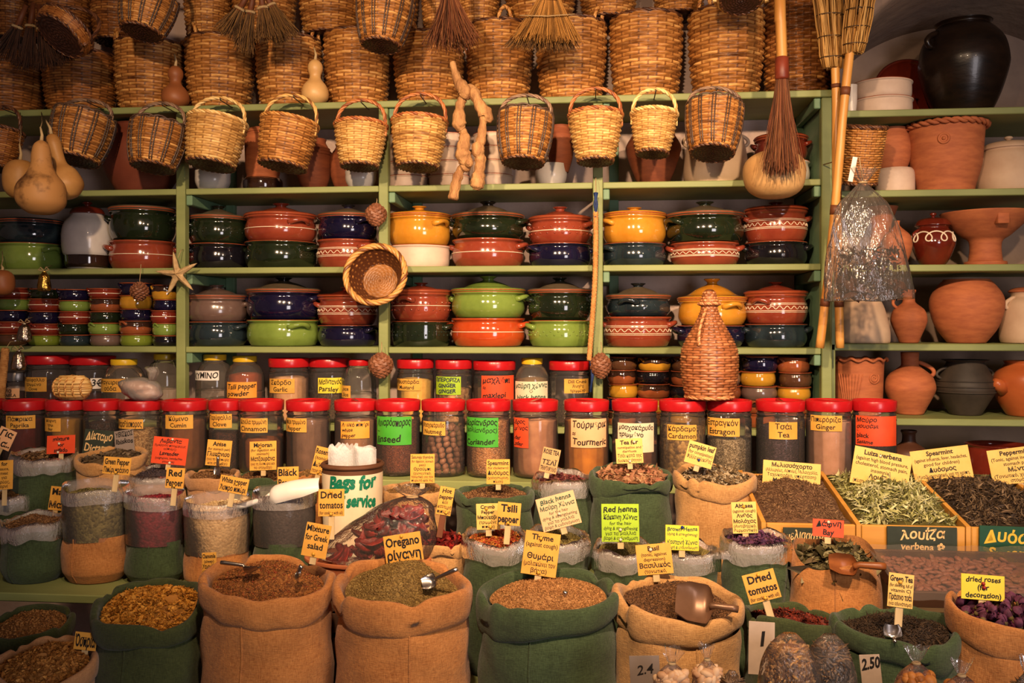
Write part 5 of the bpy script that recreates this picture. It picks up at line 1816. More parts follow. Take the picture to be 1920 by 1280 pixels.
BOT = [(0, 0), (.45, .015), (.9, .12), (1.0, .27), (.85, .42), (.5, .55), (.42, .64), (.56, .78), (.5, .9), (.25, .985), (0, 1.0)]
PEAR = [(0, 0), (.5, .015), (.92, .13), (1.0, .28), (.9, .42), (.6, .55), (.42, .68), (.38, .82), (.30, .94), (.12, 1.0), (0, 1.0)]
RND = [(0, 0), (.5, .02), (.9, .2), (1.0, .5), (.9, .8), (.5, .97), (0, 1.0)]
gourd('small brown bottle gourd standing on the top shelf edge', 304, 354, 124, 190, 3.53, BOT, GOURD_B, Z1 + 0.001)
gourd('pale bottle gourd standing on the top shelf edge', 566, 616, 112, 185, 3.53, BOT, GOURD_L, Z1 + 0.001)
gourd('largest spotted gourd hanging in front of its group', 33, 122, 264, 402, 3.04, PEAR, GOURD_S, string=0.12)
gourd('smooth long-necked gourd hanging behind the spotted gourd', 100, 162, 244, 372, 3.19, [(0, 0), (.5, .02), (.95, .14), (1.0, .25), (.8, .40), (.42, .52), (.36, .7), (.42, .85), (.3, .96), (0, 1)], GOURD, roll=-17, string=0.11)
gourd('small round gourd peeping out beside the largest spotted gourd', 8, 68, 300, 372, 3.20, RND, GOURD, stem=0.06, string=0.14)
gourd('big round pale gourd hanging under the broom bristles', 1395, 1509, 283, 371, 3.36, RND, M('gourd_pumpkin', '#b08350', '#cfa56c', 7, rough=0.55, detail=6, bs=30, bstr=0.2), stem=0.03, string=0.30)
gourd('little brown woven-look gourd hanging at the picture edge over the bowls', -18, 26, 506, 553, 3.42, RND, GOURD_B, stem=0.02, string=0.06)

CONE = M('cone_scale', '#6a3f28', '#8f5c40', 30, rough=0.5)
CONE_D = M('cone_core', '#2a150d', '#3a2015', 20, rough=0.8)


def pine_cone(label, x0, x1, yt, yb, Y, closed=False, flip=True, string=0.06):
    cx, cy = (x0 + x1) / 2, (yt + yb) / 2
    k = mt(cx, Y)
    R, h = (x1 - x0) / 2 * k, (yb - yt) * k
    root = thing('pine_cone', label, 'pine cone', W(cx, yb, Y))
    n = 95
    out = []
    for i in range(n):
        t = (i + 0.5) / n
        z = 0.03 + 0.94 * t
        r = (math.sin(PI * min(1, z * 0.98 + 0.02)) ** 0.62) * (1.08 - 0.30 * abs(z - 0.58) * 1.2)
        r = R * 0.84 * min(1, r)
        a = i * 2.39996
        nrm = Vector((math.cos(a) * 0.9, math.sin(a) * 0.9, (z - 0.5) * 1.5 - 0.35)).normalized()
        tang = Vector((-math.sin(a), math.cos(a), 0))
        bi = nrm.cross(tang)
        w = R * (0.30 if not closed else 0.22) * (0.55 + 0.7 * math.sin(PI * z) ** 0.8)
        g = G([(-1, 0, 0), (0, -0.62, 0.05), (1, 0, 0), (0, 0.72, 0.1), (0, 0.05, 0.42), (-0.7, 0, -0.5), (0.7, 0, -0.5), (0, -0.5, -0.5), (0, 0.5, -0.5)],
              [np.array([[0, 1, 4], [1, 2, 4], [2, 3, 4], [3, 0, 4], [0, 5, 7], [0, 7, 1], [1, 7, 6], [1, 6, 2], [2, 6, 8], [2, 8, 3], [3, 8, 5], [3, 5, 0]])])
        g.V = g.V @ np.array([tang, bi, nrm]) * w + np.array([r * math.cos(a), r * math.sin(a), z * h])
        out.append(g)
    part('scales', join(*out), CONE, root, smooth=False)
    part('core', ball(1, (0, 0, 0), 16, 10).sc(R * 0.74, R * 0.74, h * 0.46).mv(0, 0, h * 0.5), CONE_D, root)
    part('string', tube([(0, 0, h * 0.92), (0.004, 0.0, h + string * 0.5), (0, 0.012, h + string)], 0.0016, 5), STRING, root)
    return root


pine_cone('pine cone hanging on the second post above the round hanging basket', 684, 726, 381, 425, 3.45, string=0.02)
pine_cone('open pine cone hanging on the second post among the red jar lids', 690, 738, 661, 710, 3.44, string=0.04)
pine_cone('pine cone hanging beside the lower end of the rope', 1106, 1147, 661, 711, 3.44, string=0.04)
pine_cone('closed knobbly cone hanging on white string before the small bowls', 243, 280, 528, 565, 3.45, closed=True, string=0.07)


def starfish():
    cx, cy, Y = 333, 514, 3.44
    k = mt(cx, Y)
    R = 44 * k
    root_g = []
    n = 80
    th = np.linspace(0, 2 * PI, n, endpoint=False)
    arm = np.abs(((th * 5 / (2 * PI)) % 1) - 0.5) * 2
    prof = 0.27 + 0.73 * arm ** 2.6
    rows = []
    for s, z in ((1.0, 0.0), (0.985, 0.006), (0.9, 0.010), (0.6, 0.014), (0.3, 0.019), (0.001, 0.022)):
        ridge = z * (0.62 + 0.38 * arm ** 1.5)
        rows.append(np.stack([R * s * prof * np.cos(th), R * s * prof * np.sin(th), ridge], 1))
    back = rows[0].copy() * np.array([0.001, 0.001, 1])
    g = grid(np.array([back] + rows))
    g.rot('Z', math.radians(100)).rot('X', PI / 2)
    m_ = M('starfish_skin', '#a88a5e', '#c9ab7c', 60, rough=0.75, bs=170, bstr=0.8, bd=0.003)
    c = W(cx, cy, Y)
    o = thing('starfish', 'pale dried five-armed starfish hanging on the first green post', 'starfish', c)
    part('body', g.mv(0, 0.0, 0), m_, o)
    part('string', tube([(0, 0.004, R * 0.7), (0.0, 0.03, R * 1.05), (0, 0.048, R * 1.1)], 0.0014, 5), STRING, o)


starfish()

# rope with blue whipping
p0, p1 = W(1117, 398, 3.445), W(1107, 675, 3.44)
rp = thing('rope', 'thick twisted rope hanging down the third post, blue bound ends', 'rope', p0)
path = [(p1 - p0) * s + Vector((0.006 * math.sin(s * 4), 0, 0)) for s in np.linspace(0, 1, 120)]
part('strands', strands(path, 0.0052, 0.0062, 3, 26, 7), M('rope_fibre', '#a9713a', '#c68f52', 60, rough=0.9), rp)
BLUE = M('blue_twine', '#12244d', '#1c3569', 40, rough=0.7)
part('blue_whipping', strands([(0, 0, 0.075), (0, 0, 0.03), (0, 0, -0.02)], 0.005, 0.006, 3, 3, 6), BLUE, rp)
part('loop', tube([(0, 0, 0.07), (0.0, 0.02, 0.13), (0, 0.046, 0.14)], 0.0015, 5), STRING, rp)
q = p1 - p0
part('blue_tail', strands([q + Vector((0, 0, 0.005)), q + Vector((0.008, 0, -0.06)), q + Vector((0.0, 0, -0.12))], 0.003, 0.004, 3, 3, 5), BLUE, rp)
p0 = W(10, 655, 3.42)
rp2 = thing('rope', 'thick rope end hanging at the picture edge beside the silver bell', 'rope', p0)
part('strands', strands([Vector((-0.02 * s, 0, -0.20 * s)) for s in np.linspace(0, 1, 60)], 0.008, 0.009, 3, 9, 7), M('rope_fibre', '#a9713a'), rp2)
part('string', tube([(0, 0, 0), (0, 0.03, 0.03), (0, 0.078, 0.032)], 0.0014, 5), STRING, rp2)

# gnarled root strings
ROOT = M('root_bark', '#7d5230', '#c0915c', 26, rough=0.8, bs=70, bstr=1.0, bd=0.008, stretch=(1, 1, 0.35), detail=7)


def px_path(pts, Y):
    return [W(x, y, Y + dy) for x, y, dy in pts]


def rootpiece(label, pts, rad, Y):
    P = px_path(pts, Y)
    o = P[0].copy()
    Q = smoothp(np.array([tuple(p - o) + (r * mt(880, Y),) for p, r in zip(P, rad)]), 6)
    th_n = len(Q)
    rr = Q[:, 3] * (1 + 0.10 * np.sin(np.arange(th_n) * 1.7) + 0.06 * np.sin(np.arange(th_n) * 0.9 + 1))
    root = thing('dried_root', label, 'root', o)
    part('root', tube(Q[:, :3], rr, 14), ROOT, root)
    return root


r1 = rootpiece('gnarled pale root string hanging lowest, leading down from the top shelf baskets', [(848, 116, 0), (858, 150, 0), (872, 172, -.01), (868, 184, 0), (862, 200, 0), (861, 232, -.01), (866, 243, 0), (871, 258, -.01), (868, 285, -.02), (874, 308, -.01), (864, 318, 0), (856, 340, 0), (849, 374, 0)], [5, 9, 14, 9, 9, 13, 8, 10, 14, 13, 8, 10, 9], 3.30)
for x, y in ((870, 282), (879, 306)):
    c = W(x, y, 3.27) - r1.location
    part('knot', join(ball(0.016, c, 12, 8), tube(circle(0.006, 0, 16) @ np.array([[1, 0, 0], [0, 0, 1], [0, 1, 0]]) + np.array(c + Vector((0, -0.014, 0))), 0.0025, 5, True)), ROOT, r1)
r2 = rootpiece('gnarled pale root string with cut round ends, crossing the lowest one', [(866, 170, .04), (884, 168, .02), (900, 198, 0), (912, 218, 0), (906, 228, 0), (902, 262, 0), (896, 280, -.01), (901, 300, 0), (898, 325, 0), (895, 345, -.01), (893, 356, -.01)], [6, 10, 11, 14, 8, 9, 12, 10, 11, 14, 6], 3.28)

# ---------------------------------------------------------------- brooms and brushes
BR_DK = m_flake('bristle_dark', ['#1a0f0a', '#3a2114', '#4b2c1a', '#23130c'])
BR_MID = m_flake('bristle_mid', ['#3a2818', '#6b4a28', '#86602f', '#4d3620'])
BR_TAN = m_flake('bristle_tan', ['#7a5222', '#a87433', '#c08a44', '#5f3e18'])
BR_TWIG = m_flake('bristle_twig', ['#9a6e34', '#c4934d', '#7a5426', '#d9ad66'])
BR_HEATH = m_flake('bristle_heather', ['#4a2618', '#7a4428', '#93603a', '#341a10'])
BAMBOO = M('bamboo', '#b57a38', '#cf984f', 8, rough=0.4, stretch=(4, 4, 0.4))


def bristles(top, bot, rt, rb_, n, r, seed, fray=0.01, curl=0.0, flat=1.0, seg=4, npt=6):
    rr = np.random.default_rng(seed)
    out = []
    top, bot = np.array(top), np.array(bot)
    for i in range(n):
        a, q = rr.uniform(0, 2 * PI), math.sqrt(rr.uniform(0, 1))
        d = np.array([math.cos(a) * q, math.sin(a) * q * flat, 0])
        L = rr.uniform(0.88, 1.02)
        s = np.linspace(0, 1, npt)[:, None]
        P = top + (bot - top) * s * L + d * (rt + (rb_ - rt) * s ** 1.15)
        P = P + rr.normal(0, fray, (1, 3)) * s ** 2 + curl * np.sin(s * 9 + rr.uniform(0, 6)) * np.array([math.cos(a), math.sin(a), 0]) * s
        g = tube(P, r * np.linspace(1, 0.6, npt), seg, caps=False)
        g.val = np.full(len(g.V), rr.uniform(0, 1))
        out.append(g)
    return join(*out)


def whisk(label, cx, yt, yb, wt, wb, Y, mat, n=150, handle=0.12, roll=0, flat=0.6, seed=1, hm=None, fray=0.006, curl=0.002, name='brush', r=0.0014, group=None):
    k = mt(cx, Y)
    tp = W(cx, yt, Y)
    L = (yb - yt) * k
    root = thing(name, label, 'broom' if name == 'broom' else 'brush', tp, (0, math.radians(roll), 0), group)
    part('bristles', bristles((0, 0, 0), (0, 0, -L), wt / 2 * k, wb / 2 * k, n, r, seed, fray, curl, flat), mat, root)
    part('binding', strands(circle(wt / 2 * k * 1.1, 0, 30, flat) + np.array([0, 0, -0.01]), 0.003, 0.003, 3, 6, 5, True), STRING, root)
    if handle:
        part('handle', tube([(0, 0, -0.02), (0.002, 0, handle)], [wt / 2 * k * 0.8, wt / 2 * k * 0.55], 10), hm or STICK_D, root)
    return root


for i, (cx, yt, yb, wb, rl) in enumerate([(34, 46, 118, 66, 22), (58, 44, 132, 40, 6), (78, 48, 128, 46, -10), (96, 58, 122, 52, -26)]):
    whisk(f'dark hanging brush {("spreading outermost toward the picture edge", "hanging longest in its dark bunch", "third along its dark bunch", "nearest the tilted round basket")[i]}', cx, yt, yb, 16, wb, 3.28 + 0.03 * (i % 2), BR_DK, 110, 0.08, rl, seed=80 + i, group='dark brushes hanging in a bunch')
for i, (cx, yt, yb, wb, rl, mt_) in enumerate([(452, 12, 76, 60, 30, BR_MID), (470, 18, 98, 40, 10, BR_MID), (492, 10, 78, 46, -8, BR_MID), (506, 6, 84, 62, -24, BR_MID)]):
    whisk(f'grey-brown whisk {("fanning toward the brown gourd", "hanging lowest of its bundle", "in the middle of its bundle", "spreading toward the pale gourd")[i]}', cx, yt, yb, 16, wb, 3.28 + 0.03 * (i % 2), mt_, 130, 0.08, rl, seed=90 + i, curl=0.004, group='whisks hanging in a bundle')
whisk('dark heather broom head hanging at the top beside the large ribbed basket', 842, -12, 88, 26, 104, 3.28, BR_HEATH, 420, 0.12, -4, 0.6, seed=101, fray=0.012, curl=0.003, r=0.0016, name='broom')
b = whisk('tan fan-shaped broom in two tiers hanging over the top baskets', 1030, -8, 78, 40, 134, 3.27, BR_TAN, 520, 0.1, 4, 0.25, seed=102, fray=0.004, curl=0.0, name='broom')
k = mt(1025, 3.28)
part('lower_tier', bristles((-0.01, 0.03, -0.02), (-0.02, 0.04, -96 * k), 0.03, 72 * k, 420, 0.0014, 103, 0.005, 0, 0.25), BR_MID, b)
part('stitching', tube([(-52 * k, -0.02, -42 * k), (0, -0.034, -44 * k), (50 * k, -0.02, -36 * k)], 0.002, 5), STRING, b)
# long bamboo broom
cx, Y = 1466, 3.20
k = mt(cx, Y)
tp = W(cx, 118, Y)
bb = thing('broom', 'long bamboo-handled heather broom hanging bristles down over the round gourd', 'broom', tp)
part('handle', tube([(0, 0, -0.03), (0, 0, 0.02), (-0.004, 0, 0.14), (-0.006, 0, 0.145), (-0.008, 0, 0.34)], [0.017, 0.018, 0.0185, 0.0195, 0.019], 14), BAMBOO, bb)
part('binding', tube([(0, 0, 0.02), (0, 0, 0.016), (0.0, 0, -0.052), (0, 0, -0.058)], [0.019, 0.0235, 0.0245, 0.021], 16), M('red_leather', '#5f2415', '#7a321e', 14, rough=0.45), bb)
part('bristles', bristles((0, 0, -0.05), (-0.002, 0, -205 * k), 0.02, 34 * k, 420, 0.0014, 110, 0.008, 0.004, 0.7, 4, 8), BR_HEATH, bb)


def canebroom(label, head, stick, Y, seed, hw):
    (hx0, hy0), (hx1, hy1) = head
    k = mt(hx0, Y)
    o = W(hx1, hy1, Y)
    root = thing('broom', label, 'broom', o)
    tpv = W(hx0, hy0, Y) - o
    rr = np.random.default_rng(seed)
    out = []
    for i in range(95):
        a, q = rr.uniform(0, 2 * PI), math.sqrt(rr.uniform(0.1, 1))
        s = np.linspace(0, 1, 7)[:, None]
        wdt = hw * k * np.array([0.80, 0.98, 1.02, 1.08, 1.12, 1.2, 1.3])[:, None]
        P = np.array(tpv)[None] * s + wdt * q * np.array([[math.cos(a), math.sin(a) * 0.7, 0]]) + rr.normal(0, 0.0016, (7, 3))
        g = tube(P, 0.0026, 5, caps=True)
        g.val = np.full(len(g.V), rr.uniform(0, 1))
        out.append(g)
    part('twigs', join(*out), BR_TWIG, root)
    for s in (0.12, 0.36, 0.62):
        c = np.array(tpv) * s
        part('wire_tie', tube(circle(hw * k * (0.90 + 0.25 * s), 0, 30, 0.74) + c, 0.0017, 5, True), M('wire', '#4a3a2c', '#5b4a3a', 10, rough=0.4, metal=0.6), root)
    P = [W(x, y, Y + dy) - o for x, y, dy in stick]
    Q = smoothp(np.array([tuple(p) for p in P]), 4)
    part('stick', tube(Q, 0.0155, 12), BAMBOO, root)
    for s in (0.3, 0.62, 0.9):
        i = int(s * (len(Q) - 2))
        part('node_ring', tube(Q[i:i + 2] * 0.5 + np.stack([Q[i], Q[i] + (Q[i + 1] - Q[i]) * 0.06]) * 0.5, 0.0172, 12), STICK_D, root)
    return root


canebroom('cane broom standing head up by the tall post, the lower head of the pair', ((1551, -30), (1562, 128)), [(1563, 60, 0), (1566, 130, 0), (1568, 190, .005), (1568, 300, .01), (1570, 420, .05), (1573, 560, .07), (1575, 652, .08)], 3.34, 120, 24)
canebroom('cane broom standing head up by the tall post, the higher head of the pair', ((1618, -30), (1600, 100)), [(1602, 30, 0), (1592, 110, 0), (1580, 220, 0), (1572, 320, 0), (1560, 450, .02), (1548, 560, .05), (1537, 652, .06)], 3.29, 121, 24)

# wicker bin in the niche
cx, Y = 1617, 3.47
R = 37 * mt(cx, Y)
wb_ = basket('wicker_bin', 'tall wicker bin hanging mouth outward beside the cane brooms', 'plain', R, R * 0.80, 0.21, 0.0, W(1610, 345, Y + 0.06), (math.radians(14), math.radians(3), 0), None, 73, HON, rows=24, N=26, bulge=0.01)

# clear bag hanging on the post


def film_bag(name, label, o, prof, mat, seed, pleat=0.06, sy=0.6, n=120, tuft=None, cat='bag', shearx=0.0, squarish=0.0):
    """prof: (radius, z) from the bottom to the tied neck"""
    th = np.linspace(0, 2 * PI, n, endpoint=False)
    pr = smoothp(prof, 6)
    zmin, zmax = pr[:, 1].min(), pr[:, 1].max()
    rows = []
    sq = 1 + squarish * (np.abs(np.cos(th)) ** 3 * 0.35 - 0.05)
    for r, z in pr:
        t = (z - zmin) / (zmax - zmin)
        p = 1 + pleat * (0.35 + t) * wob(th + 0.5 * math.sin(t * 5), seed, 12, 5) + 0.05 * wob(th, seed + 1, 4)
        rows.append(np.stack([r * p * sq * np.cos(th) + shearx * (1 - t), r * p * sy * np.sin(th), z + 0 * th + 0.006 * wob(th, seed + 2, 6) * (1 - t)], 1))
    root = thing(name, label, cat, o)
    part('film', grid(np.array(rows)), mat, root)
    if tuft:
        zt, rt, ht = tuft
        rows = []
        for s, f in ((0, 0.5), (0.12, 0.35), (0.35, 0.8), (0.7, 1.2), (1.0, 1.5)):
            p = 1 + 0.35 * wob(th, seed + 5, 9, 3) * s
            rows.append(np.stack([rt * f * p * np.cos(th), rt * f * p * 0.6 * np.sin(th), zt + ht * s + 0.3 * ht * s * wob(th, seed + 6, 7, 2)], 1))
        part('gathered_top', grid(np.array(rows)), mat, root)
        part('tie', tube(circle(rt * 0.42, zt + 0.1 * ht, 20, 0.7), 0.003, 6, True), STRING, root)
    return root


BAGF = m_film('hanging_bag_film', (0.92, 0.88, 0.84, 1), 0.05, 0.10, wr=1.0, wscale=13, milkc=(0.75, 0.66, 0.58, 1), fres=1.5, vs=0.22)
cx, Y = 1630, 3.19
k = mt(cx, Y)
o = W(1618, 345, Y)
bg = film_bag('plastic_bag', 'clear plastic bag of dried herbs hanging from the tall post', o, [(0.001, -216 * k), (66 * k, -218 * k), (75 * k, -212 * k), (71 * k, -170 * k), (63 * k, -120 * k), (52 * k, -70 * k), (40 * k, -38 * k), (20 * k, -14 * k), (8 * k, 0)], BAGF, 131, 0.10, 0.42, tuft=(0, 0.03, 0.055), shearx=0.022, squarish=0.35)
part('hook_string', tube([(0, 0, 0.01), (-0.012, 0.0, 0.09), (-0.02, 0.10, 0.11), (-0.06, 0.30, 0.12)], 0.0022, 5), STRING, bg)
part('paper_tag', box(-0.052, -0.036, -0.004, -0.003, 0.0, 0.085, 0.0003).rot('Y', 0.2), PAPER['white'], bg, smooth=False)
rr = np.random.default_rng(5)
n = 1500
a, q, zz = rr.uniform(0, 2 * PI, n), np.sqrt(rr.uniform(0, 1, n)), rr.uniform(-206, -120, n) * k
zz[:1000] = rr.uniform(-210, -190, 1000) * k
solo('dried_herbs', scatter(np.stack([58 * k * q * np.cos(a) + 0.02, 58 * k * 0.36 * q * np.sin(a), zz], 1), LEAF, 0.011, 0.4, 1.0, 6), m_flake('herb_dark', ['#140c09', '#2a1a14', '#4a2e20', '#1c110d'], 0.95), 'dark dried herbs lying in the hanging clear bag', 'herbs', o, kind='stuff')

# small hanging bags and woven ball
GOLDF = m_film('gold_cellophane', (0.9, 0.75, 0.4, 1), 0.25, 0.06, wr=1.0, wscale=40, milkc=(0.7, 0.55, 0.3, 1))
SILF = M('silver_foil', '#a89a8c', '#c8b8a4', 30, rough=0.18, metal=1.0, bs=70, bstr=0.9, bd=0.006)


def bell(label, cx, yt, yb, w, Y, mat):
    k = mt(cx, Y)
    o = W(cx, yt, Y)
    L, r = (yb - yt) * k, w / 2 * k
    root = thing('hanging_ornament', label, 'ornament', o)
    g = lathe(smoothp([(0.002, -L), (r * 0.8, -L), (r * 1.0, -L * 0.86), (r * 0.86, -L * 0.6), (r * 0.7, -L * 0.38), (r * 0.35, -L * 0.25), (r * 0.3, -L * 0.2)], 5), 30)
    g.V[:, :2] *= 1 + 0.06 * np.sin(np.arctan2(g.V[:, 1], g.V[:, 0]) * 9)[:, None]
    part('pouch', g, mat, root)
    part('bow', join(*[strands([(0, 0, -L * 0.2), (s * r * 0.9, -0.004, -L * 0.12), (s * r * 0.5, -0.004, -L * 0.02), (0, 0, -L * 0.18)], 0.001, 0.0014, 2, 2, 5) for s in (-1, 1)]), STRING, root)
    part('string', tube([(0, 0, -L * 0.2), (0, 0.01, 0.0), (0, YF - Y + 0.003, 0.008)], 0.0012, 5), STRING, root)


bell('gold wrapped ornament pouch hanging before the small bowls', 83, 500, 545, 24, 3.45, M('gold_foil', '#b58a3a', '#d9b45a', 30, rough=0.2, metal=1.0, bs=70, bstr=0.9, bd=0.006))
bell('silver pouch ornament hanging lowest before the small bowls', 46, 598, 640, 26, 3.45, SILF)
bell('silver bell-shaped ornament hanging in front of the jar shelf', 35, 648, 693, 26, 3.45, SILF)


def woven_ball():
    cx, Y = 135, 3.13
    k = mt(cx, Y)
    zb = W(135, 749, YJ).z + 0.003
    rx, rz_ = 37 * k, 22 * k
    o = thing('woven_bundle', 'oval bundle of coiled cane strips bound crosswise, lying on jar lids', 'bundle', (W(cx, 0, Y).x, Y, zb))
    out = []
    rr = np.random.default_rng(3)
    for i in range(26):
        f = math.sin(PI * (i + 0.5) / 26)
        g = tube(circle(1, 0, 48) @ np.diag([rx * (0.6 + 0.4 * f), rz_ * 0.95 * (0.5 + 0.5 * f), 1]) + np.array([0, rr.normal(0, 0.002), rz_ * 2 * (i + 0.5) / 26]), 0.003, 5, True)
        g.val = np.full(len(g.V), rr.uniform(0.05, 0.5))
        out.append(g)
    part('coil', join(*out), WICK_PALE, o)
    ties = []
    for i in range(5):
        x = (i - 2) * rx * 0.36
        s = math.sqrt(1 - (x / rx) ** 2 * 0.8)
        th = np.linspace(0, 2 * PI, 40, endpoint=False)
        ties.append(strands(np.stack([x + 0 * th, rz_ * 1.05 * s * np.cos(th), rz_ * (1 + 1.02 * s * np.sin(th))], 1), 0.002, 0.0026, 2, 12, 5, True))
    for g in ties:
        part('binding', g, WICK_HONEY, o)


woven_ball()
# bag of powder lying on the jar lids
cx, Y = 268, 3.12
k = mt(cx, Y)
zb = W(268, 752, YJ).z + 0.004
pb = thing('plastic_bag', 'small clear bag of pale powder lying on the red jar lids by the first post', 'bag', (W(cx, 0, Y).x, Y, zb))
g = ball(1, (0, 0, 0), 40, 20)
g.V *= 1 + 0.10 * nz(g.V[:, 0] * 3, g.V[:, 2] * 3, 8, 1.2)[:, None]
part('film', g.sc(42 * k, 26 * k, 23 * k).rot('Y', 0.22).mv(-0.005, 0, 0.041), LINER, pb)
part('powder', ball(1, (0, 0, 0), 24, 12).sc(37 * k, 23 * k, 18 * k).rot('Y', 0.22).mv(-0.008, 0, 0.038), PW['ginger'], pb)
th = np.linspace(0, 2 * PI, 60, endpoint=False)
rows = [np.stack([r * (1 + 0.3 * wob(th, 9, 7, 3)) * np.cos(th) * 0.5 + x, r * np.sin(th) * (1 + 0.3 * wob(th, 10, 7, 3)), z + 0.004 * wob(th, 11, 6)], 1) for r, x, z in ((0.014, 0.03, 0.065), (0.02, 0.036, 0.08), (0.03, 0.040, 0.105), (0.034, 0.03, 0.122))]
part('gathered_top', grid(np.array(rows)), CLEARBAG, pb)

# ================================================================ sacks of herbs and spices
Y1, Y2, Y3, Y4, Y5 = 2.08, 2.40, 2.82, 2.62, 2.85
# front row
sack('big jute sack of reddish brown herb mix beneath the Greek salad card', 507, 127, 1082, 2.10, ZC, JUTE, 0.058, 'greeksalad', 0.055, 'reddish brown Greek salad herb mix heaped in its jute sack', tilt=0.02, seed=201, wave=0.010, hx=0.1, hy=0.25)
sack('big jute sack of green-brown oregano beneath the Oregano card', 754, 132, 1088, 2.08, ZC, JUTE, 0.062, 'oregano', 0.062, 'green-brown oregano heaped in its jute sack', tilt=0.018, seed=205, wave=0.012, hy=0.3)
sack('big green cloth sack of thyme beneath the Thyme card', 1027, 138, 1103, 2.08, ZC, GREENC, 0.058, 'thyme', 0.030, 'light brown thyme heaped in its green sack', tilt=0.016, seed=209, wave=0.012)
sack('big jute sack of dark basil with a brown scoop beneath the Basil card', 1270, 122, 1117, 2.08, ZC, JUTE2, 0.06, 'basil', 0.040, 'dark brown basil heaped in its jute sack', tilt=0.022, seed=213, wave=0.012, hy=0.2)
sack('green sack of dark dried tomatoes beneath the tilted Dried tomatos card', 1484, 92, 1150, 2.12, ZC, GREENC2, 0.045, 'tomato', 0.018, 'dark dried tomato pieces in their green sack', tilt=-0.012, seed=217, wave=0.016)
sack('green sack of blackish green tea with small scoop beneath the Green Tea card', 1676, 116, 1166, 2.04, ZC, GREENC, 0.055, 'greentea', 0.020, 'blackish green tea leaves in their green sack', tilt=0.008, seed=221, wave=0.018)
sack('jute sack of dried purple roses beneath the yellow roses card', 1884, 104, 1148, 2.02, ZC, JUTE, 0.055, 'rosebase', 0.028, 'purple rose petals bedding in the jute sack', tilt=0.014, seed=226, wave=0.014)
sack('dark green sack of golden chamomile heads beside the jute sacks', 281, 108, 1128, 2.14, ZC, GREENC2, 0.05, 'chamomile', 0.045, 'golden chamomile heads heaped in the dark green sack', tilt=0.022, seed=231, wave=0.014, hx=0.25, hy=0.2)
sack('beige sack of brown pulses in the dark corner beneath the Ospria card', 84, 98, 1236, 2.02, ZC, BEIGEC, 0.045, 'lentils', 0.035, 'brown mixed pulses heaped in the beige corner sack', tilt=0.02, seed=236, wave=0.012)
sack('dark green sack of seeds hidden in shadow below the left ledge', 52, 84, 1165, 2.26, ZC, GREENC2, 0.04, 'seeds', 0.02, 'brown seeds in the shadowed green sack', tilt=0.01, seed=240)
# on the left ledge
sack('jute sack topped by clear plastic full of green peppercorns', 179, 64, 920, 2.60, ZA, JUTE, 0.03, 'greenpepper', 0.018, 'green peppercorns filling the clear-topped jute sack', band=0.128, tilt=0.006, seed=244, wave=0.005)
sack('dark green sack topped by clear plastic full of red peppercorns', 291, 58, 932, 2.60, ZA, GREENC, 0.03, 'redpepper', 0.018, 'red peppercorns filling the clear-topped green sack', band=0.122, tilt=0.006, seed=248, wave=0.005)
sack('jute sack topped by clear plastic full of pale peppercorns', 407, 64, 944, 2.58, ZA, JUTE, 0.03, 'whitepepper', 0.018, 'pale white peppercorns filling the clear-topped sack', band=0.128, tilt=0.006, seed=252, wave=0.005)
sack('dark green sack topped by clear plastic full of black pepper under the white scoop', 532, 62, 930, 2.60, ZA, GREENC, 0.03, 'blackpepper', 0.016, 'black pepper filling the clear-topped sack under the scoop', band=0.125, tilt=0.004, seed=256, wave=0.005)
sack('dark green sack with plastic edge holding brown herb beside the green pepper sack', 62, 60, 978, 2.58, ZA, GREENC, 0.03, 'brownherb', 0.030, 'brown crumbled herb in the plastic-edged dark green sack', liner='rim', tilt=0.01, seed=260)
sack('shadowed sack with plastic edge at the picture edge above the dark green sack', 14, 46, 928, 2.74, ZA, GREENC, 0.03, 'satureja', 0.015, 'brown herb in the shadowed edge sack', liner='rim', tilt=0.008, seed=264)
sack('green sack with plastic edge under the orange stifado card', 84, 62, 855, 2.82, ZA, GREENC, 0.03, 'stifado', 0.012, 'dark stifado mix in the plastic-edged green sack', liner='rim', tilt=0.006, seed=268)
sack('light jute sack standing behind the Green Pepper card', 208, 66, 852, 2.80, ZA, JUTE2, 0.036, 'dictamo', 0.008, 'grey herb inside the light jute sack behind Green Pepper card', tilt=0.012, seed=272)
sack('beige plastic-edged sack of dark lavender beneath the Lavender card', 292, 58, 888, 2.78, ZA, BEIGEC, 0.03, 'lavender', 0.026, 'dark lavender buds heaped in the beige sack', liner='rim', tilt=0.006, seed=276)
sack('beige sack of brown aniseed beneath the Anise card', 398, 50, 888, 2.80, ZA, BEIGEC, 0.036, 'brownherb', 0.022, 'brown aniseed heaped in the beige sack', tilt=0.006, seed=280)
sack('green sack of brown marjoram beneath the Majoran card', 488, 52, 890, 2.82, ZA, GREENC, 0.03, 'brownherb', 0.020, 'brown marjoram heaped in the green sack', tilt=0.004, seed=284)
sack('jute sack half hidden behind the tub of bags', 584, 34, 886, 2.84, ZA, JUTE, 0.03, 'satureja', 0.016, 'brown herb in the sack half hidden behind the tub', tilt=0.004, seed=288)
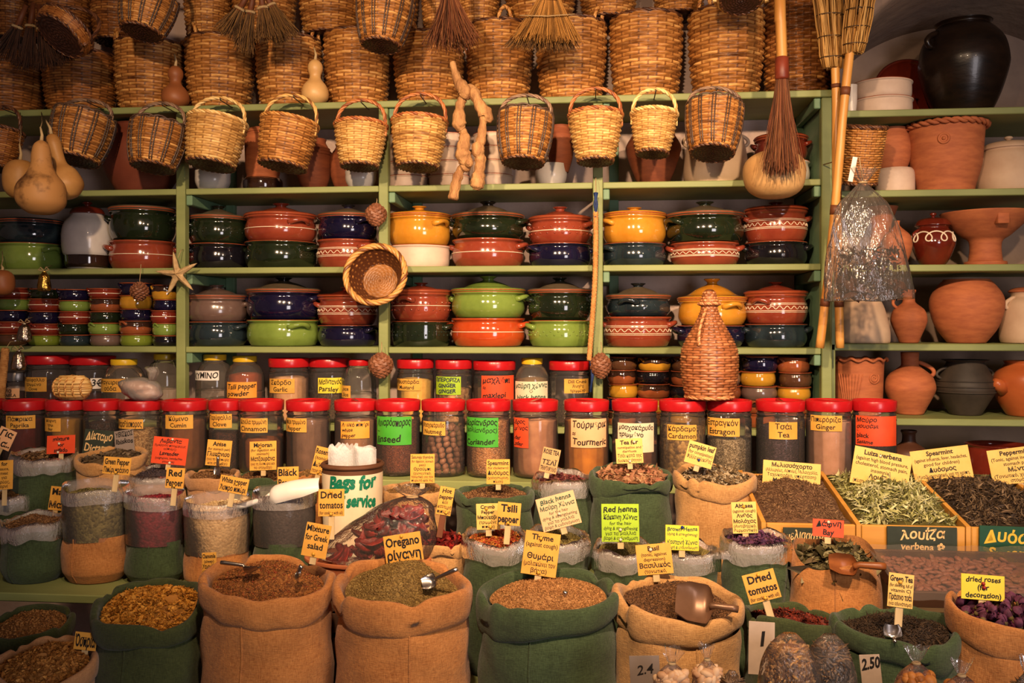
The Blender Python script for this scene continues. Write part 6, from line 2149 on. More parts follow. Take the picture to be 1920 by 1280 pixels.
# back row on the stand
sack('jute sack of brown savory beneath the Satureja card', 776, 64, 915, 2.80, ZA, JUTE2, 0.036, 'satureja', 0.034, 'brown savory heaped in the jute sack', tilt=0.006, seed=292)
sack('green sack of dark spearmint crumbs beneath the small Spearmint card', 926, 76, 920, 2.78, ZA, GREENC, 0.045, 'spearmint', 0.030, 'dark spearmint crumbs in the green sack', tilt=0.008, seed=296)
sack('dark green plastic-edged sack beneath the cardboard Rose tea card', 1055, 58, 898, 2.84, ZA, GREENC, 0.03, 'rosetea', 0.008, 'dark red rose tea in the plastic-edged sack', liner='rim', tilt=0.008, seed=300)
sack('large upright green sack of dried flower tea behind the Red henna card', 1184, 78, 886, 2.80, ZA, GREENC, 0.046, 'tea', 0.026, 'curled brown and pink tea flowers in the large green sack', tilt=0.008, seed=304, sink=0.2)
sack('large upright pale jute sack of pumpkin leaf behind the Althaea card', 1342, 76, 888, 2.76, ZA, JUTE2, 0.050, 'pumpkin', 0.028, 'mixed pale pumpkin leaf in the large jute sack', tilt=0.010, seed=308, sink=0.25)
# third row
sack('jute sack of dried hot peppers beneath the Hot pepper card', 822, 52, 1010, 2.44, ZB, JUTE2, 0.04, 'hotpepper', 0.020, 'dark red dried hot peppers in the jute sack', tilt=0.008, seed=312)
sack('green sack with silvery plastic edge beneath the Tsili pepper card', 930, 60, 1008, 2.42, ZB, GREENC, 0.03, 'tsili', 0.016, 'red chilli flakes in the plastic-edged green sack', liner='rim', tilt=0.010, seed=316)
sack('green sack with silvery plastic edge beneath the Black henna card', 1048, 60, 1008, 2.44, ZB, GREENC, 0.03, 'henna', 0.016, 'greenish black henna powder in the plastic-edged sack', liner='rim', tilt=0.012, seed=320)
sack('green sack with plastic edge beneath the lime Red henna card', 1165, 56, 1028, 2.42, ZB, GREENC, 0.03, 'henna', 0.014, 'greenish red henna powder in the plastic-edged sack', liner='rim', tilt=0.006, seed=324)
sack('green sack with plastic edge beneath the yellow Brown Henna card', 1290, 60, 1032, 2.43, ZB, GREENC, 0.03, 'henna', 0.012, 'greenish brown henna powder in the plastic-edged sack', liner='rim', tilt=0.008, seed=328)
sack('green sack with plastic edge full of purple mallow flowers', 1418, 66, 1012, 2.42, ZB, GREENC, 0.03, 'mallow', 0.024, 'purple mallow flowers in the plastic-edged green sack', liner='rim', tilt=0.010, seed=332)
sack('slouching brown jute sack of bay leaves with a wooden scoop', 1566, 85, 1036, 2.38, ZB, JUTE, 0.0, 'bay', 0.03, 'grey-green bay leaves heaped in the slouching sack', tilt=0.026, seed=336, wave=0.018, sink=0.75, bulge=0.10)


# ================================================================ herb bins
BINW = M('bin_wood', '#b07a30', '#c48d3e', 7, rough=0.5, stretch=(0.4, 3, 3))
binu = thing('display_bin', 'row of sloping yellow wooden bins holding loose leaf herbs', 'bin', (0, 2.5, 0))
YB0, YB1 = 2.50, 2.92
zf = W(1700, 986, YB0).z
zb_ = W(1760, 905, YB1).z
xs = [xat(p, YB0) for p in (1432, 1610, 1816, 2022, 2230)]


def bin_side(x, t=0.012):
    V = [(x - t / 2, 0, ZA + 0.003), (x - t / 2, YB1 - YB0, ZA + 0.003), (x - t / 2, YB1 - YB0, zb_ + 0.03), (x - t / 2, 0, zf + 0.002),
         (x + t / 2, 0, ZA + 0.003), (x + t / 2, YB1 - YB0, ZA + 0.003), (x + t / 2, YB1 - YB0, zb_ + 0.03), (x + t / 2, 0, zf + 0.002)]
    return G(V, [np.array([[0, 1, 2, 3], [7, 6, 5, 4], [3, 2, 6, 7], [0, 3, 7, 4], [1, 5, 6, 2], [0, 4, 5, 1]])])


for x in xs:
    part('divider', bin_side(x), BINW, binu, smooth=False)
for a, b_ in zip(xs[:-1], xs[1:]):
    part('front_board', box(a + 0.008, b_ - 0.008, 0.0, 0.014, ZB + 0.17, zf, 0.002), BINW, binu, smooth=False)
    part('back_board', box(a + 0.008, b_ - 0.008, YB1 - YB0 - 0.014, YB1 - YB0, ZA + 0.002, zb_ + 0.02, 0.002), BINW, binu, smooth=False)
    part('bottom_board', box(a + 0.008, b_ - 0.008, 0.016, YB1 - YB0 - 0.016, zf - 0.10, zf - 0.09, 0.001), BINW, binu, smooth=False)
for x in (xs[0] + 0.03, xs[-1] - 0.03):
    part('leg', box(x - 0.02, x + 0.02, 0.02, 0.06, ZB + 0.001, ZB + 0.175, 0.002), BINW, binu, smooth=False)


def bin_heap(label, a, b_, key, hump, seed, back=0.03):
    fm, bm = stuff_mats(key)
    fc, bc, shp, size, n = STUFFS[key]
    nx, ny = 40, 50
    u, v = np.meshgrid(np.linspace(0, 1, nx), np.linspace(0, 1, ny))
    D = YB1 - YB0 - 0.034

    def pos(u, v):
        x = a + 0.010 + (b_ - a - 0.020) * u
        y = 0.019 + (D - 0.006) * v
        z = zf - 0.012 + (zb_ + back - zf) * v + hump * np.sin(PI * np.clip(u, 0, 1)) ** 0.8 * np.sin(PI * np.clip(v * 0.9 + 0.05, 0, 1)) + 0.007 * nz(x * 30, y * 30, seed, 1.0)
        z = np.minimum(z, zf - 0.004 + (1 - np.abs(u * 2 - 1)) * 0.5 + 0.08 * v)
        return np.stack([x, y, z], -1)
    g = grid(pos(u, v), wrap=False)
    rr = np.random.default_rng(seed)
    fl = scatter(pos(rr.uniform(0.05, 0.95, n), rr.uniform(0.05, 0.95, n)) + np.array([0, 0, size * 0.2]), SHAPES[shp], size, 0.3, 0.6, seed)
    me = mesh('heap', join(G(g.V, g.F, np.full(len(g.V), 0.5)), fl), bm)
    me.materials.append(fm)
    mi = np.zeros(len(me.polygons), np.int32)
    mi[sum(len(f) for f in g.F):] = 1
    me.polygons.foreach_set('material_index', mi)
    solo('herb_heap', me, None, label, 'herbs', (0, YB0, 0), kind='stuff')


bin_heap('brown lemon balm heap in the bin beneath the Melissa card', xs[0], xs[1], 'melissa', 0.03, 401)
bin_heap('pale green verbena leaves heaped in the bin beneath the Luiza verbena card', xs[1], xs[2], 'verbena', 0.045, 402)
bin_heap('dark curled spearmint leaves heaped in the bin beneath the large Spearmint card', xs[2], xs[3], 'mint', 0.035, 403)
bin_heap('dark peppermint leaves heaped in the end bin beneath the Peppermint card', xs[3], xs[4], 'mint', 0.035, 404)

# almond tray under clear film
tx0, tx1 = W(1672, 1080, 2.33).x, W(1990, 1080, 2.33).x
zt0, zt1 = W(1760, 1112, 2.22).z, W(1760, 1036, 2.46).z
tr_ = thing('almond_tray', 'dark wooden tray of almonds under clear film, beneath the verbena slate', 'tray', (tx0, 2.22, zt0), (math.atan2(zt1 - zt0, 0.24) * 0.9, 0, 0))
tl, td = tx1 - tx0, 0.245
part('tray_bottom', box(0, tl, 0, td, -0.030, -0.022, 0.001), DARKWOOD, tr_, smooth=False)
for (a, b_, c, d) in ((0, tl, -0.010, 0), (0, tl, td, td + 0.010), (-0.010, 0, -0.010, td + 0.010), (tl, tl + 0.010, -0.010, td + 0.010)):
    part('tray_side', box(a, b_, c, d, -0.032, 0.006, 0.001), DARKWOOD, tr_, smooth=False)
for x in (0.03, tl - 0.03):
    part('foot', box(x - 0.012, x + 0.012, 0.10, 0.13, -(zt0 - ZB) - 0.01, -0.031, 0.001), DARKWOOD, tr_, smooth=False)
u, v = np.meshgrid(np.linspace(0, 1, 50), np.linspace(0, 1, 30))
part('cover_film', grid(np.stack([-0.03 + (tl + 0.03) * u, -0.045 + (td + 0.05) * v, 0.022 + 0.004 * nz(u * 9, v * 7, 5, 1.2) - 0.05 * np.clip(0.12 - v, 0, 1) * 3], -1), wrap=False),
     m_film('cover_film', (0.92, 0.9, 0.9, 1), 0.06, 0.16, wr=0.4, wscale=14, milkc=(0.75, 0.7, 0.68, 1), fres=1.12), tr_)
ALM = M('almond_skin', '#5f3423', '#85503a', 40, rough=0.6, bs=120, bstr=0.4, stretch=(0.4, 2, 2))
alm = mesh('almond', G(ball(1, (0, 0, 0), 12, 9).V * np.array([0.0135, 0.008, 0.0055]) * (1 + 0.35 * (ball(1, (0, 0, 0), 12, 9).V[:, :1] > 2)), ball(1, (0, 0, 0), 12, 9).F), ALM)
R_tr = tr_.rotation_euler.to_matrix()
rr = np.random.default_rng(12)
cnt = 0
for j in range(13):
    for i in range(21):
        if cnt >= 260:
            break
        x, y = (i + 0.5 + 0.25 * (j % 2)) / 21.5 * tl * 0.98 + rr.normal(0, 0.002), (j + 0.5) / 13 * td + rr.normal(0, 0.002)
        if x > tl * 0.80:
            continue
        o = link('almond', alm)
        o.location = tr_.location + R_tr @ Vector((x, y, -0.014 + 0.006 * rr.uniform(0, 1)))
        o.rotation_euler = (rr.normal(0, 0.3) + tr_.rotation_euler.x, rr.normal(0, 0.3), rr.uniform(0, PI))
        tag(o, 'brown almond lying in the film-covered dark tray', 'almond', 'almonds in the covered tray')
        cnt += 1
u, v = np.meshgrid(np.linspace(0.003, 0.997, 40), np.linspace(0.01, 0.99, 20))
solo('almond_layer', grid(np.stack([tl * u, td * v, -0.017 + 0.002 * nz(u * 40, v * 20, 3, 1)], -1), wrap=False), m_grain('almond_bed', ['#4a2a1c', '#6d402c', '#5a3424'], 60), 'lower layer of almonds beneath the others in the tray', 'almonds', tr_.location, tr_.rotation_euler, kind='stuff')

# roses in the jute sack
def rosebud():
    out = []
    for i in range(7):
        a = i * 2.4
        f = 1 - i * 0.09
        s = np.linspace(0, 1, 5)[:, None]
        t = np.linspace(-0.9, 0.9, 5)[None, :]
        r = 0.0105 * f * (0.55 + 0.5 * np.sin(PI * s * 0.8))
        x, y, z = r * np.cos(a + t), r * np.sin(a + t), 0.020 * s * (0.8 + 0.04 * i) + 0 * t
        out.append(grid(np.stack([x, y, z], -1), wrap=False))
    return join(*out)


ROSE = M('rose_petal', '#3a1526', '#6e3452', 60, rough=0.75)
CALY = M('rose_calyx', '#4a3d1f', '#6b5a30', 40, rough=0.8)
rb0 = None
c = W(1884, 1148, 2.02)
rr = np.random.default_rng(21)
for i in range(46):
    q, a = math.sqrt((i + 0.5) / 46) * 0.82, i * 2.39996
    k = 104 * mt(1878, 2.02) / 1.08
    x, y = k * q * math.cos(a), k * q * 0.86 * math.sin(a)
    z = c.z - 0.012 + 0.026 * (1 - q * q) + 0.012 * math.sin(a) * q
    loc = (c.x + x, 2.02 + y, z)
    rot = (rr.uniform(-1.2, 1.2), rr.uniform(-1.2, 1.2), rr.uniform(0, 6))
    lb = 'dried purple rosebud heaped in the jute sack under the roses card'
    if rb0 is None:
        rb0 = thing('rosebud', lb, 'rosebud', loc, rot, 'dried rosebuds in the jute sack')
        part('petals', rosebud(), ROSE, rb0)
        part('calyx', join(ball(0.006, (0, 0, 0), 10, 6), tube([(0, 0, 0), (0, 0, -0.014)], 0.0014, 5)), CALY, rb0)
    else:
        copy_thing(rb0, lb, loc, rot)

# ================================================================ tub of bags, peppers, bowl
cx, Y = 661, 2.62
k = mt(cx, Y)
R = 56 * k
zb0 = ZA + 0.001
tub = thing('tub', 'cream hand-lettered tub of plastic bags for self service', 'tub', (W(cx, 0, Y).x, Y, zb0))
zt = W(cx, 865, Y).z - zb0
pr = smoothp([(0.84 * R, 0), (0.88 * R, 0.01), (0.97 * R, zt * 0.6), (1.0 * R, zt)], 6)
pr[:, 1] = np.maximum(pr[:, 1], 0)
part('wall', lathe(np.vstack([[(0, 0.001)], pr, [(0.95 * R, zt), (0.85 * R, 0.02), (0, 0.02)]]), 56), M('tub_brown', '#4a2a18', '#5f3a22', 10, rough=0.7), tub)
zz = np.linspace(0.012, zt - 0.028, 8)
lbp = part('paper_band', lathe([(rad_at(pr, z) + 0.0012, z) for z in zz], 72), PAPER['cream'], tub)
tx = text_block([('Bags for', 1), ('Self service', 0.9)], 1.72 * R, 0.115, 0.045, 1.0, fill=0.97)
V = tx.V.copy()
zc = zt - 0.074
rads = np.array([rad_at(pr, z) for z in zc + V[:, 1]]) + 0.002
ang = -PI / 2 - math.atan2(tub.location.x, Y) + V[:, 0] / rads
tx.V = np.stack([rads * np.cos(ang), rads * np.sin(ang), zc + V[:, 1]], 1)
part('lettering', tx, M('tub_green_paint', '#0d6a4d', '#127a58', 8, rough=0.5), lbp, smooth=False)
part('rim_band', tube(circle(1.0 * R, zt - 0.008, 60), 0.006, 8, True), M('tub_brown', '#4a2a18'), tub)
BAGW = m_film('bag_stack', (0.95, 0.93, 0.92, 1), 0.55, 0.12, wr=0.5, wscale=40, milkc=(0.85, 0.82, 0.8, 1))
for (dx, n_, lb) in ((-0.028, 4, 'ruffled pack of clear plastic bags standing in the cream tub'), (0.042, 3, 'straight pack of clear plastic bags standing in the cream tub')):
    pk = thing('plastic_bag_pack', lb, 'bags', (tub.location.x + dx, Y, zb0 + 0.021))
    for i in range(n_):
        hh = zt + 0.020 + 0.006 * (i % 2)
        u, v = np.meshgrid(np.linspace(-1, 1, 14), np.linspace(0, 1, 12))
        wdt = 0.036 if dx < 0 else 0.027
        g = grid(np.stack([wdt * u * (1 + 0.15 * v), 0.010 * (i - 1.5) + 0.010 * np.sin(u * 3 + i) * v + 0 * u, hh * v + (0.008 * np.sin(u * 9 + i * 2) * (v > 0.95) if dx < 0 else 0.002 * np.sin(u * 5))], -1), wrap=False)
        part('bag_sheet', g, BAGW, pk)
# terracotta bowl with bag of dried tomatoes
cx, Y = 690, 2.38
k = mt(cx, Y)
R = 118 * k
zr = W(cx, 1042, Y).z
bw = thing('wide_bowl', 'wide terracotta bowl under the bag of dried red tomatoes', 'bowl', (W(cx, 0, Y).x, Y, ZB + 0.2))
hb = zr - ZB - 0.2
pr = smoothp([(0.55 * R, 0), (0.6 * R, 0.004), (0.9 * R, 0.6 * hb), (0.97 * R, 0.86 * hb), (1.02 * R, 0.92 * hb), (1.02 * R, hb)], 5)
pr[:, 1] = np.maximum(pr[:, 1], 0)
part('body', lathe(np.vstack([[(0, 0.001)], pr, [(0.97 * R, hb), (0.86 * R, 0.6 * hb), (0.5 * R, 0.02), (0, 0.02)]]), 56, 0.62), TERRA, bw)
cr = thing('crate', 'dark wooden crate standing beneath the wide terracotta bowl', 'crate', (bw.location.x, Y, ZB + 0.001))
for z in (0.0, 0.065, 0.13):
    for sgn in (-1, 1):
        part('slat', box(-0.12, 0.12, sgn * 0.075 - 0.005, sgn * 0.075 + 0.005, z, z + 0.05, 0.001), DARKWOOD, cr, smooth=False)
        part('slat', box(sgn * 0.115 - 0.005, sgn * 0.115 + 0.005, -0.069, 0.069, z, z + 0.05, 0.001), DARKWOOD, cr, smooth=False)
part('lid_board', box(-0.125, 0.125, -0.082, 0.082, 0.186, 0.197, 0.001), DARKWOOD, cr, smooth=False)
TOM = M('dried_tomato', '#4d0d0c', '#8f2318', 40, rough=0.45, bs=70, bstr=0.7, bd=0.004, detail=5)


def tomato_mesh(seed):
    u, v = np.meshgrid(np.linspace(0, 2 * PI, 22, endpoint=False), np.linspace(0, 1, 9))
    w = np.sin(PI * (0.05 + 0.9 * v)) ** 0.7
    x = 0.032 * (2 * v - 1)
    r = 1 + 0.22 * nz(u * 2 + seed, v * 5, seed, 1.4)
    y = 0.0135 * w * r * np.cos(u)
    z = 0.0065 * w * r * np.sin(u) + 0.010 * ((2 * v - 1) ** 2) + 0.004 * np.cos(u * 2) * w
    return mesh('dried_tomato', grid(np.stack([x, y, z], -1)), TOM)


tms = [tomato_mesh(s) for s in range(4)]
rr = np.random.default_rng(33)
bc = bw.location + Vector((0.005, 0, hb))
for i in range(95):
    lvl = i / 95
    q, a = math.sqrt(rr.uniform(0, 1)), rr.uniform(0, 2 * PI)
    fall = (1 - lvl) ** 0.55
    x = 0.120 * q * math.cos(a) * (0.30 + 0.62 * fall) + 0.100 * lvl
    y = 0.062 * q * math.sin(a) * (0.4 + 0.6 * fall)
    z = -0.010 + 0.135 * lvl + 0.004 * rr.normal()
    o = link('dried_tomato', tms[i % 4])
    o.location = bc + Vector((x, y, z))
    o.rotation_euler = (rr.normal(0, 0.7), rr.normal(0, 0.5), rr.uniform(0, PI))
    tag(o, 'wrinkled dark red dried tomato heaped in the clear bag on the wide bowl', 'dried tomato', 'dried tomatoes in the clear bag')
film_bag('plastic_bag', 'large clear bag of dried red tomatoes on the wide terracotta bowl', bc + Vector((0.115, 0, -0.004)), [(0.001, -0.006), (0.13, -0.006), (0.150, 0.02), (0.130, 0.07), (0.095, 0.115), (0.068, 0.145), (0.026, 0.165)],
         m_film('tomato_bag_film', (0.95, 0.92, 0.9, 1), 0.03, 0.08, wr=0.5, wscale=18, milkc=(0.8, 0.72, 0.66, 1), fres=1.3), 141, 0.05, 0.58, shearx=-0.115, tuft=(0.162, 0.035, 0.03))

# ================================================================ scoops


def scoop(label, px0, py0, px1, py1, Y, blade_w, mat, roll=0, tiltx=0, handle_mat=None, hl=0.5, dy=0.0, deep=0.5, handr=0.007, cat='scoop', name='scoop'):
    """blade tip at pixel 0, handle end at pixel 1"""
    a, b = W(px0, py0, Y), W(px1, py1, Y + dy)
    ax = (b - a)
    L = ax.length
    Xv = ax.normalized()
    up = Vector((0, -0.25, 1.0))
    Yv = up.cross(Xv).normalized()
    Zv = Xv.cross(Yv)
    M3 = Matrix((Xv, Yv, Zv)).transposed() @ Matrix.Rotation(math.radians(roll), 3, 'X')
    root = thing(name, label, cat, a, M3.to_euler())
    bl = L * (1 - hl)
    w = blade_w / 2
    s = np.linspace(0, 1, 14)
    th = np.linspace(PI * (0.5 - 0.5 * 0.86) + PI, PI * (0.5 + 0.5 * 0.86) + PI, 13)

    def shell(off):
        rows = []
        for q in s:
            wd = w * (0.72 + 0.28 * min(1, q * 3)) * (1.0 if q < 0.8 else math.sqrt(max(0.02, 1 - ((q - 0.8) / 0.2) ** 2 * 0.85)))
            dp = w * deep * 1.3 * min(1, 0.35 + q * 1.2) * (1.0 if q < 0.8 else math.sqrt(max(0.05, 1 - ((q - 0.8) / 0.2) ** 2 * 0.85)))
            rows.append(np.stack([np.full(13, q * bl), (wd - off) * np.cos(th), (dp - off) * np.sin(th)], 1))
        return np.array(rows)
    o_, i_ = grid(shell(0), wrap=False), grid(shell(0.0016)[:, ::-1], wrap=False)
    dpb = w * deep * 1.3 * 0.4
    part('blade', join(o_, i_), mat, root)
    rows = []
    cap = [(bl, wq * 1.0, zq) for wq, zq in ((0, 0),)]
    part('handle', tube([(bl * 0.93, 0, -w * deep * 0.55), (bl * 1.0, 0, -w * deep * 0.4), (bl * 1.08, 0, -w * 0.1), (L * 0.9, 0, 0.0), (L, 0, 0)], [handr * 0.9, handr * 0.9, handr * 0.8, handr, handr * 0.95], 12), handle_mat or mat, root)
    return root


scoop('large white plastic scoop lying on the black pepper sack', 600, 908, 446, 950, 2.54, 0.066, M('white_plastic', '#d8d2ca', '#e6e0d8', 8, rough=0.35), roll=150, hl=0.40, handr=0.009, deep=0.75)
scoop('steel scoop with long handle stuck in the Greek salad mix', 486, 1060, 414, 1054, 2.06, 0.042, STEEL, roll=30, hl=0.62, handr=0.005, deep=0.7)
scoop('steel scoop with handle resting toward the rim of the oregano sack', 790, 1094, 858, 1066, 2.03, 0.040, STEEL, roll=30, hl=0.62, handr=0.005, deep=0.7)
scoop('broad brown scoop lying on the dark basil', 1268, 1120, 1384, 1142, 1.98, 0.092, M('brown_scoop', '#6b4d38', '#7d5c46', 14, rough=0.35, metal=0.4), roll=38, hl=0.40, handr=0.008, deep=0.45)
scoop('carved wooden scoop resting on the bay leaves', 1556, 1052, 1660, 1062, 2.27, 0.06, M('carved_wood', '#6a3a1c', '#8a5028', 14, rough=0.4, stretch=(0.5, 3, 3)), roll=34, hl=0.5, handr=0.0095, deep=0.9)
scoop('small steel scoop upright in the green tea', 1672, 1168, 1678, 1204, 1.95, 0.040, STEEL, roll=0, hl=0.3, handr=0.004, deep=0.9, dy=-0.03)
scoop('small steel scoop handle standing out of the thyme', 1056, 1130, 1060, 1108, 2.04, 0.030, STEEL, hl=0.6, handr=0.006, dy=0.0)
scoop('short steel scoop standing up in the aniseed', 406, 890, 409, 856, 2.74, 0.030, STEEL, hl=0.5, handr=0.005)
scoop('dark little scoop half buried near the middle of the Greek salad mix', 552, 1082, 566, 1060, 2.04, 0.032, STEEL, hl=0.5, handr=0.006)

# ================================================================ bagged nuts on the bench
NUTF = m_film('nut_bag_film', (0.95, 0.93, 0.91, 1), 0.05, 0.08, wr=0.5, wscale=26, milkc=(0.8, 0.74, 0.68, 1), fres=1.35)
NUTS = {
    'seeds': (G(OCT.V * np.array([1, 0.5, 0.3]), OCT.F), 0.0095, ['#8a5a2c', '#b98448', '#d3a468', '#6b421f'], 900),
    'dark': (G(OCT.V * np.array([1, 0.3, 0.2]), OCT.F), 0.013, ['#4a3524', '#7a5c42', '#9a7a58', '#33231a'], 800),
    'cashew': (ball(1, (0, 0, 0), 10, 7).sc(1, 0.62, 0.5), 0.013, ['#b98a62', '#d6aa80', '#e2bf98'], 120),
    'hazel': (ball(1, (0, 0, 0), 12, 8), 0.0095, ['#8a4f1e', '#b06a2c', '#c98340'], 110),
}


def nutbag(label, nlabel, x0, x1, yt, yb, Y, kind, seed, neck=True):
    cx = (x0 + x1) / 2
    k = mt(cx, Y)
    R = (x1 - x0) / 2 * k
    o = W(cx, 700, Y)
    o.z = ZN + 0.004
    zt = W(cx, yt, Y).z - o.z
    body = zt * (0.82 if neck else 0.95)
    shp, size, cols, n = NUTS[kind]
    prof = [(0.001, 0), (R * 0.8, 0.0), (R * 1.0, body * 0.25), (R * 0.96, body * 0.6), (R * 0.66, body * 0.9), (R * 0.22, body * 1.05)]
    film_bag('plastic_bag', label, o, prof, NUTF, seed, 0.05, 0.6, tuft=(body * 1.04, R * 0.28, zt - body) if neck else None, squarish=0.2)
    rr = np.random.default_rng(seed)
    z = rr.uniform(0.02, 0.93, n * 2)
    rad = np.interp(z, [0, 0.06, 0.25, 0.6, 0.9, 1.0], [0.8, 0.9, 1.0, 0.96, 0.66, 0.4]) * R * 0.84
    q = rr.uniform(0.55, 1, n * 2) ** 0.4
    a = rr.uniform(0, 2 * PI, n * 2)
    P = np.stack([rad * q * np.cos(a), rad * q * 0.6 * np.sin(a), z * body], 1)
    core = lathe([(max(0.001, np.interp(t, [0, 0.06, 0.25, 0.6, 0.9, 1.0], [0.8, 0.9, 1.0, 0.96, 0.66, 0.4]) * R * 0.80), 0.006 + t * body * 0.9) for t in np.linspace(0, 1, 9)] + [(0, body * 0.92)], 30, 0.6)
    core.val = np.full(len(core.V), 0.0)
    solo('nut_filling', join(core, scatter(P, shp, size, 0.12, 0.8, seed)), m_flake('nuts_' + kind, cols, 0.5), nlabel, 'nuts', o, kind='stuff')


nutbag('clear bag of tan seeds leaning on the card marked 1', 'tan flat seeds inside the clear bag beside card 1', 1424, 1536, 1186, 1280, 1.72, 'seeds', 151, neck=False)
nutbag('clear bag of dark husks tied with a loose loop, beside the tan seed bag', 'dark husks inside the clear tied bag', 1506, 1606, 1188, 1280, 1.76, 'dark', 152, neck=False)
nutbag('tied clear bag of hazelnuts beside the card marked 2.50', 'round hazelnuts inside the tied clear bag', 1670, 1766, 1218, 1290, 1.70, 'hazel', 153)
nutbag('low clear bag of hazelnuts behind the tied hazelnut bag', 'round hazelnuts in the low clear bag', 1756, 1850, 1244, 1290, 1.70, 'hazel', 154)
nutbag('clear bag of pale cashews covering the torn price card', 'pale cashews in the bag before the torn card', 1218, 1302, 1222, 1290, 1.70, 'cashew', 155)
nutbag('clear bag of pale cashews with tall twisted neck', 'pale cashews in the tall-necked bag', 1294, 1358, 1214, 1290, 1.71, 'cashew', 156)
nutbag('clear bag of brown husks just showing beside the cashew bags', 'brown husks in the bag beside the cashews', 1348, 1396, 1256, 1290, 1.70, 'dark', 157, neck=False)
nutbag('clear bag tied at the bottom corner in front of the roses sack', 'dark husks in the corner bag', 1892, 1960, 1238, 1290, 1.70, 'dark', 158)

# ================================================================ price cards
sign('amber Green Pepper card on a stick', 219, 873, 54, 32, 3, 2.50, 'amber', [('Green Pepper', 1), ('Πιπέρι πράσινο', .9)], stick=0.05, pins=((.5, .12),))
sign('amber Red Pepper card on a stick', 328, 896, 36, 38, 2, 2.50, 'amber', [('Red', 1), ('Pepper', 1)], stick=0.05, pins=((.5, .12),), bold=0.025)
sign('amber White pepper card tilted on a stick', 438, 909, 56, 30, 9, 2.49, 'amber', [('White pepper', 1), ('Άσπρο πιπέρι', 1)], stick=0.04, pins=((.6, .6),), bold=0.025)
sign('amber Black Pepper card behind the white scoop', 540, 895, 41, 40, -3, 2.58, 'amber', [('Black', 1), ('Pepper', 1)], stick=0.05, pins=((.5, .9),), bold=0.025)
sign('amber Majoran card standing before the cinnamon jar', 493, 854, 52, 54, -3, 2.76, 'amber', [('Majoran', 1), ('(for digestion and', .6), ('stomach)', .6), ('Ματζουράνα', 1), ('(για τη δυσπεψία και', .6), ('το στομάχι)', .6)], stick=0.018, pins=((.4, .8),))
sign('amber Anise card standing before the clove jar', 410, 849, 48, 48, 3, 2.78, 'amber', [('Anise', 1), ('(for stomach pain)', .6), ('Γλυκάνισο', 1), ('(για τη δυσπεψία', .6), ('και στομάχι)', .6)], stick=0.018, pins=((.5, .9),))
sign('orange red Mixture for stifado card', 114, 833, 56, 34, -3, 2.78, 'red', [('mixture', 1), ('for', 1), ('stifado', 1)], hand=1, stick=0.018, pins=((.45, .55), (.42, .08)), pinm=PIN)
sign('dark Diktamo slate leaning before the peppercorn jar', 184, 829, 58, 46, 4, 2.90, 'slate', [('Δίκταμο', 1), ('Dictamo', 1)], ink=CHALK, hand=1, pins=None, stick=0.06, bold=0.02, name='slate_sign', thick=0.004)
sign('grey Ibiskos card leaning beside the dark Diktamo slate', 233, 827, 38, 42, -9, 2.87, 'grey', [('ΥΒΙΣΚΟΣ', 1), ('Ibiskos', 1), ('', 1)], hand=1, pins=None, stick=0.06)
sign('orange red Lavender card on the lavender sack', 318, 845, 68, 50, 4, 2.76, 'red', [('Λεβάντα', 1), ('(ημικρανίες πονοκέφαλος', .6), ('αϋπνίες)', .6), ('Lavender', 1), ('(migraines, headaches', .6), ('insomnia)', .6)], hand=1, stick=0.018, pins=((.55, .93), (.55, .06)), pinm=PIN)
sign('peach card tilted at the picture edge before the paprika jar', 9, 822, 34, 38, 22, 2.90, 'peach', [('Για', 1), ('λα..', 1)], hand=1, pins=None, stick=0.06)
sign('amber recipe card at the picture edge on the shadowed sack', 8, 890, 34, 54, -4, 2.66, 'amber', [('for', 1), ('sauce,', .8), ('meat', .8), ('για', .8), ('κρέας,', .8), ('αρνί', .8)], stick=0.05, pins=None)
sign('amber card half hidden behind the green pepper sack', 106, 934, 28, 44, 4, 2.66, 'amber', [('Ma', 1), ('', .4), ('Μα', 1)], stick=0.04, pins=None, bold=0.03)
sign('amber Dried tomatos card on a stick before the tub', 621, 942, 50, 50, -2, 2.30, 'amber', [('Dried', 1), ('tomatos', 1), ('(for cooking with oil)', .5)], stick=0.06, pins=((.5, .9), (.5, .08)), bold=0.02, stickm=STICK)
sign('amber Mixture for Greek salad card', 593, 1013, 48, 62, 9, 2.13, 'amber', [('Mixture', 1), ('for Greek', 1), ('salad', 1), ('', .6)], stick=0.018, pins=((.5, .9), (.5, .1)), bold=0.02)
sign('amber Oregano card standing in the oregano heap', 756, 1027, 72, 52, -10, 2.16, 'amber', [('Oregano', 1), ('ρίγανη', 1)], stick=0.018, pins=((.5, .92),), bold=0.025)
sign('amber Satureja thymbra card before the linseed and nutmeg jars', 792, 878, 46, 54, -1, 2.76, 'amber', [('Satureja thymbra', .8), ('(for digestion, stomach', .6), ('pain)', .6), ('Θρούμπι', .8), ('(χωνευτικό,', .6), ('τονωτικό, για τον', .6), ('πυρετό και τις', .6)], stick=0.018, pins=None)
sign('small amber Spearmint card before the coriander jar', 934, 884, 44, 46, -1, 2.72, 'amber', [('Spearmint', 1), ('(for cholesterol)', .6), ('Δυόσμος', 1), ('(χοληστερίνη,', .6), ('πίεση)', .6)], stick=0.018, pins=None, bold=0.02)
sign('brown cardboard Rose tea card tilted over the dark plastic-edged sack', 1031, 863, 33, 46, 12, 2.80, 'kraft', [('ROSE TEA', 1), ('', .6), ('ΤΣΑΪ', 1), ('ΤΡΙΑΝΤΑΦΥΛΛΟ', .9)], stick=0.018, pins=None)
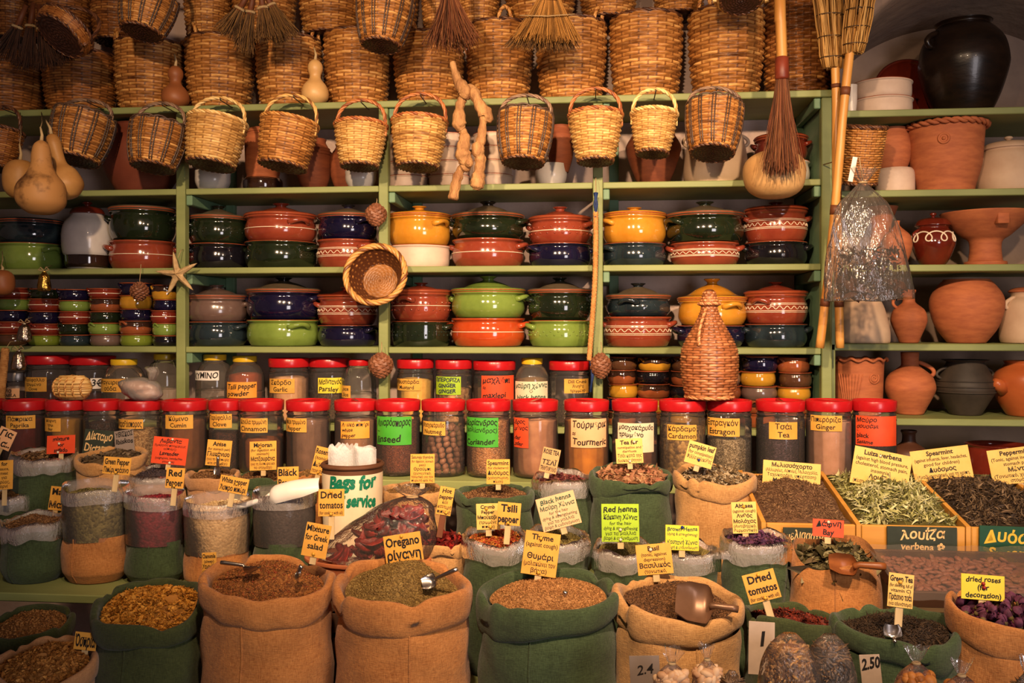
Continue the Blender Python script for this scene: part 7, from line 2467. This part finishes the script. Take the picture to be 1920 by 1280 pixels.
sign('pale amber Tea card in the large green sack', 1180, 845, 50, 46, -3, 2.76, 'pale', [('Tea for', 1), ('constipation and', .6), ('diarrhoea', .6), ('Τσάι κατά της', .8), ('δυσκοιλιότητας', .7)], hand=.5, stick=0.018, pins=((.7, .85), (.5, .08)), pinm=PIN)
sign('pale amber Pumpkin leaf card tilted in the large jute sack', 1313, 852, 52, 42, 16, 2.70, 'pale', [('pumpkin leaf', 1), ('(for constipation)', .7), ('Φύλλο κολοκύθας', .8), ('', .5)], hand=.5, stick=0.018, pins=((.5, .25),), pinm=PIN_B)
sign('narrow amber Hot pepper card on a dark stick', 835, 939, 28, 52, 9, 2.38, 'amber', [('Hot', 1), ('pepper', 1), ('και', .7), ('καυτερή', .8), ('πιπεριά', .8)], hand=1, stick=0.06, pins=((.7, .1),), stickm=STICK_D)
sign('pale amber Crumb Pepper card behind the Tsili pepper card', 915, 968, 44, 48, -3, 2.40, 'pale', [('Crumb', 1), ('Pepper', .9), ('Μπούκοβο', 1), ('(τριμμένο', .8), ('πιπέρι)', .8)], stick=0.018, pins=((.45, .8), (.6, .1)))
sign('amber Tsili pepper card on a stick', 954, 963, 44, 42, 4, 2.37, 'amber', [('Tsili', 1), ('pepper', 1)], stick=0.05, pins=((.5, .85), (.5, .1)), bold=0.03)
sign('peach Black henna card tilted on its sack', 1047, 958, 74, 62, -16, 2.38, 'peach', [('Black henna', 1.1), ('Μαύρη Χέννα', 1), ('for the hair', .7), ('dying & strengthening', .7), ('για τα μαλλιά', .7), ('βαφή & ενδυνάμωση', .7)], hand=1, ink=GREENINK, stick=0.018, pins=((.5, .42),), pinm=PIN, bold=0.022)
sign('lime green Red henna card', 1163, 980, 70, 70, -1, 2.34, 'lime', [('Red henna', 1.2), ('Κόκκινη Χέννα', 1), ('for the hair', .7), ('dying & strengthening', .7), ('για τα μαλλιά', .7), ('βαφή & ενδυνάμωση', .7)], hand=1, stick=0.018, pins=((.5, .32), (.5, .06)), pinm=PIN, bold=0.022)
sign('yellow Brown Henna card', 1279, 1008, 62, 46, 1, 2.36, 'yellow', [('Brown Henna', 1), ('(dying & strengthening)', .7), ('~', .5), ('Καστανή Χέννα', 1), ('βαφή & ενδυνάμωση', .7)], hand=1, ink=GREENINK, stick=0.018, pins=((.5, .92),), pinm=PIN_B, bold=0.02)
sign('tall amber Thyme against cough card', 1014, 1038, 66, 80, 7, 2.16, 'amber', [('Thyme', 1), ('(against cough)', .8), ('', .5), ('Θυμάρι', 1), ('(μαλακώνει τον', .8), ('βήχα)', .8)], stick=0.018, pins=((.45, .85), (.5, .07)), bold=0.02)
sign('amber Basil card standing in the basil', 1227, 1048, 66, 56, -6, 2.18, 'amber', [('Basil', 1), ('(tonic, against', .7), ('depression)', .7), ('Βασιλικός', 1), ('(τονωτικό,', .7)], stick=0.018, pins=((.42, .82),), pinm=PIN, bold=0.02)
sign('pale amber Althaea card standing in the mallow flowers', 1396, 970, 46, 58, -3, 2.42, 'pale', [('Althaea', 1), ('(against cough)', .7), ('Ανθός', .9), ('Μολόχας', .9), ('(Αντιβηχικό,', .7), ('θερμαντικό)', .7)], stick=0.018, pins=((.5, .85),))
sign('wide pale amber Melissa officialis card on the lemon balm bin', 1484, 896, 106, 60, 4, 2.80, 'pale', [('Μελισσόχορτο', 1), ('(Αλλεργίες, Αϋπνίες, Μελαγχολία,', .75), ('Ταχυκαρδία, υπέρταση)', .75), ('Melissa officialis', 1), ('(Allergies, insomnia, melancholy,', .75), ('heart problems)', .75)], stick=0.018, pins=((.52, .42),), pinm=M('pin_green', '#0f6a4a', None, rough=0.35))
sign('large pale amber Luiza verbena card tilted in the verbena bin', 1652, 880, 106, 70, 11, 2.76, 'pale', [('Luiza verbena', 1), ('(against high blood pressure,', .75), ('cholesterol, stomach pain,', .75), ('insomnia)', .75), ('Λουΐζα', 1), ('(πίεση, χοληστερίνη, στομάχι)', .75)], stick=0.018, pins=((.45, .85), (.5, .15)), pinm=PIN)
sign('large amber Spearmint card tilted behind its bin', 1766, 873, 106, 66, -8, 2.86, 'pale', [('Spearmint', 1), ('(against influenza, fever, headaches,', .75), ('good for children)', .75), ('Δυόσμος', 1), ('(Αναζωογονητικό, για τη γρίπη,', .75), ('πυρετός, για τα παιδιά)', .75)], stick=0.018, pins=((.5, .04),), stickm=PAPER['white'])
sign('amber Peppermint card at the picture edge behind the end bin', 1908, 872, 100, 66, -8, 2.84, 'pale', [('Peppermint', 1), ('(Tonic, against indigestion,', .75), ('stomach pain)', .75), ('Μέντα', 1), ('(Τονωτικό, χωνευτικό,', .75), ('στομάχι)', .75)], stick=0.06, pins=None)
sign('orange Bay leaf card pinned above the bay leaves', 1553, 990, 57, 32, 3, 2.40, 'red', [('Δάφνη', 1), ('Bay', 1)], hand=1, stick=0.018, pins=((.5, .85),), pinm=PIN, bold=0.025)
sign('green slate verbena sign on the front of the second bin', 1729, 1012, 126, 48, 0, 2.488, 'slate', [('λουΐζα', 1.2), ('verbena ✿', .9)], ink=CHALK, hand=1, pins=None, tilt=-1, name='slate_sign', thick=0.006, bold=0.02)
sign('dark green slate Dyosmos spearmint sign on the third bin', 1914, 1022, 148, 68, 1, 2.488, 'slategreen', [('Δυόσμος', 1), ('Spearmint', .9)], ink=M('yellow_paint', '#c9a227', '#d6b038', 9, rough=0.6), hand=1, pins=None, tilt=-1, name='slate_sign', thick=0.006, bold=0.02)
sign('dark slate sign mostly hidden behind the orange Bay card', 1520, 1010, 100, 40, 0, 2.488, 'slate', [('μελισσόχορτο', 1), ('', .5)], ink=CHALK, hand=1, pins=None, tilt=-1, name='slate_sign', thick=0.006, bold=0.02)
sign('amber Dried tomatos card tilted on the dark tomato sack', 1428, 1099, 60, 54, -16, 2.06, 'amber', [('Dried', 1), ('tomatos', 1), ('(for cooking with oil)', .5)], stick=0.05, pins=((.5, .9), (.5, .1)), bold=0.025)
sign('pale Green Tea card on a stick', 1689, 1107, 46, 62, 6, 1.98, 'pale', [('Green Tea', 1), ('(for slimming, full of', .6), ('vitamin C)', .6), ('Πράσινο τσάι', 1), ('(για αδυνάτισμα)', .6)], stick=0.04, pins=((.45, .75),))
sign('yellow dried roses for decoration card', 1843, 1101, 78, 46, 3, 2.02, 'yellow', [('dried roses', 1), ('(for', 1), ('decoration)', 1)], hand=1, stick=0.018, pins=((.5, .65), (.52, .5)), pinm=M('pin_red', '#8a1a20', None, rough=0.35), bold=0.022)
sign('card marked 1 propped by the bag of tan seeds', 1428, 1215, 48, 96, 2, 1.80, 'card', [('', .3), ('1', 1.6), ('', 1.8)], hand=1, pins=None, name='price_card')
sign('card marked 2.50 beside the tied hazelnut bag', 1633, 1258, 37, 60, -4, 1.80, 'card', [('2.50', 1), ('', .9)], hand=1, pins=None, name='price_card', bold=0.03)
sign('torn grey card marked 2.4 behind the cashew bag', 1209, 1258, 56, 56, -3, 1.78, 'grey', [('', .4), ('2.4', 1), ('', .6)], hand=1, pins=None, name='price_card', bold=0.01)
sign('amber Ospria pulses card in the beige corner sack', 160, 1202, 44, 32, 4, 2.06, 'amber', [('Όσπρια', 1)], stick=0.018, pins=None, bold=0.03)
sign('narrow amber Chamomile card between two sacks', 392, 1056, 28, 40, -4, 2.22, 'amber', [('Chamomile', 1), ('(sleep)', .7), ('Χαμομήλι', 1), ('(ύπνος)', .7)], stick=0.06, pins=None)
sign('amber card tilted half behind the tub of bags', 602, 864, 30, 52, 12, 2.74, 'amber', [('Rosem.', 1), ('(tonic)', .7), ('Δενδρ.', 1), ('(τονωτικό)', .7)], stick=0.05, pins=((.5, .08),))
